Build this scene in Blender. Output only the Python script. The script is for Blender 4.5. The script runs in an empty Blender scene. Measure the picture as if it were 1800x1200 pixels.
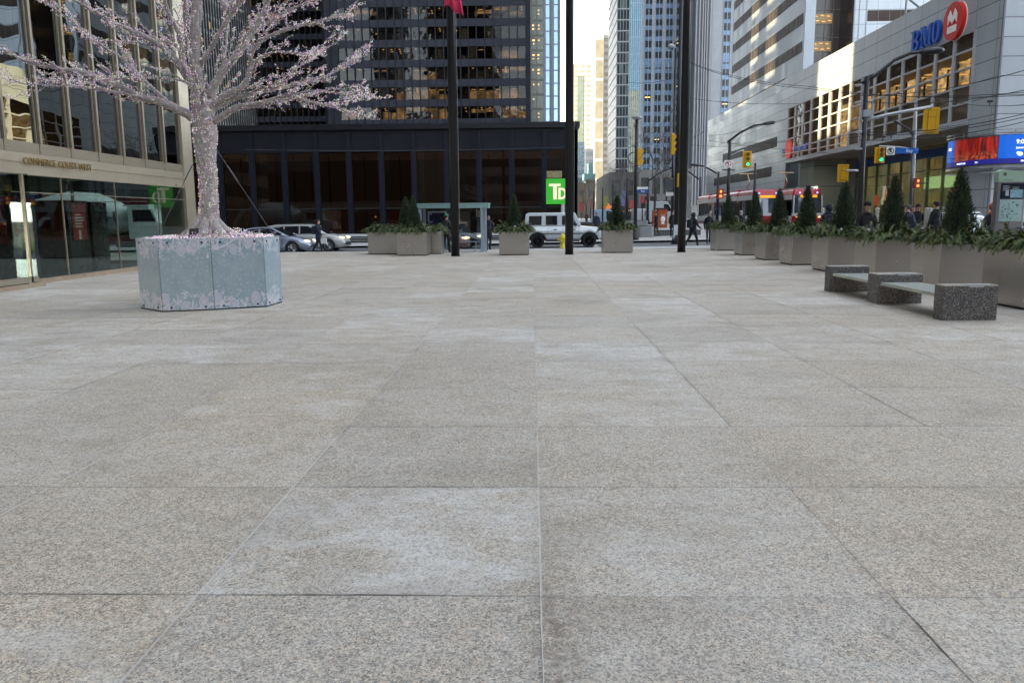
import bpy, math, random
from mathutils import Vector, Matrix, Quaternion, noise as mnoise
R = math.radians
SC = bpy.context.scene
COL = SC.collection

# ------------------------------------------------------------------ camera
H_CAM = 1.6; FPX = 1400.0; PITCH = R(8.9); YAW = R(1.52); ROLL = R(-0.5)
_fwd = Vector((-math.sin(YAW)*math.cos(PITCH), math.cos(YAW)*math.cos(PITCH), -math.sin(PITCH)))
_r0 = Vector((math.cos(YAW), math.sin(YAW), 0)); _u0 = _r0.cross(_fwd)
_rt = math.cos(ROLL)*_r0 + math.sin(ROLL)*_u0
_up = -math.sin(ROLL)*_r0 + math.cos(ROLL)*_u0
cam = bpy.data.cameras.new('camera'); cam_o = bpy.data.objects.new('camera', cam); COL.objects.link(cam_o)
cam.sensor_width = 36.0; cam.lens = 36.0*FPX/1800.0; cam.clip_start = 0.05; cam.clip_end = 4000
M = Matrix.Identity(4)
for i in range(3):
    M[i][0] = _rt[i]; M[i][1] = _up[i]; M[i][2] = -_fwd[i]
M[2][3] = H_CAM
cam_o.matrix_world = M
SC.camera = cam_o
# ------------------------------------------------------------------ sky and sun
SUN_AZ = Vector((-0.78, -0.62, 0)).normalized(); SUN_EL = R(13)
w = bpy.data.worlds.new('World'); SC.world = w; w.use_nodes = True
nt = w.node_tree; nt.nodes.clear()
out = nt.nodes.new('ShaderNodeOutputWorld'); bg = nt.nodes.new('ShaderNodeBackground')
sky = nt.nodes.new('ShaderNodeTexSky'); sky.sky_type = 'NISHITA'; sky.sun_disc = False
sky.sun_elevation = SUN_EL; sky.sun_rotation = math.atan2(SUN_AZ.x, SUN_AZ.y) % (2*math.pi)
sky.dust_density = 0.8; sky.air_density = 1.0; sky.ozone_density = 1.0; sky.altitude = 80
hs = nt.nodes.new('ShaderNodeHueSaturation'); hs.inputs['Saturation'].default_value = 0.38
nt.links.new(sky.outputs[0], hs.inputs['Color']); nt.links.new(hs.outputs[0], bg.inputs[0])
bg.inputs[1].default_value = 0.15
nt.links.new(bg.outputs[0], out.inputs[0])
sl = bpy.data.lights.new('sun', 'SUN'); sl.energy = 2.4; sl.angle = R(0.5); sl.color = (1.0, 0.80, 0.44)
so = bpy.data.objects.new('sun', sl); COL.objects.link(so)
sv = Vector((SUN_AZ.x*math.cos(SUN_EL), SUN_AZ.y*math.cos(SUN_EL), math.sin(SUN_EL)))
so.rotation_euler = sv.to_track_quat('Z', 'Y').to_euler()
SC.view_settings.view_transform = 'Standard'; SC.view_settings.look = 'None'
SC.view_settings.exposure = 3.1; SC.view_settings.gamma = 1.0

# ------------------------------------------------------------------ helpers
def gnd(px, py, z=0.0):
    d = _fwd*FPX + _rt*(px-900) - _up*(py-600)
    t = (z-H_CAM)/d.z
    return Vector((d.x*t, d.y*t, z))
def atY(px, py, Y):
    d = _fwd*FPX + _rt*(px-900) - _up*(py-600)
    t = Y/d.y
    return Vector((d.x*t, Y, H_CAM+d.z*t))
def xat(px, Y, py=381): return atY(px, py, Y).x
def clip(v, a, b): return max(a, min(b, v))
def gz(x, y):
    z = -0.15+0.010*(clip(x, -30, 12)-2)
    k = clip((x-3)/12, 0, 1)
    return z + 0.018*clip(y-50.5, 0, 40)*k

def tag(o, label=None, cat=None, group=None, kind=None):
    if label: o['label'] = label
    if cat: o['category'] = cat
    if group: o['group'] = group
    if kind: o['kind'] = kind
    return o
def thing(name, loc, label, cat, group=None, rz=0):
    o = bpy.data.objects.new(name, None); COL.objects.link(o)
    o.empty_display_size = 0.2
    o.location = loc; o.rotation_euler = (0, 0, rz)
    return tag(o, label, cat, group)
def children(o): return [c for c in bpy.data.objects if c.parent == o]
def dup(o, loc, rz, label, scale=1.0):
    kids = KIDS.get(o.name) or children(o); KIDS[o.name] = kids
    r = o.copy(); COL.objects.link(r); r.location = loc; r.rotation_euler = (0, 0, rz); r.scale = (scale,)*3
    r['label'] = label
    for ch in kids:
        c = ch.copy(); COL.objects.link(c); c.parent = r
        for g in (KIDS.get(ch.name) or []):
            d = g.copy(); COL.objects.link(d); d.parent = c
    return r
KIDS = {}

class MB:
    def __init__(s, org=(0, 0, 0)):
        s.v = []; s.f = []; s.m = []; s.org = Vector(org)
    def add(s, vs, fs, m=0):
        b = len(s.v); s.v += [tuple(v) for v in vs]
        for f in fs: s.f.append(tuple(b+i for i in f)); s.m.append(m)
        return s
    def box(s, x0, x1, y0, y1, z0, z1, m=0):
        return s.add([(x0,y0,z0),(x1,y0,z0),(x1,y1,z0),(x0,y1,z0),(x0,y0,z1),(x1,y0,z1),(x1,y1,z1),(x0,y1,z1)],
              [(0,3,2,1),(4,5,6,7),(0,1,5,4),(1,2,6,5),(2,3,7,6),(3,0,4,7)], m)
    def quad(s, a, b, c, d, m=0): return s.add([a,b,c,d], [(0,1,2,3)], m)
    def prism(s, poly, z0, z1, m=0):
        n = len(poly)
        return s.add([(x,y,z0) for x,y in poly]+[(x,y,z1) for x,y in poly],
              [tuple(range(n-1,-1,-1)), tuple(range(n,2*n))]+[(i,(i+1)%n,n+(i+1)%n,n+i) for i in range(n)], m)
    def prismf(s, poly, fn, d0, d1, m=0):
        """poly of 2-D points, fn(u,v,d) -> 3-D point"""
        n = len(poly)
        return s.add([fn(u,v,d0) for u,v in poly]+[fn(u,v,d1) for u,v in poly],
              [tuple(range(n-1,-1,-1)), tuple(range(n,2*n))]+[(i,(i+1)%n,n+(i+1)%n,n+i) for i in range(n)], m)
    def tube(s, pts, rs, n=8, m=0, cap=True):
        pts = [Vector(p) for p in pts]
        if not hasattr(rs, '__len__'): rs = [rs]*len(pts)
        rings = []; prev = None
        for i, p in enumerate(pts):
            t = (pts[min(i+1, len(pts)-1)]-pts[max(i-1, 0)]).normalized()
            if prev is None:
                a = Vector((0,0,1)) if abs(t.z) < .9 else Vector((1,0,0))
                u = t.cross(a).normalized()
            else:
                u = (prev - t*prev.dot(t)).normalized()
            prev = u; w_ = t.cross(u)
            rings.append([p+(u*math.cos(2*math.pi*k/n)+w_*math.sin(2*math.pi*k/n))*rs[i] for k in range(n)])
        vs = [v for r_ in rings for v in r_]; fs = []
        for i in range(len(pts)-1):
            for k in range(n):
                fs.append((i*n+k, i*n+(k+1)%n, (i+1)*n+(k+1)%n, (i+1)*n+k))
        if cap: fs += [tuple(range(n-1,-1,-1)), tuple((len(pts)-1)*n+k for k in range(n))]
        return s.add(vs, fs, m)
    def cyl(s, p0, p1, r0, r1=None, n=12, m=0): return s.tube([p0, p1], [r0, r0 if r1 is None else r1], n, m)
    def lathe(s, c, prof, n=16, m=0):
        c = Vector(c); vs = []; fs = []
        for r_, z in prof:
            for k in range(n): vs.append((c.x+r_*math.cos(2*math.pi*k/n), c.y+r_*math.sin(2*math.pi*k/n), c.z+z))
        for i in range(len(prof)-1):
            for k in range(n): fs.append((i*n+k, i*n+(k+1)%n, (i+1)*n+(k+1)%n, (i+1)*n+k))
        fs += [tuple(range(n-1,-1,-1)), tuple((len(prof)-1)*n+k for k in range(n))]
        return s.add(vs, fs, m)
    def ell(s, c, rx, ry, rz_, n=10, k=7, m=0):
        prof = []; c = Vector(c); vs = []; fs = []
        for i in range(k+1):
            a = math.pi*i/k
            for j in range(n):
                b = 2*math.pi*j/n
                vs.append((c.x+rx*math.sin(a)*math.cos(b), c.y+ry*math.sin(a)*math.sin(b), c.z-rz_*math.cos(a)))
        for i in range(k):
            for j in range(n): fs.append((i*n+j, i*n+(j+1)%n, (i+1)*n+(j+1)%n, (i+1)*n+j))
        return s.add(vs, fs, m)
    def octa(s, c, r, m=0):
        x, y, z = c
        return s.add([(x+r,y,z),(x-r,y,z),(x,y+r,z),(x,y-r,z),(x,y,z+r),(x,y,z-r)],
                     [(0,2,4),(2,1,4),(1,3,4),(3,0,4),(2,0,5),(1,2,5),(3,1,5),(0,3,5)], m)
    def xf(s, mat, start=0):
        for i in range(start, len(s.v)): s.v[i] = tuple(mat @ Vector(s.v[i]))
        return s
    def build(s, name, mats, parent=None, smooth=False, bevel=0, loc=None):
        me = bpy.data.meshes.new(name)
        o_ = s.org if loc is None else Vector(loc)
        me.from_pydata([(x-o_.x, y-o_.y, z-o_.z) for x,y,z in s.v], [], s.f)
        if not isinstance(mats, (list, tuple)): mats = [mats]
        for m in mats: me.materials.append(m)
        if len(mats) > 1: me.polygons.foreach_set('material_index', s.m)
        if smooth: me.polygons.foreach_set('use_smooth', [True]*len(me.polygons))
        me.update()
        o = bpy.data.objects.new(name, me); COL.objects.link(o)
        if parent: o.parent = parent
        if loc is not None: o.location = loc
        if bevel:
            b = o.modifiers.new('bevel', 'BEVEL'); b.width = bevel; b.segments = 2; b.limit_method = 'ANGLE'; b.angle_limit = R(40)
        return o

# ------------------------------------------------------------------ material kit
def new_mat(name):
    m = bpy.data.materials.new(name); m.use_nodes = True
    nt = m.node_tree; p = nt.nodes['Principled BSDF']
    return m, nt, p
class NT:
    def __init__(s, nt): s.nt = nt
    def node(s, t, **kw):
        n = s.nt.nodes.new(t)
        for k, v in kw.items(): setattr(n, k, v)
        return n
    def lk(s, a, b): s.nt.links.new(a, b)
    def put(s, sock, v):
        if hasattr(v, 'is_output'): s.lk(v, sock)
        else: sock.default_value = v
    def m(s, op, a, b=0.0, c=0.0):
        n = s.node('ShaderNodeMath', operation=op)
        s.put(n.inputs[0], a); s.put(n.inputs[1], b); s.put(n.inputs[2], c)
        return n.outputs[0]
    def mix(s, f, a, b, bt='MIX'):
        n = s.node('ShaderNodeMix', data_type='RGBA', blend_type=bt)
        s.put(n.inputs[0], f)
        for sock, v in ((n.inputs[6], a), (n.inputs[7], b)):
            if hasattr(v, 'is_output'): s.lk(v, sock)
            else: sock.default_value = (v[0], v[1], v[2], 1)
        return n.outputs[2]
    def obj(s): return s.node('ShaderNodeTexCoord').outputs['Object']
    def map(s, vec, scale=(1,1,1), loc=(0,0,0), rot=(0,0,0)):
        n = s.node('ShaderNodeMapping'); s.lk(vec, n.inputs[0])
        n.inputs['Scale'].default_value = scale; n.inputs['Location'].default_value = loc; n.inputs['Rotation'].default_value = rot
        return n.outputs[0]
    def noise(s, vec, scale, detail=3, rough=.5, dist=0.0):
        n = s.node('ShaderNodeTexNoise'); s.lk(vec, n.inputs['Vector'])
        n.inputs['Scale'].default_value = scale; n.inputs['Detail'].default_value = detail
        n.inputs['Roughness'].default_value = rough; n.inputs['Distortion'].default_value = dist
        return n.outputs['Fac']
    def ramp(s, f, a, b, va=0.0, vb=1.0):
        n = s.node('ShaderNodeMapRange'); s.put(n.inputs[0], f)
        n.inputs[1].default_value = a; n.inputs[2].default_value = b; n.inputs[3].default_value = va; n.inputs[4].default_value = vb
        return n.outputs[0]
    def sep(s, vec):
        n = s.node('ShaderNodeSeparateXYZ'); s.lk(vec, n.inputs[0]); return n.outputs
    def comb(s, x, y, z=0.0):
        n = s.node('ShaderNodeCombineXYZ'); s.put(n.inputs[0], x); s.put(n.inputs[1], y); s.put(n.inputs[2], z); return n.outputs[0]
    def white(s, vec):
        n = s.node('ShaderNodeTexWhiteNoise', noise_dimensions='3D'); s.lk(vec, n.inputs['Vector']); return n.outputs
    def bump(s, h, strength=.3, dist=.01):
        n = s.node('ShaderNodeBump'); s.lk(h, n.inputs['Height']); n.inputs['Strength'].default_value = strength; n.inputs['Distance'].default_value = dist
        return n.outputs[0]
    def line(s, c, period, width, off=0.0):
        """1 on a line of this width every period"""
        a = s.m('ADD', c, -off+period*1000)
        a = s.m('MODULO', a, period)
        return s.m('LESS_THAN', a, width)
_MC = {}
def P(name, col, rough=.6, metal=0.0, var=.12, scale=4.0, bump=0.0, spec=.5, emit=None, es=0.0, stretch=(1,1,1), coat=0.0, bs=None):
    if name in _MC: return _MC[name]
    m, nt, p = new_mat(name); N = NT(nt)
    c = N.obj()
    if var > 0:
        c2 = N.map(c, stretch)
        f = N.noise(c2, scale, 5, .6)
        k = N.ramp(f, .25, .75, 1-var, 1+var)
        col_ = N.mix(1.0, col, N.comb(k, k, k), 'MULTIPLY'); N.lk(col_, p.inputs['Base Color'])
        if bump:
            N.lk(N.bump(N.noise(c2, bs or scale*8, 4, .6), bump, .01), p.inputs['Normal'])
        N.lk(N.ramp(N.noise(c2, scale*2.3, 3), .3, .7, max(.02, rough*.85), min(1, rough*1.15)), p.inputs['Roughness'])
    else:
        p.inputs['Base Color'].default_value = (*col, 1); p.inputs['Roughness'].default_value = rough
    p.inputs['Metallic'].default_value = metal
    p.inputs['Specular IOR Level'].default_value = spec
    p.inputs['Coat Weight'].default_value = coat; p.inputs['Coat Roughness'].default_value = .06
    if emit:
        p.inputs['Emission Color'].default_value = (*emit, 1); p.inputs['Emission Strength'].default_value = es
        if es < 6: m.cycles.emission_sampling = 'NONE'
    _MC[name] = m; return m
def glass(name, tint=(.5,.55,.55), refl=.12, refl_tint=(1,1,1), rough=.01, wob=.0, wscale=.5, edge=.75):
    """thin window glass: see-through, mirror-like at a slant, slightly wavy"""
    if name in _MC: return _MC[name]
    m, nt, p = new_mat(name); N = NT(nt); nt.nodes.remove(p)
    o = nt.nodes['Material Output']
    tr = N.node('ShaderNodeBsdfTransparent'); tr.inputs[0].default_value = (*tint, 1)
    gl = N.node('ShaderNodeBsdfGlossy'); gl.inputs[0].default_value = (*refl_tint, 1); gl.inputs['Roughness'].default_value = rough
    lw = N.node('ShaderNodeLayerWeight'); lw.inputs[0].default_value = .5
    f = N.m('POWER', lw.outputs['Facing'], 3.0)
    f = N.m('MULTIPLY_ADD', f, edge, refl)
    if wob:
        c = N.obj(); b = N.bump(N.noise(c, wscale, 2, .4, .2), wob, .1)
        N.lk(b, gl.inputs['Normal'])
    mx = N.node('ShaderNodeMixShader'); N.lk(f, mx.inputs[0]); N.lk(tr.outputs[0], mx.inputs[1]); N.lk(gl.outputs[0], mx.inputs[2])
    N.lk(mx.outputs[0], o.inputs[0])
    _MC[name] = m; return m
def E_(name, col, s):
    return P(name, col, .5, 0, 0, emit=col, es=s)

def text_mesh(body, size, name, mat, parent=None, mw=None, extr=0.01, spacing=1.0, bold=0.0, align='LEFT', label=None, xs=1.0):
    cu = bpy.data.curves.new('t', 'FONT'); cu.body = body; cu.size = size; cu.extrude = extr; cu.offset = bold
    cu.space_character = spacing; cu.align_x = align; cu.resolution_u = 3
    to = bpy.data.objects.new('t', cu); COL.objects.link(to)
    dg = bpy.context.evaluated_depsgraph_get()
    me = bpy.data.meshes.new_from_object(to.evaluated_get(dg))
    me.name = name
    bpy.data.objects.remove(to); bpy.data.curves.remove(cu)
    if xs != 1.0:
        for v in me.vertices: v.co.x *= xs
    me.materials.clear(); me.materials.append(mat)
    o = bpy.data.objects.new(name, me); COL.objects.link(o)
    if parent: o.parent = parent
    if mw is not None: o.matrix_local = mw
    return o
def frame(origin, xd, zd=(0,0,1)):
    """matrix for text lying in the plane of xd (reading direction) and zd (up)"""
    x = Vector(xd).normalized(); y = Vector(zd).normalized(); z = x.cross(y)
    m = Matrix.Identity(4)
    for i in range(3): m[i][0] = x[i]; m[i][1] = y[i]; m[i][2] = z[i]; m[i][3] = origin[i]
    return m
# ------------------------------------------------------------------ ground materials
GX0, GSX, GY0, GSY = 0.030, 1.4814, 3.195, 1.3846
def mat_granite():
    m, nt, p = new_mat('granite_paving'); N = NT(nt)
    c = N.obj(); s = N.sep(c)
    wob = N.m('MULTIPLY', N.m('SUBTRACT', N.noise(c, 2.2, 3), .5), .012)
    u = N.m('DIVIDE', N.m('ADD', N.m('ADD', s[0], wob), -GX0), GSX); v = N.m('DIVIDE', N.m('ADD', N.m('ADD', s[1], wob), -GY0), GSY)
    iu = N.m('FLOOR', u); iv = N.m('FLOOR', v)
    fu = N.m('SUBTRACT', u, iu); fv = N.m('SUBTRACT', v, iv)
    wn = N.white(N.comb(iu, iv, 3.0)); r1 = wn[0]
    wn2 = N.white(N.comb(iu, iv, 9.0)); r2 = wn2[0]
    # per-slab tone: warm tan to cool grey, small value change
    tone = N.mix(N.ramp(r1, .0, 1.0), (.465, .395, .31), (.425, .38, .325))
    tone = N.mix(N.ramp(r2, 0, 1, 0, .35), tone, (.52, .45, .355))
    # crystals: every grain of the granite has its own mineral tone, at two grain sizes
    c2 = N.map(c, (1, 1, 1)); n1 = N.noise(c2, 38, 5, .8)
    def grains(scale, seed):
        v = N.node('ShaderNodeTexVoronoi', feature='F1'); N.lk(N.map(c, (1, 1, 1), (seed, 0, 0)), v.inputs['Vector']); v.inputs['Scale'].default_value = scale
        return N.white(v.outputs['Position'])
    ga = grains(92, 0.0); gb = grains(190, 5.0); gc = grains(34, 2.0)
    k = N.ramp(N.m('POWER', ga[0], .8), 0, 1, .58, 1.34); tone = N.mix(1.0, tone, N.comb(k, k, k), 'MULTIPLY')
    k = N.ramp(gb[0], 0, 1, .62, 1.36); tone = N.mix(1.0, tone, N.comb(k, k, k), 'MULTIPLY')
    k = N.ramp(gc[0], 0, 1, .90, 1.10); tone = N.mix(1.0, tone, N.comb(k, k, k), 'MULTIPLY')
    tone = N.mix(N.m('MULTIPLY', N.m('GREATER_THAN', ga[0], .86), .55), tone, (.52, .37, .25))
    tone = N.mix(N.m('MULTIPLY', N.m('LESS_THAN', gb[0], .13), .62), tone, (.075, .075, .08))
    # salt bloom: whitish-blue, patchy, streaky
    va = N.node('ShaderNodeVectorMath', operation='MULTIPLY_ADD'); N.lk(wn[1], va.inputs[0]); va.inputs[1].default_value = (23, 31, 0); N.lk(c, va.inputs[2]); cs = va.outputs[0]
    a0 = N.noise(N.map(c, (1, 1.5, 1)), 2.0, 7, .72, .6); a = N.m('ADD', N.m('MULTIPLY', a0, .45), N.m('MULTIPLY', N.noise(N.map(cs, (1, 1.5, 1)), 2.0, 7, .72, .6), .58)); b = N.noise(N.map(c, (1, 1, 1), (11, 5, 0)), .28, 2)
    g = N.noise(N.map(c, (1.0, 2.2, 1)), 9, 5, .7)
    salt = N.m('MULTIPLY', N.ramp(N.m('ADD', a, N.m('MULTIPLY', b, .35)), .60, .80), N.ramp(g, .3, .62, .25, 1))
    salt = N.m('MULTIPLY', salt, N.ramp(ga[0], .0, .6, .45, 1)); salt = N.m('MULTIPLY', salt, N.ramp(r2, .2, .9, .45, 1.3)); tone = N.mix(N.m('MULTIPLY', salt, .82), tone, (.66, .64, .615))
    # broad dirt patches
    d = N.noise(N.map(cs, (1, 1.3, 1), (31, 17, 0)), .75, 5, .6)
    tone = N.mix(N.ramp(d, .50, .72, 0, .42), tone, (.21, .175, .135))
    sx0 = N.m('ABSOLUTE', N.m('SUBTRACT', s[0], GX0+.05)); stn = N.m('MULTIPLY', N.ramp(sx0, .16, .0), N.m('MULTIPLY', N.ramp(s[1], 3.9, 3.0), N.ramp(N.noise(c, 14, 5, .75), .36, .62)))
    tone = N.mix(N.m('MULTIPLY', stn, .75), tone, (.135, .098, .068))
    # small black gum dots and pits
    vor = N.node('ShaderNodeTexVoronoi', feature='F1'); N.lk(N.map(c, (1, 1, 1)), vor.inputs['Vector']); vor.inputs['Scale'].default_value = 6.5
    wv = N.white(vor.outputs['Position'])[0]
    dot = N.m('MULTIPLY', N.m('LESS_THAN', vor.outputs['Distance'], N.m('MULTIPLY', wv, .036)), N.m('GREATER_THAN', wv, .66))
    tone = N.mix(N.m('MULTIPLY', dot, .75), tone, (.03, .03, .035))
    # joints: each joint line has its own width, darkness or salt fill
    def joint(fr, fid, other, seed, size):
        e = N.m('MINIMUM', fr, N.m('SUBTRACT', 1.0, fr))
        e = N.m('MULTIPLY', e, size)
        lid = N.m('FLOOR', N.m('ADD', fid, N.m('ADD', fr, .5) if hasattr(fr, 'is_output') else .5))
        rr = N.white(N.comb(lid, other, seed))[0]
        rl = N.white(N.comb(lid, 0.0, seed+5))[0]
        wj = N.ramp(rr, 0, 1, .0022, .0055)
        core = N.m('LESS_THAN', e, wj)
        vis = N.ramp(N.m('ADD', N.m('MULTIPLY', rr, .6), N.noise(N.map(c, (1, 1, 1), (seed, 0, 0)), 1.7, 3)),   .50, .95, .12, .70)
        soft = N.m('SUBTRACT', 1.0, N.ramp(e, 0, .05))
        return core, vis, rl, soft, rr
    cx, vx, lx, sx_, rx = joint(fu, iu, iv, 21.0, GSX)
    cy, vy, ly, sy_, ry = joint(fv, iv, iu, 47.0, GSY)
    g2 = N.ramp(N.noise(c, 3.0, 4), .42, .7)
    st = N.m('MULTIPLY', N.m('MULTIPLY', sx_, g2), N.m('GREATER_THAN', rx, .45))
    tone = N.mix(N.m('MULTIPLY', st, .5), tone, (.22, .165, .115))
    st = N.m('MULTIPLY', N.m('MULTIPLY', sy_, g2), .22)
    tone = N.mix(st, tone, (.16, .145, .13))
    # long joints running away are often filled with pale salt, cross joints are dark
    fillx = N.m('GREATER_THAN', N.m('ADD', lx, N.m('MULTIPLY', rx, .35)), .62)
    colx = N.mix(fillx, (.075, .07, .065), (.58, .57, .55))
    tone = N.mix(N.m('MULTIPLY', cx, N.m('MULTIPLY', vx, .9)), tone, colx)
    tone = N.mix(N.m('MULTIPLY', cy, N.m('MULTIPLY', vy, .95)), tone, (.085, .078, .072))
    N.lk(tone, p.inputs['Base Color'])
    N.lk(N.ramp(n1, .3, .7, .55, .8), p.inputs['Roughness']); p.inputs['Specular IOR Level'].default_value = .42
    jj = N.m('MAXIMUM', cx, cy)
    h = N.m('SUBTRACT', N.m('MULTIPLY', ga[0], .35), N.m('MULTIPLY', jj, 1.2))
    N.lk(N.bump(h, .25, .003), p.inputs['Normal'])
    return m
def mat_asphalt():
    m, nt, p = new_mat('asphalt'); N = NT(nt); c = N.obj()
    n = N.noise(c, .35, 5, .6); n1 = N.noise(c, 60, 3, .7)
    t = N.mix(N.ramp(n, .35, .65), (.085, .085, .09), (.15, .148, .15))
    k = N.ramp(n1, .3, .7, .75, 1.25); t = N.mix(1.0, t, N.comb(k, k, k), 'MULTIPLY')
    sx = N.sep(c)
    tr = N.noise(N.map(c, (3.0, .05, 1)), 1.0, 3); t = N.mix(N.ramp(tr, .5, .7, 0, .4), t, (.2, .2, .205))
    N.lk(t, p.inputs['Base Color']); p.inputs['Roughness'].default_value = .75
    N.lk(N.bump(n1, .4, .006), p.inputs['Normal'])
    return m
def mat_concrete_walk():
    m, nt, p = new_mat('concrete_walk'); N = NT(nt); c = N.obj(); s = N.sep(c)
    n = N.noise(c, .6, 5, .6); n1 = N.noise(c, 45, 3, .7)
    t = N.mix(N.ramp(n, .3, .7), (.36, .345, .33), (.50, .49, .48))
    k = N.ramp(n1, .3, .7, .88, 1.12); t = N.mix(1.0, t, N.comb(k, k, k), 'MULTIPLY')
    j = N.m('MAXIMUM', N.line(s[0], 1.5, .02), N.line(s[1], 1.5, .02))
    t = N.mix(N.m('MULTIPLY', j, .6), t, (.12, .115, .11))
    N.lk(t, p.inputs['Base Color']); p.inputs['Roughness'].default_value = .8
    return m
def sheet(name, xs, ys, dz, mat, skirt=0.3):
    b = MB(); nx = len(xs); ny = len(ys)
    vs = [(x, y, gz(x, y)+dz) for y in ys for x in xs]
    fs = [(j*nx+i, j*nx+i+1, (j+1)*nx+i+1, (j+1)*nx+i) for j in range(ny-1) for i in range(nx-1)]
    b.add(vs, fs)
    if skirt:
        ring = [(i, 0) for i in range(nx)]+[(nx-1, j) for j in range(1, ny)]+[(i, ny-1) for i in range(nx-2, -1, -1)]+[(0, j) for j in range(ny-2, 0, -1)]
        top = [(xs[i], ys[j], gz(xs[i], ys[j])+dz) for i, j in ring]; n = len(top)
        b.add(top+[(x, y, z-skirt) for x, y, z in top], [(k, n+k, n+(k+1) % n, (k+1) % n) for k in range(n)])
    return tag(b.build(name, mat), kind='structure')
M_GRAN = mat_granite(); M_ASPH = mat_asphalt(); M_WALK = mat_concrete_walk()
b = MB(); b.box(-70, 11.4, -70, 38.4, -.9, 0.0)
tag(b.build('plaza', M_GRAN), kind='structure')
b = MB(); b.quad((-2500, -2500, -.95), (2500, -2500, -.95), (2500, 3000, -.95), (-2500, 3000, -.95))
tag(b.build('ground', M_ASPH), kind='structure')
XS = [-200, -60, -30, -20, -10, 0, 3, 6, 9, 12, 14.0]
XR = [14.0, 16, 18, 20, 22, 24, 26, 28.0]
YF = [50.5, 60, 70, 80, 90.5, 130, 200, 400, 800]
sheet('bay_street_road', XS+XR[1:]+[40, 200], [41.4, 45, 50.5], 0.0, M_ASPH, 0)
sheet('king_street_road', XR, [-70, 0, 20, 41.4], 0.0, M_ASPH, 0)
sheet('king_street_road', [17.5, 20, 22, 24, 26, 28.0], YF, 0.0, M_ASPH, 0)
sheet('pavement', XS, [38.404, 41.4], .13, M_WALK, .25)
sheet('pavement', [11.404, 14.0], [-70, 0, 38.4], .13, M_WALK, .25)
sheet('pavement', [-200, -60, -30, -20, -10, 0, 3, 6, 9, 12, 15, 17.5], YF, .13, M_WALK, .25)
sheet('pavement', [28.0, 34, 40, 200], YF, .13, M_WALK, .25)
sheet('pavement', [28.0, 34, 40, 200], [-70, 0, 20, 41.4], .13, M_WALK, .25)
# worn joints of the paving, each its own run of grit or pale salt
def joint_runs(name, runs, mat, dz):
    b = MB(); rj = random.Random(17)
    for (c0, r0, c1, r1, wd) in runs:
        p = Vector((GX0+c0*GSX, GY0+r0*GSY, 0)); q = Vector((GX0+c1*GSX, GY0+r1*GSY, 0)); L_ = (q-p).length; d = (q-p)/L_; n_ = Vector((-d.y, d.x, 0)); k = max(4, int(L_/.035)); P0 = []
        for i in range(k+1):
            t = i/k; e = min(1, min(t, 1-t)*L_/.35+.12)*(.65+.35*math.sin(t*L_*2.3+c0+r0)); w1 = wd*.52*rj.uniform(.2, 1.3)*e; w2 = wd*.52*rj.uniform(.2, 1.3)*e; o_ = math.sin(t*L_*5+c0)*.0015
            m_ = p+d*(t*L_)+n_*o_; P0 += [tuple(m_-n_*w1+Vector((0, 0, dz))), tuple(m_+n_*w2+Vector((0, 0, dz)))]
        b.add(P0, [(2*i, 2*i+2, 2*i+3, 2*i+1) for i in range(k)])
    return tag(b.build(name, mat), kind='structure')
JD = [(1, -.5, 1, .0, .006), (1, -1.2, 1, -.5, .0075), (2, 2, 2, 3, .0055), (2, 2.1, 2, 2.55, .009), (3, 3, 3, 4, .006), (1.1, 3, 4.2, 3, .0035), (2, 2, 4, 2, .004), (-1, 2, 0, 2, .005), (-.95, 1, .25, 1, .006), (-1, 0, -.25, 0, .007), (-2.3, 0, -1, 0, .0035), (.02, 5, .7, 5, .005), (2, 5, 2, 6, .006), (3, 5, 3, 5.8, .005), (1, 6, 1, 6.6, .004),
      (-3.4, 1, -1.9, 1, .005), (-.4, 4, 0, 4, .003), (-4.6, 3, -3.0, 3, .003), (1, 1.0, 2.1, 1.0, .0025), (-6.2, 6.2, -4.7, 6.2, .004), (-5.0, 6, -5.0, 8.2, .009), (0, 5, 0, 7, .004), (1.3, 6, 2.0, 6, .004), (4, 4.0, 4, 5.5, .004), (-3.1, 5, -1.2, 5, .0035), (4, 3, 4, 3.6, .005)]
rj0 = random.Random(4)
for r_ in range(7, 24):
    for c_ in range(-6, 7):
        if rj0.random() < .42: a0 = c_+rj0.random()*.3; JD.append((a0, r_, a0+rj0.uniform(.6, 1.6), r_, .011+.0012*r_))
JP = [(-1, -1.2, -1, 1.0, .0045), (-1, 1.1, -1, 2.6, .004), (-1, 3.2, -1, 3.9, .005), (-1, 5.4, -1, 7.6, .005), (0, -1.2, 0, 1.0, .006), (0, 4.0, 0, 5.0, .006), (-2, -.2, -2, 1.6, .003), (-2, 2.6, -2, 3.4, .005), (0, 0, 2.2, 0, .0025), (-1, 8.5, -1, 11, .006), (0, 8, 0, 12, .005), (2, 3.4, 2, 4.2, .003), (1, 9, 1, 11, .006)]
M_JD = P('joint_grit', (.075, .068, .062), .9, var=.5, scale=30); M_JP = P('joint_salt', (.58, .56, .53), .9, var=.25, scale=25)
joint_runs('dark_paving_joints', JD, M_JD, .0040); joint_runs('pale_paving_joints', JP, M_JP, .0055)
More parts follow.
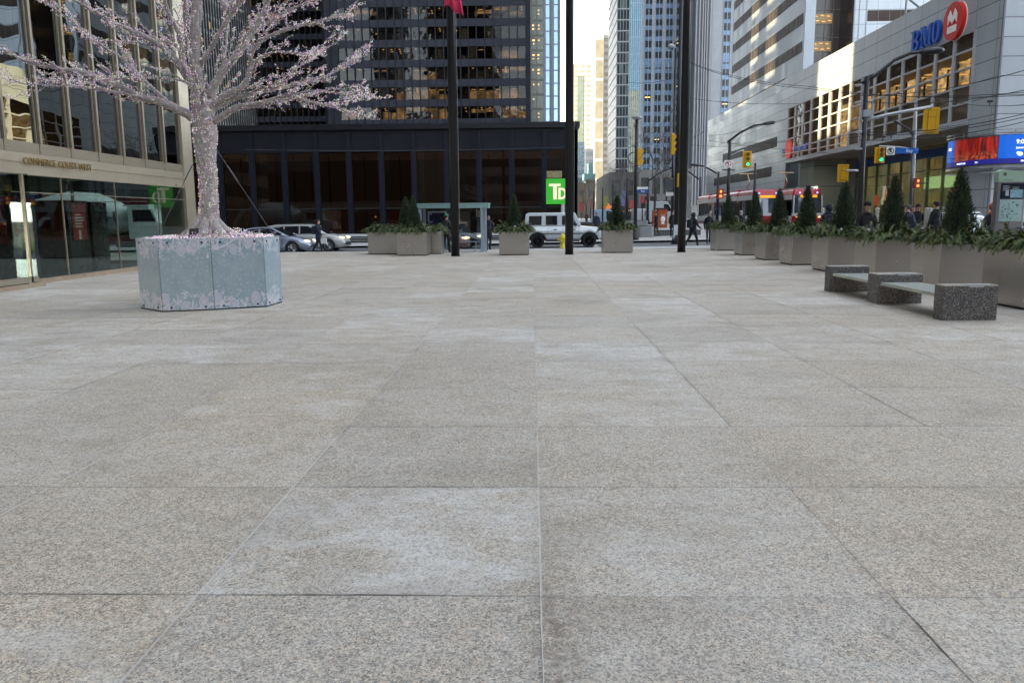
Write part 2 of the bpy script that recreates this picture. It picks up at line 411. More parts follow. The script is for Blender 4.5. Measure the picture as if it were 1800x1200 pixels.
# kerbs: a lighter granite strip along the roadway
M_KERB = P('kerb_stone', (.42, .41, .40), .7, var=.15, scale=3)
def strip(name, pts, w_, dz0, dz1, mat, fl=gz):
    b = MB()
    for (x0, y0), (x1, y1) in zip(pts[:-1], pts[1:]):
        d = Vector((x1-x0, y1-y0, 0)).normalized(); n = Vector((-d.y, d.x, 0))*w_/2
        q = [(x0-n.x, y0-n.y), (x1-n.x, y1-n.y), (x1+n.x, y1+n.y), (x0+n.x, y0+n.y)]
        vs = [(x, y, fl(x, y)+dz0) for x, y in q]+[(x, y, fl(x, y)+dz1) for x, y in q]
        b.add(vs, [(0,3,2,1),(4,5,6,7),(0,1,5,4),(1,2,6,5),(2,3,7,6),(3,0,4,7)])
    return tag(b.build(name, mat), kind='structure')
strip('kerb', [(-60, 41.32), (-30, 41.32), (-10, 41.32), (3, 41.32), (12, 41.32)], .16, .0, .134, M_KERB)
strip('kerb', [(-60, 50.58), (-30, 50.58), (-10, 50.58), (3, 50.58), (12, 50.58), (15, 50.58), (17.4, 50.58)], .16, .0, .134, M_KERB)
strip('kerb', [(28.08, 50.5), (28.08, 60), (28.08, 70), (28.08, 90.5), (28.08, 200)], .16, .0, .134, M_KERB)
strip('kerb', [(17.42, 50.6), (17.42, 60), (17.42, 70), (17.42, 90.5), (17.42, 200)], .16, .0, .134, M_KERB)
M_PAINT = P('road_paint', (.72, .72, .70), .7, var=.2, scale=6)
M_RAIL = P('rail_steel', (.35, .34, .33), .3, 1.0, var=.1)
for x in (3.6, 5.0, 13.6, 15.0):
    strip('crosswalk_marking', [(x, 42.0), (x, 49.8)], .35, .0, .005, M_PAINT)
strip('stop_line_marking', [(5.6, 42.4), (9, 42.4), (12, 42.4)], .5, .0, .005, M_PAINT)
for x in (19.65, 21.15, 22.6, 24.1):
    strip('streetcar_rail', [(x, 50.5), (x, 60), (x, 70), (x, 90.5), (x, 200)], .09, .0, .006, M_RAIL)
# ------------------------------------------------------------------ shared materials
M_BRONZE = P('brushed_steel_warm', (.42, .37, .29), .34, .75, var=.10, scale=1.5, stretch=(1, 1, 6))
M_STEELW = P('stainless_band', (.60, .53, .42), .32, .7, var=.12, scale=.8)
M_BLACK = P('black_steel', (.010, .011, .015), .42, .3, var=.25, scale=2, spec=.5)
M_BLACK2 = P('black_spandrel', (.012, .013, .018), .55, .0, var=.12, scale=.7, spec=.2)
M_DARK = P('dark_interior', (.020, .018, .017), .8, var=.3, scale=.6)
M_CEIL = P('interior_ceiling', (.16, .14, .12), .8, var=.2, scale=1.2)
M_LAMPW = E_('warm_ceiling_lamp', (1.0, .60, .20), .13)
M_LAMPO = E_('orange_lamp', (1.0, .45, .10), .12)
M_GL_DK = glass('tower_glass_dark', (.60, .57, .52), .014, (.8, .86, .95), .008, .25, .55, .7)
M_GL_LOBBY = glass('lobby_glass', (.78, .84, .82), .05, (.75, .85, .88), .004, 0, .5, .20)
M_GL_WEST = glass('tower_glass_mirror', (.10, .11, .12), .30, (.72, .78, .80), .006, .10, .55, .6)

def room_mat(name, cw, ch, cols, es, lit=.18, seed=0.0, axis='x', lcol=(1.0, .62, .26), off=(0, 0)):
    """back walls of rooms seen through windows: each room has its own wall tone, a few have their lights on"""
    if name in _MC: return _MC[name]
    m, nt, p = new_mat(name); N = NT(nt); c = N.obj(); s = N.sep(c)
    a = s[0] if axis == 'x' else s[1]
    iu = N.m('FLOOR', N.m('DIVIDE', N.m('SUBTRACT', a, off[0]), cw)); iv = N.m('FLOOR', N.m('DIVIDE', N.m('SUBTRACT', s[2], off[1]), ch))
    iu2 = N.m('FLOOR', N.m('DIVIDE', N.m('ADD', a, N.m('MULTIPLY', iv, 1.7)), cw*3.1))
    w1 = N.white(N.comb(iu, iv, seed))[0]; w2 = N.white(N.comb(iu2, iv, seed+3))[0]
    nz = N.noise(N.map(c, (1.0, 1.0, 1.6)), 1.3, 4, .65)
    t = N.mix(w1, cols[0], cols[1]); t = N.mix(N.m('GREATER_THAN', w2, .62), t, cols[2])
    k = N.ramp(nz, .35, .65, .35, 1.6); t = N.mix(1.0, t, N.comb(k, k, k), 'MULTIPLY')
    N.lk(t, p.inputs['Base Color']); p.inputs['Roughness'].default_value = .8
    on = N.m('MULTIPLY', N.m('GREATER_THAN', w2, 1-lit), N.ramp(w1, .1, .8, .35, 1))
    p.inputs['Emission Color'].default_value = (*lcol, 1)
    kk = N.m('MULTIPLY', N.m('MULTIPLY', on, k), es)
    N.lk(kk, p.inputs['Emission Strength'])
    m.cycles.emission_sampling = 'NONE'
    _MC[name] = m; return m

# ------------------------------------------------------------------ office tower at the left (see-through lobby)
FX = -12.7; CY = 30.0; BX = -30.9
tw = thing('office_tower', (FX, CY, 0), 'glass office tower with steel mullions and a see-through lobby left of the lit tree', 'building')
O = (FX, CY, 0)
mull = [19.36+1.42*k for k in range(-14, 8)]            # mullion positions along the facade
mull = [y for y in mull if y < 29.6]
b = MB(O); b.box(BX, FX, -60, CY, 2.74, 3.28); b.box(BX, FX+.03, -60, CY+.03, 3.05, 3.07)
b.build('steel_band', M_STEELW, tw)
b = MB(O)
for y0, y1 in zip(mull[:-1], mull[1:]): b.box(FX-.3, FX-.01, y0+.015, y1-.015, 3.285, 3.56)
b.box(FX-.3, FX-.01, mull[-1]+.015, CY, 3.285, 3.56); b.box(BX, FX-.3, CY-.3, CY-.01, 3.285, 3.56)
b.build('base_panels', M_BRONZE, tw)
b = MB(O); b.box(FX-.07, FX-.05, -60, CY-.9, 3.56, 30); b.build('window_wall', M_GL_WEST, tw)
b = MB(O); b.box(BX, FX-.8, CY-.12, CY-.08, 3.56, 30); b.build('window_wall', M_GL_WEST, tw)
b = MB(O)
for y in mull:
    b.box(FX-.045, FX+.055, y-.045, y+.045, 3.56, 60); b.box(FX-.045, FX+.0, y-.12, y-.09, 3.56, 60)
b.build('mullions', M_BRONZE, tw)
b = MB(O); b.box(FX-.9, FX+.06, CY-.75, CY+.06, 0, 60); b.build('corner_column', M_STEELW, tw)
b = MB(O)
for k in range(7):
    z = 3.56+3.75*k
    b.box(FX-6, FX-.2, -60, CY-1, z+2.65, z+3.55); 
b.build('floor_slabs', M_DARK, tw)
b = MB(O)
rnd = random.Random(5)
for k in range(7):
    z = 3.56+3.75*k+2.62
    for q in range(26):
        y = -6+q*1.42
        for x in (FX-1.6, FX-3.0, FX-4.6):
            if rnd.random() < .35: b.box(x, x+.5, y, y+.25, z-.02, z)
b.build('ceiling_lights', M_LAMPW, tw)
b = MB(O); b.box(FX-6.3, FX-6.0, -60, CY-1, 3.56, 30); b.build('room_walls', room_mat('rooms_left', 1.42, 3.75, ((.05, .055, .06), (.13, .14, .15), (.20, .19, .17)), .12, .08, 1.0, 'y'), tw)
b = MB(O); b.box(BX-5.7, FX-.9, -60, CY-.9, 30.01, 210); b.box(BX+.4, FX-6.4, -60, CY-.9, 3.3, 30.0)  # upper shaft deepened out of view to set the sun patch edge
b.build('tower_shaft', P('tower_shaft_glass', (.06, .07, .08), .18, .6, var=.2, scale=.2), tw)
# lobby
b = MB(O)
b.box(FX-.05, FX-.03, 19.55, CY-.8, .12, 2.74)
b.build('lobby_glass', M_GL_LOBBY, tw)
b = MB(O); b.box(BX, FX-1, CY-.5, CY-.48, .12, 2.74); b.build('lobby_glass', M_GL_LOBBY, tw)
b = MB(O)
b.box(FX-.14, FX+.06, 19.5, CY-.76, 0, .12)
b.box(BX, FX-.9, CY-.6, CY-.4, 0, .12)
b.build('lobby_sill', P('bronze_sill', (.36, .28, .20), .4, .3, var=.2, scale=3), tw)
for y in (21.6, 24.4, 27.2):
    b = MB(O); b.box(FX-.06, FX-.02, y-.012, y+.012, .12, 2.74); b.build('lobby_post', M_BRONZE, tw)
for x in (-27, -22, -17):
    b = MB(O); b.box(x-.03, x+.03, CY-.54, CY-.44, .12, 2.74); b.build('lobby_post', M_BRONZE, tw)
b = MB(O); b.box(FX-.09, FX+.0, 19.55, CY-.8, 2.30, 2.32); b.build('lobby_rail', M_BRONZE, tw)
b = MB(O); b.box(BX, FX-.2, 6, CY-.55, .02, .03); b.build('lobby_floor', P('polished_floor', (.16, .15, .14), .12, var=.2), tw)
b = MB(O); b.box(BX, FX-.2, -60, CY-.6, 2.70, 2.735); b.build('lobby_ceiling', M_DARK, tw)
b = MB(O)
for x, y, wx, wy in ((-14.6, 21.9, .55, .55), (-14.6, 24.6, .55, .55), (-15.2, 27.2, .4, .5), (-17.2, 22.6, .9, .3), (-22.5, 12.5, 4, .5)):  # narrow slab behind the posters added to cover a bright patch beyond
    b.box(x-wx, x+wx, y-wy, y+wy, .03, 2.2 if wx < 1 else 2.69)
b.build('lobby_pylons', P('dark_pylon', (.05, .045, .04), .25, .2, var=.2), tw)
b = MB(O)
for x, y in ((-14.04, 21.9), (-14.04, 24.6)): b.box(x, x+.02, y-.38, y+.38, 1.0, 2.1)
for x, y in ((-14.6, 21.34), (-14.6, 24.04)): b.box(x-.42, x+.42, y-.02, y, 1.0, 2.1)
po = b.build('posters', P('red_poster', (.26, .03, .03), .35, var=.5, scale=6, stretch=(1, 1, .4)), tw)
b = MB(O)
for x, y in ((-14.02, 21.9), (-14.02, 24.6)):
    for k in range(5): b.box(x, x+.012, y-.25, y+.1+.05*(k % 3), 1.75-.09*k, 1.79-.09*k)
    b.box(x, x+.012, y-.10, y+.02, 1.02, 1.30)
b.build('poster_print', P('poster_white', (.6, .5, .45), .5, var=.4, scale=10), po).matrix_local = Matrix.Identity(4)
b = MB(O); b.box(-20, -14, 29.0, 29.02, 2.25, 2.27); b.box(-13.05, -13.02, 27.1, 27.5, 1.95, 2.12)
b.build('lobby_notice', P('paper_notice', (.6, .65, .66), .5), tw)
# glass vestibule standing proud of the lobby
v = thing('entrance_vestibule', (-12.2, 16.5, 0), 'glass entrance vestibule with steel door frames jutting from the lobby at the left edge', 'entrance')
b = MB(); b.box(-.6, .12, -4, 2.95, 0, .10); b.build('sill', P('bronze_sill', (0, 0, 0)), v)
b = MB(); b.box(-.012, .012, -4, 2.85, .10, 2.72); b.box(-.5, -.012, 2.84, 2.86, .10, 2.72); b.build('glass', M_GL_LOBBY, v)
b = MB()
for y in (-1.6, -.2, .95, 1.35, 2.6): b.box(-.04, .03, y-.035, y+.035, .10, 2.72)
b.box(-.04, .03, -4, 2.85, .12, .26); b.build('door_frame', M_BRONZE, v)
b = MB(); b.tube([(.07, 1.05, .9), (.07, 1.05, 1.3)], .015); b.tube([(.07, 1.25, .9), (.07, 1.25, 1.3)], .015); b.build('door_handle', M_BRONZE, v)
# raised letters
M_LETTER = P('bronze_letter', (.26, .18, .07), .35, .6, var=.2)
lt = text_mesh('COMMERCE COURT WEST', .25, 'lettering', M_LETTER, tw, frame((.05, 19.95-CY, 3.0), (0, 1, 0)), .012, 1.08, .0, xs=.98)
for vtx in lt.data.vertices: pass

# ------------------------------------------------------------------ low black banking pavilion across Bay Street
PY = 62.0; PX1 = 3.35; PX0 = -42.0; PZ = 8.62; PB = -.25
pv = thing('bank_pavilion', (PX1, PY, PB), 'long low black steel and glass banking pavilion across the road', 'building')
O = (PX1, PY, PB)
b = MB(O); b.box(PX0, PX1+.25, PY-.25, PY+45, PZ-.42, PZ); b.box(PX0, PX1+.05, PY+.0, PY+45, PZ-.6, PZ-.42); b.build('roof', M_BLACK, pv)
b = MB(O); b.box(PX0, PX1, PY+.02, PY+.2, PZ-2.05, PZ-.6); b.box(PX1-.2, PX1-.02, PY+.2, PY+45, PZ-2.05, PZ-.6)
b.build('fascia', M_BLACK2, pv)
cols = [xat(p, PY) for p in (392, 449, 505.5, 562, 619, 676, 733, 789, 845, 901, 957)]
step = (cols[-1]-cols[0])/10
xs_ = [cols[0]+step*k for k in range(-6, 11)]
M_MULL = P('blue_black_steel', (.013, .015, .022), .5, .0, var=.15, scale=2, spec=.2)
for x in xs_:
    b = MB(O); b.box(x-.20, x-.06, PY-.10, PY+.25, PB, PZ-.6); b.box(x-.06, x+.12, PY-.20, PY+.3, PB, PZ-.6); b.box(x+.12, x+.22, PY-.08, PY+.25, PB, PZ-.6)
    b.build('steel_column', M_MULL, pv)
b = MB(O)
for k in range(18): b.box(PX1-.22, PX1+.05, PY+2.5*k-.12, PY+2.5*k+.12, PB, PZ-.6)
b.box(PX1-.45, PX1+.12, PY-.12, PY+.5, PB, PZ-.6)
b.build('side_columns', M_MULL, pv)
b = MB(O); b.box(PX0, PX1-.25, PY+.10, PY+.12, PB, PZ-2.05); b.box(PX1-.14, PX1-.12, PY+.3, PY+45, PB, PZ-2.05)
b.build('window_glass', glass('pavilion_glass', (.42, .36, .32), .05, (.75, .75, .8), .01, .03, .2, .6), pv)
b = MB(O); b.box(PX0, PX1-.2, PY+.04, PY+.2, 2.28, 2.36); b.box(PX0, PX1, PY-.1, PY+.3, PB, PB+.12); b.build('transom', P('transom_steel', (.05, .05, .055), .35, .5), pv)
b = MB(O); b.box(PX0, PX1-.5, PY+9, PY+9.3, PB, PZ-2); b.build('back_wall', P('pavilion_room', (.10, .09, .088), .7, var=.45, scale=.35, emit=(1.0, .80, .72), es=.0028), pv)  # wall glows faintly to stand in for interior lighting
b = MB(O); b.box(PX0, PX1-.3, PY+.3, PY+44, PZ-2.0, PZ-1.9); b.build('ceiling', P('pavilion_ceiling', (.05, .044, .04), .6, var=.3, scale=.5), pv)
b = MB(O)
for k in range(9): b.box(PX0, PX1-.5, PY+1+1.0*k, PY+1.10+1.0*k, PZ-2.1, PZ-2.04)
b.build('ceiling_lights', E_('ceiling_strip', (1.0, .75, .6), .006), pv)
b = MB(O)
for px0, px1, pz in ((579, 602, 2.2), (684, 701, 2.1), (915, 925, 1.2)):
    x0 = xat(px0, PY+3); x1 = xat(px1, PY+3); b.box(x0, x1, PY+3, PY+3.3, PB, pz)
    for q in (0, .4, .7): b.box(x0+q*(x1-x0), x0+q*(x1-x0)+.03, PY+2.97, PY+3.0, PB, pz)
b.build('wood_panels', P('lit_wood', (.20, .08, .04), .5, var=.35, scale=2, stretch=(4, 1, .5), emit=(1, .3, .12), es=.004), pv)
b = MB(O)
for px, z in ((740, 1.4), (756, 1.0), (820, .9), (867, 1.0), (920, 1.1), (931, 1.0), (617, 1.5), (660, 1.6)):
    x = xat(px, PY+2.5); b.box(x-.08, x+.08, PY+2.5, PY+2.6, z, z+.14)
b.build('interior_lamps', E_('interior_spot', (1.0, .55, .25), .12), pv)
b = MB(O)
for q in range(26):
    x = PX0+8+q*1.45; b.box(x, x+.05, PY+4.0, PY+4.1, PB, PZ-2.1)
b.build('interior_columns', P('inner_column', (.08, .07, .065), .5), pv)
# low wall with steel rails in front of the pavilion
def gzs(x, y=52): return gz(x, y)+.13
wl = thing('parapet_wall', (-8, 57, gzs(-8)), 'long low pale stone wall with dark rails in front of the black pavilion', 'wall')
O = (-8, 57, gzs(-8))
b = MB(O); b.box(-30, 4.6, 57.0, 57.5, .30, .46); b.build('coping', P('pale_coping', (.55, .55, .55), .6, var=.15), wl)
b = MB(O); b.box(-30, 4.5, 57.1, 57.45, -.6, .30); b.build('wall_face', P('wall_dark', (.10, .105, .115), .5, .2, var=.2, scale=2), wl)
for k in range(3):
    b = MB(O); b.box(-30, 4.55, 56.98, 57.09, -.20+.17*k, -.13+.17*k); b.build('rail', P('rail_pale', (.36, .37, .38), .3, .8, var=.2), wl)
wl2 = thing('parapet_wall', (12, 60, gzs(12)), 'low pale stone wall with dark rails by the orange kiosk near the corner', 'wall')
O = (12, 60, gzs(12))
z0 = gz(10, 58)+.13
b = MB(O); b.box(6.2, 12.2, 58.0, 58.5, z0+.42, z0+.56); b.build('coping', _MC['pale_coping'], wl2)
b = MB(O); b.box(6.3, 12.1, 58.1, 58.45, -.6, z0+.42); b.build('wall_face', _MC['wall_dark'], wl2)
# green bank sign on a post
sg = thing('bank_sign', (xat(976, 59), 59, gzs(2)), 'square green sign with joined pale letters on a pale post before the pavilion', 'sign')
O = (0, 0, 0)
sy = 59.0; s0 = atY(960, 359, sy); s1 = atY(1001, 314, sy); L = sg.location
w_ = s1.x-s0.x; h_ = s1.z-s0.z
b = MB(); b.box(s0.x-L.x, s1.x-L.x, -.12, .12, s0.z-L.z, s1.z-L.z)
b.build('sign_board', E_('sign_green', (.045, .46, .03), .035), sg)
def sgn(u, v_, d): return (s0.x-L.x+u*w_, -d, s0.z-L.z+v_*h_)
b = MB()
b.prismf([(.12, .80), (.62, .80), (.62, .70), (.46, .70), (.46, .18), (.30, .18), (.30, .70), (.12, .70)], sgn, .121, .135)
dd = [(.52, .64), (.66, .64)]+[(.66+.22*math.sin(t*math.pi/8), .41+.23*math.cos(t*math.pi/8)) for t in range(1, 8)]+[(.66, .18), (.52, .18)]
di = [(.62, .55), (.66, .55)]+[(.66+.12*math.sin(t*math.pi/8), .41+.14*math.cos(t*math.pi/8)) for t in range(1, 8)]+[(.66, .27), (.62, .27)]
n = len(dd)
for i in range(n):
    j = (i+1) % n
    b.prismf([dd[i], dd[j], di[j], di[i]], sgn, .122, .136)
b.build('letters', E_('sign_cream', (1.0, .87, .58), .05), sg)
b = MB(); b.cyl((.55, 0, 0), (.55, 0, s0.z-L.z), .13, n=10); b.build('post', P('sign_post', (.5, .52, .52), .5), sg)
b = MB(); b.box(s0.x-L.x+.05, s0.x-L.x+1.15, -.05, .05, s1.z-L.z+.06, s1.z-L.z+.55); b.build('notice_panel', P('brass_panel', (.34, .29, .16), .4, .4, var=.4, scale=5), sg)
# ------------------------------------------------------------------ black curtain-wall towers
ROOM_A = room_mat('rooms_dark_tower', 1.52, 3.66, ((.025, .023, .022), (.12, .10, .085), (.06, .056, .052)), .055, .22, 2.0, 'x')
ROOM_B = room_mat('rooms_gold_tower', 1.52, 3.66, ((.04, .04, .045), (.16, .15, .14), (.12, .12, .13)), .07, .10, 7.0, 'x')
M_SPAN = P('tower_spandrel', (.022, .025, .037), .6, .0, var=.10, scale=.4, spec=.15)
M_MUL2 = P('tower_mullion', (.016, .018, .028), .6, .0, var=.1, scale=.5, spec=.15)
def curtain_tower(label, x0, x1, y, dep, z0, nf, fh, sill, spacing, room, top, seed, lamps=.4, sp=M_SPAN, gl=M_GL_DK, pier=.9):
    """front (-Y) facade at y: window band per floor, spandrels, thin projecting mullions, rooms behind"""
    t = thing('black_tower', (x0, y, 0), label, 'building'); O = (x0, y, 0); rn = random.Random(seed)
    b = MB(O); b.box(x0, x1, y+5.2, y+dep, 0, top); b.box(x0, x0+pier, y, y+5.2, 0, top); b.box(x0+pier*.45, x0+pier*.53, y-.3, y, 0, top); b.box(x1-.9, x1, y, y+5.2, 0, top)
    b.box(x0+.9, x1-.9, y, y+5.2, z0+nf*fh+.01, top); b.box(x0+.9, x1-.9, y, y+5.2, 0, z0-fh*.0-.01)
    b.build('tower_body', P('tower_black', (.014, .016, .023), .6, .0, var=.2, scale=.3, spec=.15), t)
    b = MB(O)
    for k in range(nf): b.box(x0+.9, x1-.9, y+.02, y+.35, z0+k*fh, z0+k*fh+sill)
    b.build('spandrels', sp, t)
    b = MB(O)
    for k in range(nf): b.box(x0+.9, x1-.9, y+.4, y+5.1, z0+k*fh-.02, z0+k*fh+.28)
    b.build('floor_slabs', M_CEIL, t)
    for k in range(nf):
        z = z0+k*fh
        b = MB(O); b.box(x0+.9, x1-.9, y+.20, y+.22, z+sill, z+fh); o = b.build('window_band', gl, t)
    b = MB(O)
    n = int((x1-x0-1.8)/spacing); st = (x1-x0-1.8)/n
    for i in range(n+1): b.box(x0+.9+i*st-.09, x0+.9+i*st+.09, y-.17, y+.25, z0, z0+nf*fh)
    b.build('mullions', M_MUL2, t)
    b = MB(O)
    for k in range(nf):
        z = z0+k*fh; i = 0
        while i < n:
            g = rn.choice((1, 2, 2, 3, 4)); dpt = rn.choice((1.2, 2.2, 3.4, 4.8))
            b.box(x0+.9+i*st+.02, x0+.9+min(n, i+g)*st-.02, y+dpt, y+dpt+.1, z+.29, z+fh-.03)
            if rn.random() < .35: b.box(x0+.9+i*st-.03, x0+.9+i*st+.03, y+.5, y+dpt, z+.29, z+fh-.03)
            i += g
    b.build('room_walls', room, t)
    b = MB(O)
    for k in range(nf):
        z = z0+k*fh; i = 0
        while i < n:
            g = rn.choice((2, 3, 4, 5)); on = rn.random() < lamps; kind = rn.choice((0, 0, 1))
            if on:
                for j in range(i, min(n, i+g)):
                    x = x0+.9+(j+.5)*st
                    if kind == 0:
                        for q, yy in enumerate((.7, 1.5, 2.3)):
                            if rn.random() < .6: b.box(x-.14, x+.14, y+yy, y+yy+.2, z+fh-.30-.22*q, z+fh-.16-.22*q)
                    elif rn.random() < .5: b.box(x-.45, x+.45, y+1.0, y+1.1, z+fh-.5, z+fh-.42)
            i += g
    b.build('office_lights', M_LAMPW, t)
    b = MB(O)
    for k in range(nf):
        z = z0+k*fh
        for j in range(n):
            x = x0+.9+(j+.5)*st; r_ = rn.random()
            if r_ < .07: b.box(x-st*.42, x+st*.42, y+.5, y+.54, z+sill+.1, z+fh-.05)
            elif r_ < .12: b.box(x-st*.42, x-st*.1, y+.5, y+.54, z+sill+.1, z+fh-.05)
            elif r_ < .30: b.box(x-.5, x+.4, y+.8, y+1.4, z+sill, z+sill+rn.uniform(.2, .8))
    b.build('blinds', P('office_blind', (.15, .14, .125), .7, var=.3, scale=1), t)
    return t
Y1 = 158.0
curtain_tower('huge black office tower with lit floors directly above the black pavilion', xat(584, Y1), xat(934, Y1), Y1, 40, 8.0, 12, 3.66, 1.35, 1.52, ROOM_A, 200, 11, .60, pier=2.35)
Y2 = 228.0
t2 = curtain_tower('second black tower, farther off, its grid seen through the right branches of the tree', xat(438, Y2), xat(586, Y2), Y2, 40, 10.0, 20, 3.66, 1.45, 1.52, ROOM_B, 220, 23, .22)
# golden reflections in its left bays, imitated by glowing panels
b = MB((xat(438, Y2), Y2, 0)); rn = random.Random(4)
for k in range(20):
    z = 10.0+3.66*k
    x = xat(438, Y2)+1.0
    for j in range(2):
        if rn.random() < .8:
            for q in range(3):
                if rn.random() < .8: b.box(x+.1+j*1.52+q*.45, x+.1+j*1.52+q*.45+rn.uniform(.15, .38), Y2+.6, Y2+.7, z+1.5, z+3.5)
b.build('window_reflections', P('glowing_gold_reflection', (.85, .60, .25), .6, emit=(1.0, .62, .20), es=.05), t2)
# side-on black tower behind the tree
Xs = -70.0
ts = thing('black_tower', (Xs, 165, 0), 'side-on black ribbed tower just right of the tree trunk, behind the pavilion', 'building')
O = (Xs, 165, 0); b = MB(O); b.box(Xs-40, Xs, 66, 206, 0, 200); b.build('tower_body', P('tower_side', (.016, .017, .021), .35, .3, var=.15, scale=.3), ts)  # hidden near stretch of the body added to block the sun
b = MB(O)
for k in range(58): b.box(Xs, Xs+.28, 120.5+1.5*k, 120.6+1.5*k, 8, 200)
b.build('mullions', P('tower_rib', (.045, .048, .056), .4, .3), ts)
b = MB(O)
for k in range(52): b.box(Xs+.0, Xs+.05, 120, 206, 8+3.66*k, 8.9+3.66*k)
b.build('spandrels', P('tower_side_band', (.024, .026, .031), .4, .2), ts)
b = MB(O); rn = random.Random(9)
for q in range(90):
    k = rn.randrange(1, 24); y = 121+1.5*rn.randrange(0, 56); b.box(Xs+.01, Xs+.06, y, y+rn.choice((1, .7)), 8+3.66*k+1.6, 8+3.66*k+2.0+rn.random())
b.build('office_lights', P('dim_office', (.3, .2, .1), .6, emit=(1.0, .55, .18), es=.03), ts)

# ------------------------------------------------------------------ generic high-rise with a gridded facade in geometry
def highrise(label, px0, px1, pxs, Y, ytop, face, colw, floor_h, wmat, gmat, bay=3.0, win=(.1, .9), wz=(.25, .85), dep=30, z0=0, body=None, ribs=0, name='high_rise', rib_mat=None, yface=381):
    """front face px0..px1 at depth Y (pixels only fix where it stands); pxs None or the pixel of the receding side"""
    x0 = xat(px0, Y); x1 = xat(px1, Y); top = atY((px0+px1)/2, ytop, Y).z if ytop is not None else 260
    t = thing(name, (x0, Y, 0), label, 'building'); O = (x0, Y, 0)
    b = MB(O); b.box(x0, x1, Y, Y+dep, 0, top); b.build('walls', wmat, t)
    n = max(1, round((x1-x0)/bay)); st = (x1-x0)/n; nf = int((top-z0)/floor_h)
    zmax = min(nf, int((atY(px0, -30, Y).z-z0)/floor_h)+1)
    cnt = 0; rest = MB(O)
    for k in range(zmax-1, -1, -1):
        for i in range(n):
            b = MB(O) if cnt < 100 else rest
            b.box(x0+(i+win[0])*st, x0+(i+win[1])*st, Y-.05, Y+.02, z0+(k+wz[0])*floor_h, z0+(k+wz[1])*floor_h)
            if cnt < 100: b.build('window', gmat, t)
            cnt += 1
    if rest.v: tag(rest.build('windows', gmat, t), kind='stuff')
    if ribs:
        b = MB(O)
        for i in range(n+1): b.box(x0+i*st-ribs/2, x0+i*st+ribs/2, Y-.25, Y+.01, 0, top)
        b.build('ribs', rib_mat or wmat, t)
    return t, x0, x1, top
M_GREEN = P('green_grey_glass', (.10, .125, .12), .15, .5, var=.5, scale=.35, stretch=(1, 1, .6))
M_BLUEG = P('sky_blue_glass', (.18, .27, .38), .15, .5, var=.25, scale=.1, stretch=(1, 1, .3))
M_MARB = P('white_marble', (.33, .345, .375), .6, var=.10, scale=.3)
M_MARB2 = P('pale_panel_metal', (.52, .56, .60), .35, .35, var=.10, scale=.5)
M_WIN_D = P('dark_window', (.020, .024, .032), .12, .2, var=.3, scale=.4)
M_LITY = E_('lit_window_small', (1.0, .68, .30), .11)
# narrow glazed tower and pale blue tower to the right of the big black one
t, x0, x1, top = highrise('narrow greenish glass tower with lit rooms squeezed beside the huge black tower', 932.5, 956, None, 200, None, 0, 0, 3.4, P('green_frame', (.13, .14, .12), .5), P('green_window', (.05, .058, .05), .2, .2, var=.6, scale=.8), 1.8, (.05, .95), (.10, .94), dep=10)
b = MB((x0, 200, 0)); rn = random.Random(3)
for q in range(46):
    i = rn.randrange(0, 2); k = rn.randrange(2, 20); x = x0+.5+i*1.3+rn.random()*.4
    b.box(x, x+.35, 199.86, 199.93, 3.4*k+2.3, 3.4*k+2.6); 
    if rn.random() < .6: b.box(x, x+.35, 199.86, 199.93, 3.4*k+1.5, 3.4*k+1.75)
b.build('office_lights', M_LITY, t)
highrise('pale blue ribbed glass tower between the greenish tower and the sky', 956, 984, None, 240, None, 0, 0, 3.6, P('blue_rib_wall', (.17, .20, .25), .5, .1, var=.1), M_BLUEG, 2.4, (.28, .72), (.06, .96), dep=20, ribs=.25)
# distant towers seen down the street
M_FAR1 = P('far_sunlit_wall', (.30, .29, .26), .6, var=.1, scale=.1)
M_FARG = P('far_window', (.10, .10, .08), .5, .0, var=.4, scale=.2)
t, x0, x1, top = highrise('distant pale residential tower with a dark glass stripe, leftmost down the street', 1008, 1039, None, 560, 113, 0, 0, 3.2, P('far_pale', (.22, .20, .18), .7), M_FARG, 3.6, (.1, .8), (.35, .8), dep=20)
b = MB((x0, 560, 0)); b.box(xat(1014, 560), xat(1025, 560), 559.6, 560, 40, 95); b.build('glass_stripe', P('far_dark_glass', (.06, .08, .07), .5, .0, var=.3, scale=.2), t)
highrise('distant tall sunlit tower with pale edges standing in the bright gap', 1044, 1058, None, 430, 41, 0, 0, 10.2, M_FAR1, P('far_gold_glass', (.11, .105, .085), .5, .0, var=.3, scale=.2), 4.4, (.04, .96), (.06, .94), dep=22)
highrise('bright narrow slab tower touching the right of the distant sunlit tower', 1058, 1070.5, None, 452, 58, 0, 0, 3.6, P('far_white', (.36, .33, .30), .7), P('far_pale_win', (.22, .19, .15), .5), 3.8, (.15, .85), (.3, .8), dep=15)
highrise('small blue-grey tower with balconies low in the street gap', 1013, 1027, None, 330, 250, 0, 0, 3.4, P('far_bluegrey', (.22, .28, .32), .4), P('far_blue_win', (.12, .18, .22), .2, .3), 3, (.05, .95), (.3, .9), dep=12)
highrise('small white balcony tower beside the small blue-grey tower', 1027, 1043, None, 350, 262, 0, 0, 3.2, P('far_balcony', (.28, .30, .32), .5), P('far_balc_win', (.20, .23, .25), .3), 4, (.1, .9), (.35, .9), dep=12)
t, x0, x1, top = highrise('cream stone block with a pale green roof at the end of the street', 1029, 1046, None, 300, 316, 0, 0, 4, P('cream_stone', (.26, .24, .20), .7), P('cream_win', (.20, .19, .17), .4), 3, (.3, .7), (.2, .8), dep=12, name='stone_block')
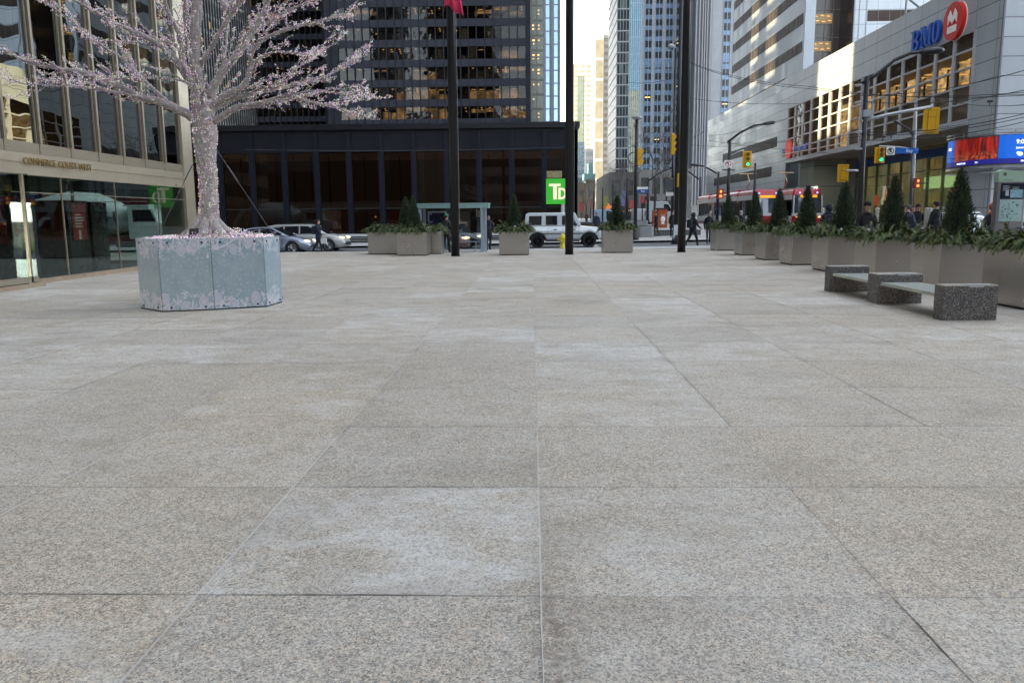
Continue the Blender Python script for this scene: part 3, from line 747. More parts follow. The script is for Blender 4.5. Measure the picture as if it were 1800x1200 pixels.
b = MB((x0, 300, 0)); b.box(x0-.6, x1, 299.5, 310, top, top+2.2); b.box(x0+1, x1-1, 300, 308, top+2.2, top+6); b.build('roof', P('copper_green', (.24, .46, .46), .5), t)
highrise('tan brick block with rows of dark windows low at the street end', 1015, 1030, None, 280, 322, 0, 0, 3.8, P('tan_brick', (.20, .16, .10), .8, var=.2), P('brick_win', (.10, .09, .08), .4), 2.4, (.25, .75), (.3, .75), dep=12, name='brick_block')
# greenish condo tower with a brown side
Yg = 270.0; xg0 = xat(1081, Yg); xg1 = xat(1101.5, Yg)
tg = thing('high_rise', (xg0, Yg, 0), 'grey-green glazed tower with white floor lines and brown side wall in mid-street', 'building'); O = (xg0, Yg, 0)
b = MB(O); b.box(xg0+.02, xg1, Yg+.02, Yg+29, 0, 250); b.build('walls', P('greygreen_wall', (.07, .09, .09), .3, .2, var=.4, scale=.4), tg)
b = MB(O); b.box(xg0-.03, xg0+.01, Yg+.3, Yg+29, 14, 250); b.build('side_wall', P('brown_panels', (.10, .07, .055), .5, var=.25, scale=.3), tg)
b = MB(O)
for k in range(72): z = 10+3.35*k; b.box(xg0-.25, xg1+.0, Yg-.22, Yg+29, z, z+.28)
b.build('floor_lines', P('white_slab_edge', (.34, .35, .35), .6), tg)
b = MB(O); rn = random.Random(8)
for k in range(38):
    for i in range(4):
        x = xg0+.15+i*(xg1-xg0)/4; z = 10+3.35*k
        if rn.random() < .75: b.box(x+.12, x+(xg1-xg0)/4-.12, Yg-.04, Yg+.02, z+.45, z+3.1)
b.build('windows', M_WIN_D, tg)
b = MB(O); 
for i in range(5): x = xg0+i*(xg1-xg0)/4; b.box(x-.06, x+.06, Yg-.12, Yg+.03, 10, 250)
b.build('mullions', P('grey_mullion', (.22, .24, .235), .5), tg)
b = MB(O)
for k in range(14): z = 78+2.0*k; b.box(xg0-2.6, xg0, Yg+2+0*k, Yg+26, z, z+.35)
b.build('balconies', P('balcony_slab', (.30, .29, .28), .6), tg)
# pale blue mirror tower
M_MIRB = P('mirror_blue', (.30, .45, .54), .12, .7, var=.12, scale=.05)
Ym = 285.0; xm0 = xat(1101.8, Ym); xm1 = xat(1122, Ym)
tm = thing('high_rise', (xm0, Ym, 0), 'slim pale blue mirrored tower right of the grey-green tower', 'building'); O = (xm0, Ym, 0)
b = MB(O); b.box(xm0, xm1, Ym, Ym+25, 0, 250); b.build('walls', M_MIRB, tm)
b = MB(O)
for i in range(7): x = xm0+i*(xm1-xm0)/6; b.box(x-.08, x+.08, Ym-.14, Ym+.02, 0, 250)
for k in range(24): b.box(xm0, xm1, Ym-.06, Ym+.01, 6+3.7*k*1.5, 6.12+3.7*k*1.5)
b.build('mullions', P('mirror_mullion', (.30, .42, .50), .3, .5), tm)
b = MB(O); b.box(xm0+.3, xm1-.3, Ym-.08, Ym-.03, 5, 44); b.build('lower_reflection', P('painted_gold_reflection', (.46, .40, .24), .15, .7, var=.5, scale=.25, stretch=(1, 1, 2.5)), tm)  # golden reflection in the lower glass, painted as pane colour
# big white bank tower with paired dark windows
Yw = 300.0
def white_tower(label, pa, pb, Yw, colpx, topz=280, dep=50):
    x0 = xat(pa, Yw); x1 = xat(pb, Yw)
    t = thing('white_tower', (x0, Yw, 0), label, 'building'); O = (x0, Yw, 0)
    b = MB(O); b.box(x0, x1, Yw, Yw+dep, 0, topz); b.build('walls', M_MARB, t)
    cs = [xat(p, Yw) for p in colpx]; rn = random.Random(int(pa))
    b = MB(O)
    for x in cs: b.box(x-1.18, x+1.18, Yw-.04, Yw+.01, 8, 130)
    b.build('glass_strips', P('blue_strip', (.14, .22, .34), .25, .35, var=.3, scale=.25), t)
    for k in range(22):
        z = 9+3.72*k
        for x in cs:
            b = MB(O)
            r_ = rn.random()
            if k in (12, 22): hh = .55
            else: hh = 2.1+.25*rn.random()
            d = rn.uniform(-.1, .25)
            b.prismf([(x-1.12, z), (x-.12, z+.0), (x-.12, z+hh), (x-1.12, z+hh-d)], lambda u, v_, q: (u, q, v_), Yw-.09, Yw-.03)
            b.prismf([(x+.12, z), (x+1.12, z), (x+1.12, z+hh-d), (x+.12, z+hh)], lambda u, v_, q: (u, q, v_), Yw-.09, Yw-.03)
            b.build('window', M_WIN_D, t)
    b = MB(O)
    for x in cs: b.box(x-.09, x+.09, Yw-.16, Yw-.0, 8, 130); b.box(x-1.30, x-1.18, Yw-.25, Yw, 8, 130); b.box(x+1.18, x+1.30, Yw-.25, Yw, 8, 130)
    b.build('ribs', P('marble_rib', (.38, .40, .44), .6), t)
    b = MB(O)
    for q in range(7):
        k = rn.randrange(2, 24); x = rn.choice(cs); b.box(x-.9, x+.9, Yw-.13, Yw-.1, 9+3.72*k+1.2, 9+3.72*k+1.5)
    b.build('office_lights', M_LITY, t)
    return t, x0, x1
white_tower('tall pale stone tower with paired dark windows between the mirrored tower and the dark mast', 1121.5, 1213, Yw, (1134.5, 1152, 1169.5, 1187))
t, x0, x1 = white_tower('pale stone tower with fluted corner, right of the rightmost black mast', 1243, 1310, 292.0, (1267.5, 1285.5, 1303))
# fluted dark and pale corner between them
Yf = 286.0
tf = thing('fluted_corner', (xat(1213, Yf), Yf, 0), 'vertically fluted grey corner shaft between the two pale stone towers', 'building'); O = tuple(tf.location)
b = MB(O); b.box(xat(1213, Yf), xat(1243, Yf), Yf, Yf+20, 0, 280); b.build('walls', P('grey_marble', (.24, .24, .24), .5), tf)
b = MB(O)
for p, wd in ((1218.5, 2.2), (1222.5, 1.6), (1228, .8), (1232, .6), (1236, .6)): x = xat(p, Yf); b.box(x-wd*.3, x+wd*.3, Yf-.02, Yf+.01, 5, 280)
b.build('dark_flutes', P('flute_dark', (.14, .14, .15), .5), tf)
b = MB(O)
for p in (1215, 1220.5, 1226, 1230, 1234, 1239): x = xat(p, Yf); b.box(x-.16, x+.16, Yf-.5, Yf+.01, 5, 280)
b.build('ribs', M_MARB, tf)
# ------------------------------------------------------------------ white panelled tower with slanting-looking window strips (parallel to the street)
def mat_panel(name, col, pu, pv_, ax='y', metal=.35, rough=.3, lw=.035, offu=0.0, offv=0.0, lc=(.07, .075, .085), var=.05):
    m, nt, p = new_mat(name); N = NT(nt); c = N.node('ShaderNodeNewGeometry').outputs['Position']; s = N.sep(c)
    a = s[1] if ax == 'y' else s[0]
    j = N.m('MAXIMUM', N.line(a, pu, lw, offu), N.line(s[2], pv_, lw*1.3, offv))
    iu = N.m('FLOOR', N.m('DIVIDE', N.m('SUBTRACT', a, offu), pu)); iv = N.m('FLOOR', N.m('DIVIDE', N.m('SUBTRACT', s[2], offv), pv_))
    r_ = N.white(N.comb(iu, iv, 1.0))[0]; k = N.ramp(r_, 0, 1, 1-var, 1+var)
    t = N.mix(1.0, col, N.comb(k, k, k), 'MULTIPLY')
    g = N.noise(N.map(c, (1, 1, .25)), .8, 4, .6); k = N.ramp(g, .3, .7, .93, 1.05); t = N.mix(1.0, t, N.comb(k, k, k), 'MULTIPLY')
    t = N.mix(j, t, lc); N.lk(t, p.inputs['Base Color'])
    p.inputs['Metallic'].default_value = metal
    N.lk(N.ramp(r_, 0, 1, rough*.85, rough*1.15), p.inputs['Roughness'])
    # each panel is set very slightly off flat
    rr = N.white(N.comb(iu, iv, 5.0))[1]
    b = N.bump(N.noise(c, .35, 2), .25, .05); N.lk(b, p.inputs['Normal'])
    return m
TX, TY = 37.0, 114.0
ft = thing('panelled_tower', (TX, TY, 0), 'towering white panelled office block with ribbon windows rising behind the curved-screen building', 'building')
O = (TX, TY, 0)
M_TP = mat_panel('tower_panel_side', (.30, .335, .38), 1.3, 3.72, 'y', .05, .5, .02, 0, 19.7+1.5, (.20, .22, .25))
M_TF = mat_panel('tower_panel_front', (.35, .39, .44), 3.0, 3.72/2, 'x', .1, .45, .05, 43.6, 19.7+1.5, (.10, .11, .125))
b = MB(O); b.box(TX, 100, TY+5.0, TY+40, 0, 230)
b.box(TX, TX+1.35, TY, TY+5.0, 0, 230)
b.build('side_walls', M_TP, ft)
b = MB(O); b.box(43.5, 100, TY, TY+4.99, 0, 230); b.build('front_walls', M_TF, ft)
M_STRIP = glass('ribbon_window', (.30, .26, .23), .16, (.9, .85, .8), .01, .3, .4, .6)
nf = 24
for k in range(nf):
    z = 12.3+3.72*k
    y0 = TY+.9 if k >= 3 else TY+7.5
    b = MB(O); b.box(TX-.03, TX+.02, y0, TY+39.9, z, z+1.45); b.build('window_strip', P('strip_glass', (.050, .038, .034), .55, .0, var=.35, scale=.5, spec=.08), ft)
nm = 0
b = MB(O)
for k in range(nf):
    z = 12.3+3.72*k
    y = TY+.9 if k >= 3 else TY+7.5
    while y < TY+39.5:
        if k < 9 and y < TY+15.2 and nm < 100:
            q = MB(O); q.box(TX-.06, TX+.0, y-.03, y+.03, z, z+1.45); q.build('window_mullion', P('strip_mullion', (.10, .085, .075), .6), ft); nm += 1
        else: b.box(TX-.06, TX+.0, y-.03, y+.03, z, z+1.45)
        y += 1.3
tag(b.build('window_mullions', P('strip_mullion', (.10, .085, .075), .6), ft), kind='stuff')
# reentrant corner of bronze glass with lit offices
b = MB(O); b.box(TX+1.35, 43.5, TY+4.6, TY+4.98, 0, 230); b.box(TX+1.36, TX+1.5, TY+.3, TY+4.6, 0, 230); b.box(43.3, 43.49, TY+.3, TY+4.6, 0, 230)
b.build('bronze_glass', P('bronze_glass', (.030, .022, .020), .2, .1, var=.25, scale=.5), ft)
b = MB(O)
for x in (38.9, 39.9, 41.2, 42.3): b.box(x-.05, x+.05, TY+4.5, TY+4.6, 0, 230)
for k in range(60): b.box(TX+1.5, 43.3, TY+4.52, TY+4.6, 3.72*k, 3.72*k+.12)
b.build('bronze_frame', P('bronze_frame', (.10, .08, .07), .4, .4), ft)
for k in range(3, 12):
    z = 3.72*k+1.9
    b = MB(O); b.box(39.6, 42.2, TY+4.44, TY+4.5, z, z+1.35); f = b.build('lit_window', P('lit_office', (.22, .15, .06), .4, var=.5, scale=1.5, emit=(1.0, .58, .16), es=.012), ft)
    for q in range(6):
        b = MB(O); x = 39.7+.85*(q % 3)+(.2 if q > 2 else 0); zz = z+.95-.7*(q//3)+.1*(q % 2); b.box(x, x+.45, TY+4.40, TY+4.43, zz, zz+.10); b.build('ceiling_lamp', M_LAMPO, f)
for k in range(2, 14):
    z = 12.3+3.72*k+.0
    b = MB(O); b.box(45.2, 99, TY-.04, TY+.01, z, z+1.4); b.build('window_strip', _MC['strip_glass'], ft)
b = MB(O)
for k in range(2, 14):
    for q in range(30): x = 45.2+1.5*q; b.box(x-.03, x+.03, TY-.07, TY-.04, 12.3+3.72*k, 13.7+3.72*k)
b.build('window_mullions', _MC['strip_mullion'], ft)
b = MB(O)
for x in (43.5, 44.2, 45.15): b.box(x-.05, x+.05, TY-.12, TY+.0, 0, 200)
b.build('corner_fins', P('fin_grey', (.25, .27, .30), .4, .5), ft)

# ------------------------------------------------------------------ bank building with the curved screen
BXF = 32.0
def Yf_(px): 
    lo, hi = 30.0, 400.0
    for _ in range(50):
        mid = (lo+hi)/2
        if xat(px, mid) > BXF: hi = mid
        else: lo = mid
    return lo
BYC = Yf_(1735)                       # near corner
grid_px = [1377, 1390, 1403.5, 1418, 1433, 1447.6, 1465, 1483, 1503, 1525, 1547.5, 1572.5, 1599, 1628, 1658, 1690]
gy = [Yf_(p) for p in grid_px]
bays = (gy[0]-gy[-1])/15
GY = [gy[-1]+bays*k for k in range(16)]   # near to far
YE = GY[-1]
ZS = 7.95; ZW0 = 8.35; ZW1 = 14.62; ZT = 18.4; YFAR = 150.0
bk = thing('bank_building', (BXF, BYC, 0), 'white panelled bank building with gridded upper windows and a curved screen on its corner', 'building')
O = (BXF, BYC, 0)
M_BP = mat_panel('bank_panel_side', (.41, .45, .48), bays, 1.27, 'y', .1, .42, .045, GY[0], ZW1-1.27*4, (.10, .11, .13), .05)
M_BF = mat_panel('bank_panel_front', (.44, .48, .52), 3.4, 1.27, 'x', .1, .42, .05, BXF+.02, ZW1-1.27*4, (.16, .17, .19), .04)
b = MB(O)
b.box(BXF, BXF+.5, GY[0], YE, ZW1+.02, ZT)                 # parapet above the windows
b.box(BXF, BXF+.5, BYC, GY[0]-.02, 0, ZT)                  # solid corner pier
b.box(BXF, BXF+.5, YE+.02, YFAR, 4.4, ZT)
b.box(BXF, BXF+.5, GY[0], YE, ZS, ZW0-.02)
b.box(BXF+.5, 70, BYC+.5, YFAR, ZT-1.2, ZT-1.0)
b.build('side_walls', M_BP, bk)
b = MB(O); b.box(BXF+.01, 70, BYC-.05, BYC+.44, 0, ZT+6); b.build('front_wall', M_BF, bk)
b = MB(O); b.box(BXF-.06, BXF+.06, BYC-.12, BYC+.02, 0, ZT); b.build('corner_trim', P('grey_trim', (.20, .21, .23), .4, .5), bk)
b = MB(O); b.box(BXF+.1, BXF+14, GY[0], YE, ZS-.02, ZS+.02+.2)
b.build('soffit', P('soffit', (.26, .22, .19), .6, var=.1, scale=.4), bk)
b = MB(O)
for k in range(30): b.box(BXF+.3+.7*(k % 12), BXF+.34+.7*(k % 12), GY[0]+.2, YE-.2, ZS-.06, ZS-.03) if k < 12 else None
b.build('soffit_lines', P('soffit_line', (.18, .15, .14), .6), bk)
# window grid: frame, glass, rooms behind
rows = [ZW0, 9.6, 10.85, 12.1, 13.35, ZW1]
b = MB(O)
for y in GY: b.box(BXF-.05, BXF+.25, y-.17, y+.17, ZW0-.02, ZW1+.02)
M_FR = P('pale_frame', (.44, .45, .47), .5, .1, var=.08)
b.build('window_posts', M_FR, bk)
b = MB(O)
for z in rows: b.box(BXF-.01, BXF+.2, GY[0]+.17, YE, z-.07, z+.07)
b.build('window_transoms', M_FR, bk)
M_GB = glass('bank_glass', (.72, .68, .62), .04, (.9, .92, 1.0), .01, .1, .5, .12)
M_OPQ = P('opaque_pane', (.52, .50, .46), .35, .1, var=.08, scale=.6)
M_OPQ2 = P('dusky_pane', (.24, .22, .20), .25, .2, var=.15, scale=.6)
for i in range(15):
    y0, y1 = GY[i]+.17, GY[i+1]-.17
    pane = MB(O); pane.box(BXF+.08, BXF+.10, y0, y1, rows[0], rows[5])
    f = pane.build('window', M_GB, bk)
    if i < 8:
        q = MB(O); q.box(BXF+.14, BXF+.16, y0, y1, rows[4]+.07, rows[5]-.07); q.build('upper_pane', M_OPQ2, f)
        q = MB(O)
        q.box(BXF+.14, BXF+.16, y0, y1, rows[0]+.07, rows[1]-.07)
        q.box(BXF+.14, BXF+.16, y0, y1, rows[1]+.07, rows[2]-.07 if i < 7 else rows[1]+.3)
        q.build('lower_pane', M_OPQ, f)
M_RW = room_mat('bank_rooms', 2.8, 1.25*5, ((.24, .16, .08), (.42, .28, .12), (.12, .09, .06)), .12, .75, 4.0, 'y', (1.0, .70, .34), (GY[0], ZW0))
b = MB(O); b.box(BXF+6.0, BXF+6.3, GY[0], YE, ZS+.25, ZW1+.4); b.build('room_walls', M_RW, bk)
b = MB(O); b.box(BXF+.5, BXF+6, GY[0]-.2, GY[0]-.05, ZS+.2, ZW1+.4); b.box(BXF+.5, BXF+6, YE+.05, YE+.2, ZS+.2, ZW1+.4); b.box(BXF+.5, BXF+6, GY[0], YE, ZW1+.1, ZW1+.3)
b.build('room_ceiling', M_CEIL, bk)
b = MB(O); rn = random.Random(12)
for i in range(9):
    for x in (1.6, 3.0, 4.4):
        for q in range(2):
            if rn.random() < .8: y = GY[i]+.5+q*1.3; b.box(BXF+x, BXF+x+.7, y, y+.5, 13.2, 13.26)
            if rn.random() < .5: b.box(BXF+5.6, BXF+5.9, y, y+rn.uniform(.2, .9), 10.9+rn.random(), 11.6+rn.random()*1.4)
b.build('ceiling_lights', E_('bank_lamp', (1.0, .66, .22), .12), bk)
b = MB(O)
for i in range(9):
    for q in range(3): y = GY[i]+.3+q*.8; b.box(BXF+3.4, BXF+3.55, y, y+.12, ZW0, ZW1-.8) if (i+q) % 2 else None
b.build('partition_posts', M_DARK, bk)
# recessed lit banking hall under the overhang
HX = BXF+5.5
b = MB(O); b.box(HX, HX+.06, GY[0]+.1, GY[12], .2, ZS-.1); b.build('hall_glass', glass('hall_glass', (.74, .75, .68), .07, (.9, .95, .95), .01, .1, .6, .6), bk)
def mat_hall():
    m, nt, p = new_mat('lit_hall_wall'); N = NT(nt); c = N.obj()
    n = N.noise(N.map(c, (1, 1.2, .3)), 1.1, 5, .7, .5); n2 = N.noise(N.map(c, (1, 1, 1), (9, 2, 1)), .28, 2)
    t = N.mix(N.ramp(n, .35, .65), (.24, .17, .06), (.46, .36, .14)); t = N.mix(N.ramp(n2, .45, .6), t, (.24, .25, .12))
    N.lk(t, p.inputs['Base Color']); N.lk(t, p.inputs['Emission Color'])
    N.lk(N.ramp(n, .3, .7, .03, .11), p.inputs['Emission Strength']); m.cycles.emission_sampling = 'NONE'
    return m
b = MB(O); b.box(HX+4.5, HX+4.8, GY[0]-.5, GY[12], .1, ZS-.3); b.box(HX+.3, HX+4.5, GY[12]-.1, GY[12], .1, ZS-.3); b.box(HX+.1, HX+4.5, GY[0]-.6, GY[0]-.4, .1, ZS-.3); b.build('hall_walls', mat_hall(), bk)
b = MB(O)
for i in range(12): b.box(HX-.10, HX+.16, GY[i]-.06, GY[i]+.06, .1, ZS-.1)
b.box(HX-.08, HX, GY[0], GY[12], 5.5, 5.6); b.build('hall_frame', P('hall_frame', (.20, .21, .14), .4, .3), bk)
b = MB(O); b.box(HX-.2, HX-.12, GY[0]+.1, GY[12], 6.7, 7.5); b.build('blue_band', P('blue_band', (.02, .07, .26), .35, var=.1), bk)
b = MB(O); b.box(HX+.4, HX+.6, 72.5, 79.5, 3.9, 5.0); b.build('light_box', E_('green_white_light', (.72, 1.0, .50), .10), bk)
b = MB(O)
for z in (2.9, 3.3): b.box(HX+.3, HX+.36, GY[0]+1, GY[4], z, z+.05)
for y in (GY[4]+.3, GY[2]+.4): b.box(HX+1, HX+1.1, y, y+.1, .2, 6.0)
b.build('hall_light_lines', E_('hall_line', (.75, 1.0, .45), .09), bk)
b = MB(O); 
for y, z, s in ((72.4, 3.2, .60), (89.0, 3.0, .50)): b.lathe((0, 0, 0), [(s, 0)], 4) if 0 else b.ell((HX-.15, y, z), .05, s, s*1.2)
b.build('red_roundels', P('hall_red', (.42, .05, .02), .5, emit=(1, .15, .05), es=.02), bk)
b = MB(O); b.ell((HX-.12, 86.6, 3.2), .06, .42, 1.0); b.build('poster', P('hall_poster', (.6, .32, .16), .5, var=.5, scale=4, emit=(1, .5, .25), es=.03), bk)
b = MB(O); b.box(HX-.1, BXF+13, GY[12], YE, .1, ZS-.05); b.build('inner_block', mat_panel('inner_block', (.14, .145, .155), 1.2, 20, 'y', .1, .5, .04, 0, 0, (.2, .2, .21)), bk)
b = MB(O); b.box(BXF+1.5, BXF+5.3, YE-6.0, YE-1, 0, ZS-.05); b.build('pale_pier', mat_panel('pale_pier', (.30, .33, .27), 5, 2.4, 'y', .1, .4, .06, 0, 0), bk)
b = MB(O); b.box(BXF+.6, BXF+.8, YE+.3, YFAR, 0, 4.38); b.build('shopfronts', P('shopfront_dark', (.09, .085, .085), .3, .3, var=.5, scale=.6, stretch=(1, 1, .5)), bk)
b = MB(O); rn = random.Random(2)
for k in range(22): y = YE+2+k*2.3; b.box(BXF+.45, BXF+.58, y, y+.5, 0, 4.38)
b.build('shopfront_posts', P('shopfront_post', (.40, .40, .38), .4, .2), bk)
b = MB(O)
for y, z in ((YE+22, 2.2), (YE+34, 2.6), (YE+40, 1.8)): b.box(BXF+.30, BXF+.42, y, y+2.6, z, z+1.3)
b.build('lit_shop_windows', E_('shop_lit', (1.0, .74, .40), .06), bk)
# window strips in the far part of the side wall
b = MB(O)
for y, z, l in ((YE+4, 10.3, 30), (YE+6, 6.6, 34)): b.box(BXF-.03, BXF+.02, y, y+l, z, z+1.3)
b.build('far_window_strips', _MC['strip_glass'], bk)
# a pale illuminated notice board inside
b = MB(O); b.box(BXF+1.2, BXF+1.3, GY[12]+.3, GY[12]+2.6, 2.6, 4.8); nb = b.build('notice_board', E_('board_white', (1, .95, .8), .11), bk)
b = MB(O)
for i in range(2):
    for k in range(4): b.box(BXF+1.17, BXF+1.195, GY[12]+.55+1.0*i, GY[12]+1.1+1.0*i, 2.8+.5*k, 3.05+.5*k)
b.build('board_print', P('board_print', (.25, .18, .12), .6), nb)
# roof steelwork above the parapet
b = MB(O)
def bar(a, c_, r_=.09): b.cyl(a, c_, r_, n=6)
p0 = (BXF+1.5, 70, ZT)
bar((BXF+2, 72, ZT-1), (BXF+2, 72, ZT+6)); bar((BXF+2, 72, ZT+4.5), (BXF+2, 66, ZT-1)); bar((BXF+2, 69, ZT+5), (BXF+2, 63, ZT-1)); bar((BXF+2, 77, ZT-1), (BXF+2, 77, ZT+5)); bar((BXF+2, 77, ZT+2.5), (BXF+2, 71, ZT-1))
b.build('roof_steelwork', P('roof_steel', (.16, .19, .20), .5, .5), bk)

# sign letters and roundel
M_SIGNB = P('sign_blue', (.004, .075, .42), .35, var=.06, scale=2)
M_SIGNR = P('sign_red', (.62, .018, .012), .35, var=.05, scale=2)
M_SIGNW = P('sign_white', (.86, .84, .80), .4, var=.04)
def sidefn(yf, yn, zb, zt, x0=BXF):
    """u from far (0) to near (1) along the facade, v up, d out towards the street"""
    return lambda u, v, d: (x0-d, yf+(yn-yf)*u, zb+(zt-zb)*v)
ysn = [Yf_(1587), Yf_(1635), Yf_(1640), Yf_(1675)]
zl0 = atY(1612, 83, Yf_(1612)).z; zl1 = atY(1612, 45, Yf_(1612)).z
bs = thing('bank_letters', (BXF, ysn[0], zl0), 'large blue serif letters BMO fixed high on the white panelled wall', 'lettering')
Lz = Vector(bs.location)
def letters3(fn, parent, M, org):
    def sl(poly, n, d=0.0): b.prismf(poly, fn, .10+d, .34+d)
    # B
    b = MB(org)
    b.prismf([(.00, 0), (.165, 0), (.165, .09), (.00, .09)], fn, .10, .33)
    b.prismf([(.00, .91), (.165, .91), (.165, 1), (.00, 1)], fn, .10, .33)
    b.prismf([(.05, .085), (.125, .085), (.125, .915), (.05, .915)], fn, .10, .34)
    for zc, hh, rw in ((.745, .255, .105), (.265, .265, .125)):
        o_ = []; i_ = []
        for t in range(13):
            a = -math.pi/2+math.pi*t/12
            o_.append((.165+rw*math.cos(a), zc+hh*math.sin(a))); i_.append((.165+(rw-.062)*math.cos(a), zc+(hh-.085)*math.sin(a)))
        for t in range(12): b.prismf([o_[t], o_[t+1], i_[t+1], i_[t]], fn, .10, .335+.002*(hh > .26))
        b.prismf([(.12, zc-hh), (.166, zc-hh), (.166, zc-hh+.085), (.12, zc-hh+.085)], fn, .10, .331)
        b.prismf([(.12, zc+hh-.085), (.166, zc+hh-.085), (.166, zc+hh), (.12, zc+hh)], fn, .10, .332)
    b.build('letter', M, parent)
    # M
    b = MB(org)
    for x, w__ in ((.34, .13), (.59, .15)): b.prismf([(x, 0), (x+w__, 0), (x+w__, .09), (x, .09)], fn, .10, .33)
    b.prismf([(.34, .91), (.44, .91), (.44, 1), (.34, 1)], fn, .10, .33); b.prismf([(.63, .91), (.74, .91), (.74, 1), (.63, 1)], fn, .10, .33)
    b.prismf([(.385, .08), (.415, .08), (.415, .92), (.385, .92)], fn, .10, .335)
    b.prismf([(.635, .08), (.71, .08), (.71, .92), (.635, .92)], fn, .10, .336)
    b.prismf([(.39, 1), (.465, 1), (.555, .12), (.51, .12)], fn, .10, .338); b.prismf([(.525, .12), (.555, .12), (.67, 1), (.64, 1)], fn, .10, .340)
    b.build('letter', M, parent)
    # O
    b = MB(org); o_ = []; i_ = []
    for t in range(24):
        a = 2*math.pi*t/24; o_.append((.875+.125*math.cos(a), .5+.52*math.sin(a))); i_.append((.875+.052*math.cos(a), .5+.42*math.sin(a)))
    for t in range(24): b.prismf([o_[t], o_[(t+1) % 24], i_[(t+1) % 24], i_[t]], fn, .10, .34)
    b.build('letter', M, parent)
letters3(sidefn(ysn[0], ysn[1], zl0, zl1), bs, M_SIGNB, tuple(Lz))
zc = (atY(1657, 2, Yf_(1657)).z+atY(1657, 75, Yf_(1657)).z)/2; yc = Yf_(1658.5); rr_ = .92* (atY(1657, 2, Yf_(1657)).z-atY(1657, 75, Yf_(1657)).z)/2
rd = thing('bank_roundel', (BXF, yc, zc), 'large red disc with white crowned emblem right of the blue letters', 'sign'); O2 = tuple(rd.location)
fn = lambda u, v, d: (BXF-d, yc-u*rr_, zc+v*rr_)
circ = [(math.cos(2*math.pi*t/40), math.sin(2*math.pi*t/40)) for t in range(40)]
b = MB(O2); b.prismf(circ, fn, .08, .42); b.build('red_disc', M_SIGNR, rd)
b = MB(O2); b.prismf([(u*1.04, v*1.04) for u, v in circ], fn, .02, .079); b.build('white_rim', M_SIGNW, rd)
b = MB(O2)
b.prismf([(-.48, -.60), (.48, -.60), (.48, -.24), (-.48, -.24)], fn, .421, .45)
b.prismf([(-.48, -.14), (-.24, .12), (0, -.14), (0, .22), (-.24, .62), (-.48, .34)], fn, .421, .45)
b.prismf([(0, -.14), (.24, .12), (.48, -.14), (.48, .34), (.24, .62), (0, .22)], fn, .421, .449)
b.build('emblem', M_SIGNW, rd)
# small projecting blue lettering with a red disc above the lower entrance
ya, yb_ = Yf_(1384), Yf_(1440)
s2 = thing('hanging_sign', (BXF-1.0, ya, 8), 'small blue lettering with a red disc hanging below the far windows', 'sign')
zb_ = atY(1400, 272, ya).z; zt_ = atY(1400, 258, ya).z
def fn2(u, v, d): 
    y = ya+(yb_-ya)*u
    return (BXF-1.0-d, y, zb_+(zt_-zb_)*v*y/ya*1.0)
b = MB(tuple(s2.location)); b.box(BXF-1.0, BXF-.95, yb_, ya, zb_-.25, zb_-.10); b.build('rail', P('sign_rail', (.28, .06, .05), .5), s2)
hh = (zt_-zb_)
o = text_mesh('BMO', hh*1.0, 'letters', M_SIGNB, s2, frame((-.05, -.2, zb_-8), (0, -1, 0)), .04, 1.0, .01, xs=1.1)
o = text_mesh('Financial', hh*1.0, 'letters', M_SIGNB, s2, frame((-.05, -(ya-Yf_(1406)), zb_-8), (0, -1, 0)), .04, 1.0, .01, xs=1.35)
b = MB(tuple(s2.location)); y_ = Yf_(1397.5)
b.prismf([(math.cos(2*math.pi*t/24), math.sin(2*math.pi*t/24)) for t in range(24)], lambda u, v, d: (BXF-1-d, y_-u*1.1, zb_+hh*.5+v*1.15), .06, .22); rdc = b.build('red_disc', E_('sign_red_lit', (.7, .03, .02), .03), s2)
# curved digital screen
arc = [(31.15, BYC+4.4), (30.98, BYC+3.4), (30.92, BYC+2.4), (31.0, BYC+1.3), (31.25, BYC+.3), (31.75, BYC-.45), (32.5, BYC-.9), (33.4, BYC-1.05), (34.8, BYC-1.1), (38, BYC-1.12)]
ds = thing('digital_screen', (31.5, BYC, 5), 'curved blue and red digital screen wrapped round the white building corner', 'screen'); O3 = tuple(ds.location)
zs0 = atY(1720, 289, BYC).z; zs1 = atY(1720, 240, BYC).z
cum = [0]
for a, c_ in zip(arc[:-1], arc[1:]): cum.append(cum[-1]+math.hypot(c_[0]-a[0], c_[1]-a[1]))
def arcp(s_, out=0.0):
    s_ = clip(s_, 0, cum[-1]-1e-4)
    for i in range(len(arc)-1):
        if s_ <= cum[i+1]:
            t = (s_-cum[i])/(cum[i+1]-cum[i]); a = Vector((*arc[i], 0)); c_ = Vector((*arc[i+1], 0)); d = (c_-a).normalized()
            return a+(c_-a)*t+Vector((d.y, -d.x, 0))*out
def ribbon(s0_, s1_, z0, z1, o0, o1, org, n=10):
    b = MB(org); P0 = []
    for i in range(n+1):
        s_ = s0_+(s1_-s0_)*i/n; a = arcp(s_, -o0*-1 if False else o0); c_ = arcp(s_, o1)
        P0 += [(a.x, a.y, z0), (c_.x, c_.y, z0), (c_.x, c_.y, z1), (a.x, a.y, z1)]
    fs = []
    for i in range(n):
        for k in range(4): fs.append((i*4+k, i*4+(k+1) % 4, (i+1)*4+(k+1) % 4, (i+1)*4+k))
    fs += [(3, 2, 1, 0), tuple(n*4+k for k in range(4))]
    b.add(P0, fs); return b
H_ = zs1-zs0; LT = cum[-1]
sR0 = 1.35; sR1 = 5.35
ribbon(0, LT, zs0-.05, zs1+.05, -.30, -.01, O3, 24).build('casing', P('screen_casing', (.10, .10, .12), .5, .3), ds)
MBL = E_('screen_blue', (.004, .12, .62), .065)
ribbon(.03, sR0, zs0+.34*H_/1.9*1, zs1, 0, .03, O3, 8).build('screen_panel', MBL, ds)
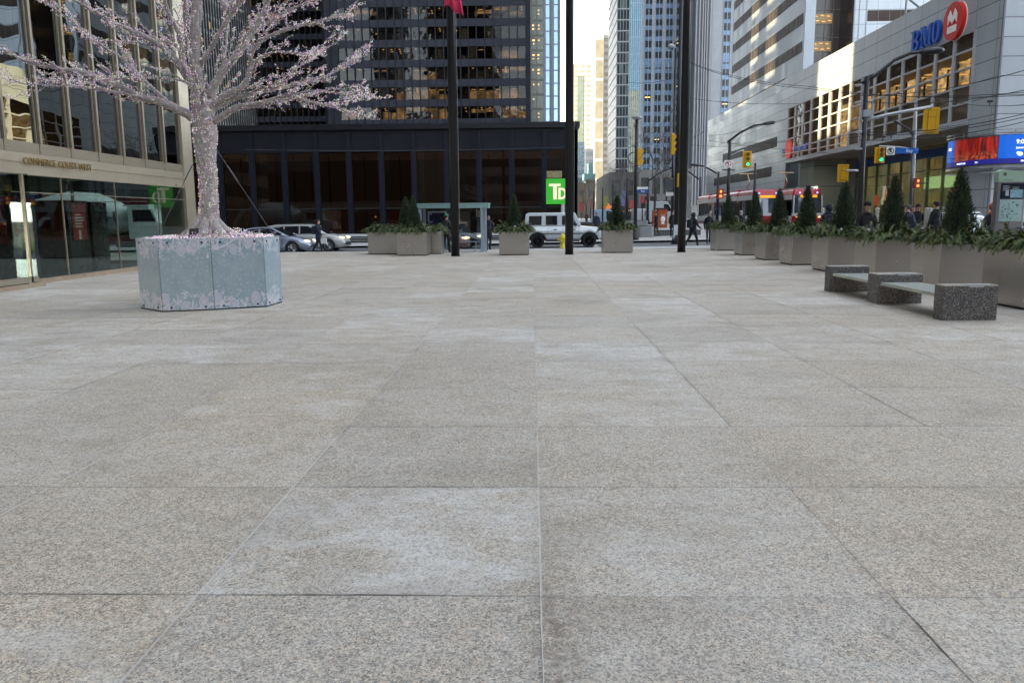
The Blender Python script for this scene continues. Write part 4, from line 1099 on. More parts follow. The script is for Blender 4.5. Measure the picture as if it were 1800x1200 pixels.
def mat_redscreen():
    m, nt, p = new_mat('screen_red_picture'); N = NT(nt); c = N.obj(); s = N.sep(c)
    v = N.noise(N.map(c, (3.2, 3.2, .35)), 1.6, 5, .7, .6); h_ = N.ramp(s[2], zs0-5+.3, zs0-5+1.0, 1, 0)
    t = N.mix(N.ramp(v, .42, .60), (.05, .0, .0), (.95, .03, .01)); w2 = N.noise(c, 5, 5, .8)
    t = N.mix(N.m('MULTIPLY', h_, N.ramp(w2, .48, .6)), t, (1.0, .42, .16)); t = N.mix(N.m('MULTIPLY', h_, N.ramp(w2, .40, .46, .8, 0)), t, (.06, .0, .0))
    p.inputs['Base Color'].default_value = (.01, .01, .01, 1); N.lk(t, p.inputs['Emission Color']); p.inputs['Emission Strength'].default_value = .06
    m.cycles.emission_sampling = 'NONE'; return m
ribbon(sR0+.06, sR1, zs0+.34*H_/1.9, zs1-.05, 0, .03, O3, 16).build('screen_picture', mat_redscreen(), ds)
ribbon(sR1+.05, LT-.03, zs0+.34*H_/1.9, zs1+.02, 0, .03, O3, 14).build('screen_panel', MBL, ds)
ribbon(.03, LT-.03, zs0, zs0+.33*H_/1.9, 0, .03, O3, 24).build('ticker_panel', E_('screen_navy', (.012, .012, .17), .1), ds)
MWL = E_('screen_white', (1, 1, 1), .11)
for s_, txt, sz, z in ((6.42, '9:06 AM', .42, zs1-.60), (6.45, 'January 1, 2024', .20, zs1-.92), (7.02, '0°C', .34, zs1-1.42), (2.0, 'MARKETS 9:06', .16, zs0+.10), (3.9, '29.7', .16, zs0+.10), (6.8, 'MARKETS 9:06', .16, zs0+.10), (.35, 'BMO', .3, zs1-.7)):
    a = arcp(s_, .05); a2 = arcp(s_+.9, .05); d = (a2-a)
    text_mesh(txt, sz, 'screen_text', MWL, ds, frame((a.x-O3[0], a.y-O3[1], z-O3[2]), d), .004, 1, .004)
a = arcp(6.72, .05); b = MB(O3); b.ell((a.x, a.y, zs1-1.28), .2, .03, .13); b.ell((a.x-.12, a.y, zs1-1.22), .13, .03, .10); b.build('weather_symbol', MWL, ds)
b = ribbon(-.0, LT, zs1+.14, zs1+.19, .12, .16, O3, 24)
b2 = ribbon(0, LT, zs1+.34, zs1+.39, .12, .16, O3, 24); b.add(b2.v, b2.f)
b2 = ribbon(0, LT, zs0-.28, zs0-.12, .0, .06, O3, 24); b.add(b2.v, b2.f)
b2 = ribbon(0, LT, zs0-.62, zs0-.50, -.1, .0, O3, 24); b.add(b2.v, b2.f)
for q in range(8):
    a = arcp(.3+q*1.2, .14); b.box(a.x-.03, a.x+.03, a.y-.03, a.y+.03, zs1+.05, zs1+.4)
b.build('rails', P('screen_rail', (.38, .40, .42), .35, .6), ds)
# ------------------------------------------------------------------ vehicles (local x forward, y left, z up)
M_TYRE = P('tyre_rubber', (.018, .018, .019), .8, var=.2); M_RIM = P('alloy_rim', (.50, .50, .52), .25, .9, var=.05); M_RIMB = P('black_rim', (.05, .05, .055), .25, .7)
M_CGL = glass('car_glass', (.10, .11, .12), .14, (.9, .95, 1), .01, 0, .5, .7)
M_CGD = P('car_window_dark', (.016, .017, .02), .06, .0, 0, spec=.8)
M_TRIM = P('black_trim', (.02, .02, .022), .5, var=.1)
M_HL = E_('headlight_lit', (1.0, .80, .55), .13); M_HLO = P('headlight_glass', (.7, .7, .72), .08, .3, 0); M_TL = P('tail_lamp', (.45, .01, .01), .2, 0, 0, emit=(1, .04, .02), es=.03)
def interp(pts, x):
    if x <= pts[0][0]: return pts[0][1]
    for (a, b_), (c_, d) in zip(pts[:-1], pts[1:]):
        if x <= c_: return b_+(d-b_)*(x-a)/(c_-a) if c_ > a else d
    return pts[-1][1]
def wheel(parent, x, y, r, wd, rimmat, spokes=7):
    s_ = 1 if y > 0 else -1
    T = Matrix.Translation((x, y, r)) @ Matrix.Rotation(R(-90)*s_, 4, 'X')
    b = MB(); b.lathe((0, 0, 0), [(r*.62, -wd*.5), (r*.93, -wd*.5), (r, -wd*.36), (r, wd*.36), (r*.95, wd*.47), (r*.74, wd*.5), (r*.70, wd*.42), (r*.70, 0)], 24); b.xf(T)
    t = b.build('tyre', M_TYRE, parent, True)
    b = MB(); b.lathe((0, 0, 0), [(r*.70, wd*.30), (r*.70, wd*.47), (r*.64, wd*.47), (r*.62, wd*.30)], 24)
    b.lathe((0, 0, 0), [(r*.14, wd*.3), (r*.14, wd*.46), (r*.02, wd*.47)], 10)
    for k in range(spokes):
        a = 2*math.pi*k/spokes; c_, s2 = math.cos(a), math.sin(a)
        for da in (-.16, .16):
            p = Vector((math.cos(a+da), math.sin(a+da), 0))
            b.cyl((c_*r*.12, s2*r*.12, wd*.42), (p.x*r*.66, p.y*r*.66, wd*.40), r*.045, r*.04, 4)
    b.xf(T); b.build('rim', rimmat, t)
    b = MB(); b.lathe((0, 0, 0), [(r*.66, wd*.10), (r*.66, wd*.16), (.01, wd*.17)], 16); b.xf(T); b.build('brake_disc', M_TRIM, t)
def car(name, label, cat, loc, rz, L, W, zt, zb, gh, wins, paint, wheels, r, rim=M_RIM, ends=.80, box=False, lit=True, roofw=.76, trimarch=False, glassm=None, group='cars on the road across the plaza'):
    t = thing(name, loc, label, cat, group, rz); hw = W/2; glassm = glassm or M_CGD
    xs = sorted(set([0, .04, .12, .3, L-.3, L-.14, L-.05, L]+[x+d*r*1.18 for x in wheels for d in (-1, -.96, -.85, -.6, -.3, 0, .3, .6, .85, .96, 1)]+[L*k/16 for k in range(1, 16)]))
    ring = []; n = 0
    for x in xs:
        e = min(x, L-x); wf = ends+(1-ends)*math.sqrt(clip(e/.55, 0, 1)) if not box else (.97+.03*clip(e/.1, 0, 1))
        top = interp(zt, x); lo = zb+(.10*(1-clip(e/.35, 0, 1)))
        ar = lo
        for wx in wheels:
            d = x-wx
            if abs(d) < r*1.18: ar = max(ar, r+math.sqrt(max(0, (r*1.18)**2-d*d)))
        h_ = hw*wf; sh = top-.09 if not box else top-.03
        mid = max(ar, lo+.55*(top-lo)); ar2 = min(ar, sh-.02)
        sec = [(h_*.55, lo), (h_*.96, ar2), (h_, max(ar2, lo+.16)+.001), (h_*1.005, min(mid, sh-.01)), (h_*(.965 if not box else .99), sh), (h_*.88, top-.015), (h_*.5, top+.008), (0, top+.015)]
        ring.append([(x, y, z) for y, z in sec]+[(x, -y, z) for y, z in reversed(sec[:-1])]); n = len(ring[-1])
    b = MB(); vs = [p for q in ring for p in q]
    fs = [(i*n+k, (i+1)*n+k, (i+1)*n+(k+1) % n, i*n+(k+1) % n) for i in range(len(xs)-1) for k in range(n)]
    fs += [tuple(range(n)), tuple((len(xs)-1)*n+k for k in range(n-1, -1, -1))]
    b.add(vs, fs); body = b.build('body', paint, t, True)
    zlo = min(z for x, z in gh); zhi = max(z for x, z in gh)
    wz = lambda z: hw*(.93+(roofw-.93)*clip((z-zlo)/(zhi-zlo), 0, 1)) if not box else hw*(.985+(roofw-.985)*clip((z-zlo)/(zhi-zlo), 0, 1))
    b = MB(); m_ = len(gh)
    vs = [(x, wz(z), z) for x, z in gh]+[(x, -wz(z), z) for x, z in gh]
    b.add(vs, [tuple(range(m_)), tuple(range(2*m_-1, m_-1, -1))]+[(i, m_+i, m_+(i+1) % m_, (i+1) % m_) for i in range(m_)])
    cb = b.build('cabin', paint, t, False, .05)
    for poly in wins:
        for s_ in (1, -1):
            b = MB(); q = [(x, s_*(wz(z)+.004), z) for x, z in poly]+[(x, s_*(wz(z)-.02), z) for x, z in poly]; k = len(poly)
            b.add(q, [tuple(range(k)), tuple(range(2*k-1, k-1, -1))]+[(i, k+i, k+(i+1) % k, (i+1) % k) for i in range(k)])
            b.build('side_window', glassm, t)
    # windscreens: gh is listed rear base, rear roof ..., front roof, front base
    for (xa, za), (xb, zb_) in ((gh[-1], gh[-2]), (gh[0], gh[1])):
        d = Vector((xb-xa, 0, zb_-za)); nrm = Vector((d.z, 0, -d.x)).normalized()*(.008 if xa > xb or True else 0)
        if nrm.x*(1 if xa > L/2 else -1) < 0: nrm = -nrm
        a0 = Vector((xa, 0, za))+d*.07+nrm; a1 = Vector((xa, 0, za))+d*.93+nrm
        b = MB(); w0 = wz(a0.z)-.07; w1 = wz(a1.z)-.07
        b.add([(a0.x, -w0, a0.z), (a0.x, w0, a0.z), (a1.x, w1, a1.z), (a1.x, -w1, a1.z)]+[(v[0]-nrm.x*2, v[1], v[2]-nrm.z*2) for v in [(a0.x, -w0, a0.z), (a0.x, w0, a0.z), (a1.x, w1, a1.z), (a1.x, -w1, a1.z)]], [(0,1,2,3),(7,6,5,4),(0,4,5,1),(1,5,6,2),(2,6,7,3),(3,7,4,0)])
        b.build('windscreen' if xa > L/2 else 'rear_window', glassm, t)
    b = MB(); b.box(.25, L-.25, -hw*.80, hw*.80, zb+.02, zb+.42); b.build('underbody', M_TRIM, t)
    for x in wheels:
        for s_ in (1, -1): wheel(t, x, s_*(hw-.11), r, .22, rim)
        if trimarch:
            for s_ in (1, -1):
                b = MB(); pts = []
                for k in range(13):
                    a = math.pi*k/12; pts.append((x-math.cos(a)*r*1.24, s_*(hw+.01), max(zb+.02, r+math.sin(a)*r*1.24)))
                b.tube(pts, .05, 6); b.build('arch_trim', M_TRIM, t)
    ft_ = interp(zt, L-.35)
    for s_ in (1, -1):
        b = MB()
        if box: b.ell((L-.03, s_*hw*.74, ft_-.30), .05, .12, .12)
        else: b.ell((L-.26, s_*hw*.78, ft_-.10), .26, .13, .085)
        b.build('headlight', M_HL if lit else M_HLO, t, True)
        b = MB(); rt = interp(zt, .2)
        if box: b.box(-.03, .03, s_*hw*.80-.08, s_*hw*.80+.08, zb+.30, zb+.5)
        else: b.ell((.14, s_*hw*.80, rt-.17), .16, .12, .10)
        b.build('tail_light', M_TL, t, True)
        xm = gh[-1][0]-.35; b = MB(); b.ell((xm, s_*(hw+.10), zlo+.10), .10, .09, .075); b.build('mirror', paint if not box else M_TRIM, t, True)
        if len(wheels) == 2:
            b = MB(); xm = (wheels[0]+wheels[1])/2
            for xx in (xm-.05, wheels[1]-r-.22, wheels[0]+r*1.5): b.box(xx, xx+.012, s_*(hw+.004) if s_ > 0 else -hw-.006, s_*(hw+.006) if s_ > 0 else -hw-.004, zb+.25, zlo-.04)
            b.build('door_seams', M_TRIM, t)
            for xx in (xm+.85-.95, xm-.30-.85):
                b = MB(); b.box(xx+.6, xx+.78, min(s_*(hw-.02), s_*(hw+.03)), max(s_*(hw-.02), s_*(hw+.03)), zlo-.20, zlo-.16); b.build('door_handle', paint if not box else M_TRIM, t)
    b = MB(); b.box(L-.05, L+.012, -hw*.45, hw*.45, zb+.18, zb+.34); b.build('grille', M_TRIM, t)
    return t
M_SILV = P('silver_paint', (.30, .34, .43), .28, .45, var=0, coat=.6); M_WHT = P('white_paint', (.62, .66, .69), .28, .1, var=0, coat=.6)
M_WHT2 = P('warm_white_paint', (.46, .46, .45), .3, .1, var=0, coat=.5); M_REDC = P('dark_red_paint', (.17, .03, .03), .25, .3, var=0, coat=.7); M_GREYC = P('dark_grey_paint', (.07, .075, .085), .25, .5, var=0, coat=.7)
sed_zt = [(0, .82), (.12, .95), (.7, 1.0), (3.3, .98), (3.9, .90), (4.4, .78), (4.62, .62), (4.68, .5)]
sed_gh = [(.55, .98), (1.25, 1.38), (1.75, 1.46), (2.6, 1.45), (3.62, .93)]
sed_w = [[(.98, 1.04), (1.35, 1.34), (1.92, 1.40), (1.92, 1.02)], [(2.0, 1.02), (2.0, 1.40), (2.56, 1.39), (3.28, 1.02)]]
def place_car(nose_px, Y, L, **k):
    return xat(nose_px, Y, 440)-L
Yc = 43.4
x0 = place_car(553, Yc, 4.68)
car('sedan', 'silver sedan nearest the tree box, half hidden by it, facing right', 'car', (x0, Yc, gz(x0+3, Yc)), 0, 4.68, 1.82, sed_zt, .20, sed_gh, sed_w, M_SILV, (.88, 3.72), .33)
mv_zt = [(0, .95), (.1, 1.02), (3.4, 1.0), (4.1, .97), (4.65, .86), (4.85, .66), (4.9, .5)]
mv_gh = [(.15, 1.0), (.42, 1.46), (.9, 1.55), (2.6, 1.56), (3.15, 1.46), (3.95, .96)]
mv_w = [[(.45, 1.05), (.62, 1.40), (1.35, 1.44), (1.35, 1.04)], [(1.43, 1.04), (1.43, 1.45), (2.25, 1.46), (2.25, 1.03)], [(2.33, 1.03), (2.33, 1.46), (2.78, 1.45), (3.55, 1.03)]]
Yc = 46.9; x0 = place_car(612.5, Yc, 4.9)
mvn = car('minivan', 'white minivan with a glowing headlight passing behind the silver sedan', 'car', (x0, Yc, gz(x0+3, Yc)), 0, 4.9, 1.9, mv_zt, .20, mv_gh, mv_w, M_WHT2, (.95, 3.95), .34)
b = MB()
for s_ in (.62, -.62): b.box(.9, 2.8, s_-.03, s_+.03, 1.58, 1.63)
b.build('roof_rails', M_TRIM, mvn)
# boxy white off-roader
g_zt = [(0, 1.22), (3.15, 1.22), (3.2, 1.20), (4.2, 1.12), (4.38, 1.02), (4.42, .8)]
g_gh = [(.02, 1.20), (.10, 1.88), (.25, 1.95), (2.85, 1.95), (3.22, 1.20)]
g_w = [[(.26, 1.27), (.29, 1.77), (1.00, 1.77), (.98, 1.27)], [(1.22, 1.27), (1.22, 1.78), (1.86, 1.78), (1.86, 1.27)], [(2.12, 1.27), (2.12, 1.78), (2.68, 1.78), (2.96, 1.27)]]
Yc = 45.9; x0 = xat(921.5, Yc, 430)
gw = car('off_roader', 'boxy white off-road vehicle with black wheels behind the centre mast', 'car', (x0, Yc, gz(x0+2, Yc)), 0, 4.42, 1.86, g_zt, .42, g_gh, g_w, M_WHT, (.76, 3.66), .385, M_RIMB, box=True, roofw=.90, trimarch=True)
for s_ in (.96, -.96):
    b = MB(); b.tube([(1.2, s_, .40), (3.1, s_, .40)], .05, 6); b.build('running_board', M_TRIM, gw)
    b = MB(); b.box(.9, 3.3, s_-.01, s_+.01, .78, .815); b.build('side_moulding', M_TRIM, gw)
b = MB(); b.box(4.36, 4.50, -.85, .85, .42, .72); b.build('bumper', M_TRIM, gw)
b = MB(); b.lathe((0, 0, 0), [(.34, 0), (.36, .05), (.36, .2), (.30, .24), (.01, .25)], 20); b.xf(Matrix.Translation((0, 0, 1.05)) @ Matrix.Rotation(R(-90), 4, 'Y')); b.build('spare_wheel', M_TYRE, gw, True)
Yc = 43.6; x0 = place_car(825, Yc, 4.5)
car('hatchback', 'dark red car seen through the glass of the bus shelter', 'car', (x0, Yc, gz(x0+2, Yc)), 0, 4.5, 1.8, [(0, .9), (.1, .98), (3.2, .96), (4.0, .86), (4.4, .70), (4.5, .5)], .2, [(.2, .96), (.7, 1.40), (1.6, 1.48), (2.4, 1.46), (3.4, .94)], [[(.7, 1.02), (.95, 1.36), (1.7, 1.41), (1.7, 1.02)], [(1.78, 1.02), (1.78, 1.41), (2.34, 1.40), (3.05, 1.02)]], M_REDC, (.85, 3.6), .33)
Yc = 47.2; x0 = place_car(848, Yc, 4.6)
car('sedan', 'dark grey car just ahead of the dark red one behind the bus shelter', 'car', (x0, Yc, gz(x0+2, Yc)), 0, 4.68, 1.82, sed_zt, .20, sed_gh, sed_w, M_GREYC, (.88, 3.72), .33)
# car beyond the right planters
Yc = 39.0; 
cz = car('estate_car', 'grey car with roof rails half hidden by planters near the map totem', 'car', (17.6, 36.5, gz(18, 36)), R(28), 4.9, 1.9, mv_zt, .2, mv_gh, mv_w, P('blue_grey_paint', (.30, .34, .42), .25, .5, var=.05, coat=.6), (.95, 3.95), .34, group='cars standing beyond the right planters')
b = MB()
for s_ in (.62, -.62): b.tube([(.7, s_, 1.56), (.9, s_, 1.64), (2.8, s_, 1.65), (3.0, s_, 1.56)], .022, 6)
b.build('roof_rails', M_RIM, cz)
# distant vehicles at the end of the street
def small_van(label, px, py_top, Y, w_, h_, mat, rz=0):
    x = xat(px, Y); z = gz(x, Y); t = thing('delivery_van', (x, Y, z), label, 'van', 'distant traffic at the street corner', rz)
    b = MB(); b.prismf([(0, .35), (0, h_), (w_*.62, h_), (w_*.80, h_*.62), (w_, h_*.52), (w_, .35)], lambda u, v, d: (u, d, v), 0, 2.0); b.build('body', mat, t, False, .06)
    b = MB(); b.prismf([(w_*.5, h_*.58), (w_*.5, h_*.88), (w_*.63, h_*.88), (w_*.77, h_*.60)], lambda u, v, d: (u, d, v), -.01, 2.01); b.build('side_window', M_CGD, t)
    for xx in (w_*.2, w_*.8): wheel(t, xx, .10-.0 if False else .1, .33, .2, M_RIM); wheel(t, xx, 1.9, .33, .2, M_RIM)
    return t
small_van('white delivery van parked behind the orange kiosk', 1139, 360, 88, 3.4, 2.6, P('van_white', (.42, .46, .48), .35), 0)
small_van('small white van with a cream window left of the orange kiosk', 1113, 370, 92, 2.6, 1.9, M_WHT, 0)
small_van('pale blue van far down the street seen between the centre mast and planter', 1041, 360, 125, 4.4, 2.3, P('van_blue', (.24, .33, .42), .35), 0)
# ready-mix truck seen through the lobby glass
Yc = 45.0; tx = -28.6
tk = thing('mixer_truck', (tx, Yc, gz(tx, Yc)), 'concrete mixer truck with pale drum seen through the glass lobby', 'truck')
M_TKW = P('truck_paint', (.70, .74, .70), .35, .1, var=.1, coat=.3); M_DRUM = P('mixer_drum_paint', (.60, .66, .62), .45, var=.15, scale=1.0)
b = MB(); b.tube([(.6, 0, 2.7), (1.2, 0, 2.65), (2.4, 0, 2.55), (4.0, 0, 2.35), (5.2, 0, 2.15), (5.9, 0, 2.0)], [.55, .75, 1.12, 1.22, .92, .55], 24); b.build('drum', M_DRUM, tk, True)
b = MB(); b.box(-.1, 9.0, -.45, .45, .85, 1.15); b.build('chassis', P('truck_chassis', (.25, .03, .03), .5), tk)
b = MB(); b.prismf([(6.3, 1.0), (6.3, 2.75), (7.7, 2.75), (8.0, 1.9), (9.1, 1.75), (9.2, 1.0)], lambda u, v, d: (u, d, v), -1.15, 1.15); b.build('cab', M_TKW, tk, False, .06)
b = MB(); b.prismf([(6.6, 1.95), (6.6, 2.6), (7.6, 2.6), (7.85, 1.95)], lambda u, v, d: (u, d, v), -1.17, 1.17); b.build('cab_window', M_CGD, tk)
b = MB(); b.box(6.1, 8.2, -1.2, 1.2, 2.78, 2.86); b.build('cab_roof', M_TKW, tk)
for x in (1.2, 2.5, 8.1):
    for s_ in (1, -1): wheel(tk, x, s_*1.05, .50, .3, M_RIM, 8)
for x in (1.2, 2.5, 8.1):
    b = MB()
    for s_ in (1, -1): b.tube([(x+.62*math.cos(a), s_*1.1, .5+.62*math.sin(a)) for a in [math.pi*k/8 for k in range(9)]], .06, 6)
    b.build('mudguard', M_TKW, tk)
b = MB(); b.tube([(.1, 0, 2.9), (-.5, .2, 2.2), (-.9, .3, 1.4)], [.25, .2, .16], 8); b.tube([(-.1, -.6, .8), (.5, -.6, 2.6)], .05, 6); b.build('chute', M_TKW, tk)
text_mesh('CRH', 1.0, 'drum_lettering', P('drum_letter', (.10, .12, .14), .5), tk, frame((3.6, -1.16, 1.95), (1, 0, -.12)), .1)

# ------------------------------------------------------------------ streetcars
M_SR = P('streetcar_red', (.42, .012, .022), .3, .1, var=.05, coat=.5); M_SW = P('streetcar_white', (.62, .63, .64), .35, .1, var=.04, coat=.3)
M_SG = glass('streetcar_glass', (.28, .26, .24), .10, (.9, .95, 1), .01, 0, .5, .7)
def streetcar(label, loc, rz, nseg, lit, front_in=0):
    t = thing('streetcar', loc, label, 'streetcar', 'red and white streetcars on King Street', rz); W2 = 1.27
    seg = 6.0; gap = .45; L = nseg*seg+(nseg-1)*gap; xs0 = 0
    prof = lambda w2, z0, z1: None
    for k in range(nseg):
        x1 = -(k*(seg+gap)); x0 = x1-seg; nose = .9 if k == 0 else 0
        xf_ = x1-nose
        b = MB(); b.box(x0, xf_, -W2, W2, .18, .55); b.build('skirt', M_SR, t)
        b = MB(); b.box(x0, xf_, -W2+.001, W2-.001, .551, 1.10); b.build('lower_side', M_SW, t)
        b = MB(); b.box(x0+.02, xf_-.02, -W2+.03, -W2+.05, 1.10, 2.55); b.box(x0+.02, xf_-.02, W2-.05, W2-.03, 1.10, 2.55); b.build('side_window', M_SG, t)
        b = MB(); b.box(x0, xf_, -W2+.002, W2-.002, 2.55, 2.98); b.build('upper_side', M_SW, t)
        b = MB(); b.prismf([(-W2+.003, 2.981), (-W2+.05, 3.28), (-W2+.25, 3.45), (W2-.25, 3.45), (W2-.05, 3.28), (W2-.003, 2.981)], lambda u, v, d: (d, u, v), x0, xf_); b.build('roof', M_SR, t)
        n = 3
        for i in range(n+1):
            x = x0+.06+(xf_-x0-.12)*i/n
            for s_ in (1, -1):
                b = MB(); b.box(x-.06, x+.06, min(s_*(W2-.06), s_*(W2-.01)), max(s_*(W2-.06), s_*(W2-.01)), 1.10, 2.56); b.build('window_post', M_TRIM, t)
        b = MB(); b.box(x0+.3, xf_-.2, -.4, .4, 1.0, 1.5); b.box(x0+.1, xf_-.1, W2-.3, W2-.1, .9, 1.35); b.box(x0+.2, xf_-.2, -.1, .0, 1.1, 2.5); b.build('interior', P('streetcar_interior', (.16, .07, .05), .6, var=.5, scale=1.5), t)
        b = MB(); b.box(x0+.3, xf_-.3, -.3, -.1, 2.46, 2.5); b.build('ceiling_lamp', M_LAMPW, t)
        b = MB(); b.box(x0+1.0, x0+4.4, -.8, .8, 3.45, 3.62); b.build('roof_box', M_SR if k else P('roof_grey', (.3, .3, .3), .5), t)
        if k < nseg-1:
            b = MB(); b.box(x0-gap, x0, -W2+.12, W2-.12, .3, 3.3); b.build('bellows', P('bellows_rubber', (.03, .03, .032), .7), t)
        if k in (0, 2):
            b = MB()
            for s_ in (-1,): b.box(x0+1.5, x0+2.9, -W2-.012, -W2+.03, .3, 2.55)
            b.build('door', P('door_dark', (.04, .03, .03), .2), t)
    # front: curved nose
    nw = W2; xb = -.9
    def ringz(z, k=1.0): 
        bulge = {0.18: .70, .55: .78, 1.1: .84, 1.35: .84, 2.65: .58, 2.95: .46, 3.3: .22, 3.45: .05}[z]
        pts = []
        for a in range(9):
            th = math.pi*a/8; pts.append((xb+bulge*(math.sin(th))**.62, -nw*math.cos(th)*(1 if z < 3.2 else .93), z))
        return pts
    def band(z0, z1, m, name, out=0.0):
        A, B = ringz(z0), ringz(z1); b = MB(); n = len(A)
        A = [(x+out, y, z) for x, y, z in A]; B = [(x+out, y, z) for x, y, z in B]
        b.add(A+B+[(xb-.02, -nw*.9, z0), (xb-.02, nw*.9, z0), (xb-.02, -nw*.9, z1), (xb-.02, nw*.9, z1)], [(i, i+1, n+i+1, n+i) for i in range(n-1)]+[(2*n+2,)+tuple(range(n, 2*n))+(2*n+3,), tuple(range(n-1, -1, -1))+(2*n, 2*n+1)])
        return b.build(name, m, t, False)
    band(.18, .55, M_SR, 'front_skirt'); band(.55, 1.1, M_SR, 'front_panel'); band(1.1, 1.35, M_SW, 'front_panel')
    band(1.35, 2.65, P('windscreen_glass', (.05, .06, .08), .05, .2, 0, spec=.9), 'windscreen'); band(2.65, 2.95, P('sign_backing', (.03, .03, .03), .3), 'sign_panel'); band(2.95, 3.3, M_SR, 'front_crown'); band(3.3, 3.45, M_SR, 'front_crown')
    for s_ in (1, -1):
        b = MB()
        b.tube([(xb+.36, s_*nw*.97, 1.1), (xb+.30, s_*nw*.96, 2.9)], .07, 6); b.build('front_pillar', M_SW, t)
        b = MB(); b.ell((xb+.62, s_*nw*.72, 1.0), .12, .20, .09); b.build('headlight', E_('headlight_amber', (1.0, .50, .20), .15) if lit else M_HLO, t)
        b = MB(); b.ell((xb+.42, s_*nw*.60, 3.12), .06, .09, .09); b.build('marker_light', E_('marker_blue', (.35, .45, 1.0), .14), t)
    b = MB(); b.box(xb+.46, xb+.56, -.72, .72, 2.70, 2.93); f = b.build('destination_sign', E_('amber_display', (1.0, .36, .02), .09), t)
    text_mesh('501 KING', .2, 'display_text', E_('amber_bright', (1, .55, .1), .13), f, frame((xb+.57, -.55, 2.74), (0, 1, 0)), .004)
    b = MB(); xp = -seg*.8-3
    b.tube([(xp, 0, 3.6), (xp+1.1, 0, 4.35), (xp+.2, 0, 5.15)], .06, 5); b.tube([(xp+.2, -.8, 5.2), (xp+.2, .8, 5.2)], .05, 5); b.tube([(xp+.5, -.8, 5.2), (xp+.5, .8, 5.2)], .05, 5); b.build('pantograph', P('brass_pantograph', (.50, .42, .26), .4, .6), t)
    for k in range(nseg):
        for s_ in (1, -1):
            b = MB(); b.lathe((0, 0, 0), [(.3, -.1), (.3, .1), (.01, .1)], 12); b.xf(Matrix.Translation((-2.2-k*(seg+gap), s_*.75, .32)) @ Matrix.Rotation(R(90), 4, 'X')); b.build('wheel', M_TRIM, t)
    return t
streetcar('long red and white streetcar facing the camera, left of the pair behind the planters', (21.35, 73.5, gz(21, 74)), R(-90), 4, True)
streetcar('second red and white streetcar, right of the pair, in front of the grey pier', (24.35, 71.5, gz(24, 72)), R(-90), 3, True)
# ------------------------------------------------------------------ planters with clipped conifers and winter greenery
M_STAIN = P('brushed_stainless', (.47, .44, .41), .31, .88, var=.02, scale=1.0, stretch=(1.5, 1.5, .6))
def mat_needles(name, c0, c1, sc):
    m, nt, p = new_mat(name); N = NT(nt); c = N.obj()
    g = N.node('ShaderNodeNewGeometry')
    n = N.noise(c, sc, 4, .7); w1 = N.white(N.map(g.outputs['Position'], (9, 9, 9)))[0]
    t = N.mix(N.ramp(n, .35, .65), c0, c1); N.lk(t, p.inputs['Base Color']); p.inputs['Roughness'].default_value = .65
    return m
M_CON = mat_needles('conifer_needles', (.013, .026, .012), (.048, .072, .030), 7)
M_SPR = mat_needles('evergreen_sprig', (.030, .060, .018), (.13, .17, .05), 4)
M_SPR2 = mat_needles('olive_sprig', (.07, .08, .03), (.17, .17, .07), 4)
PW = 1.27; PH = .98
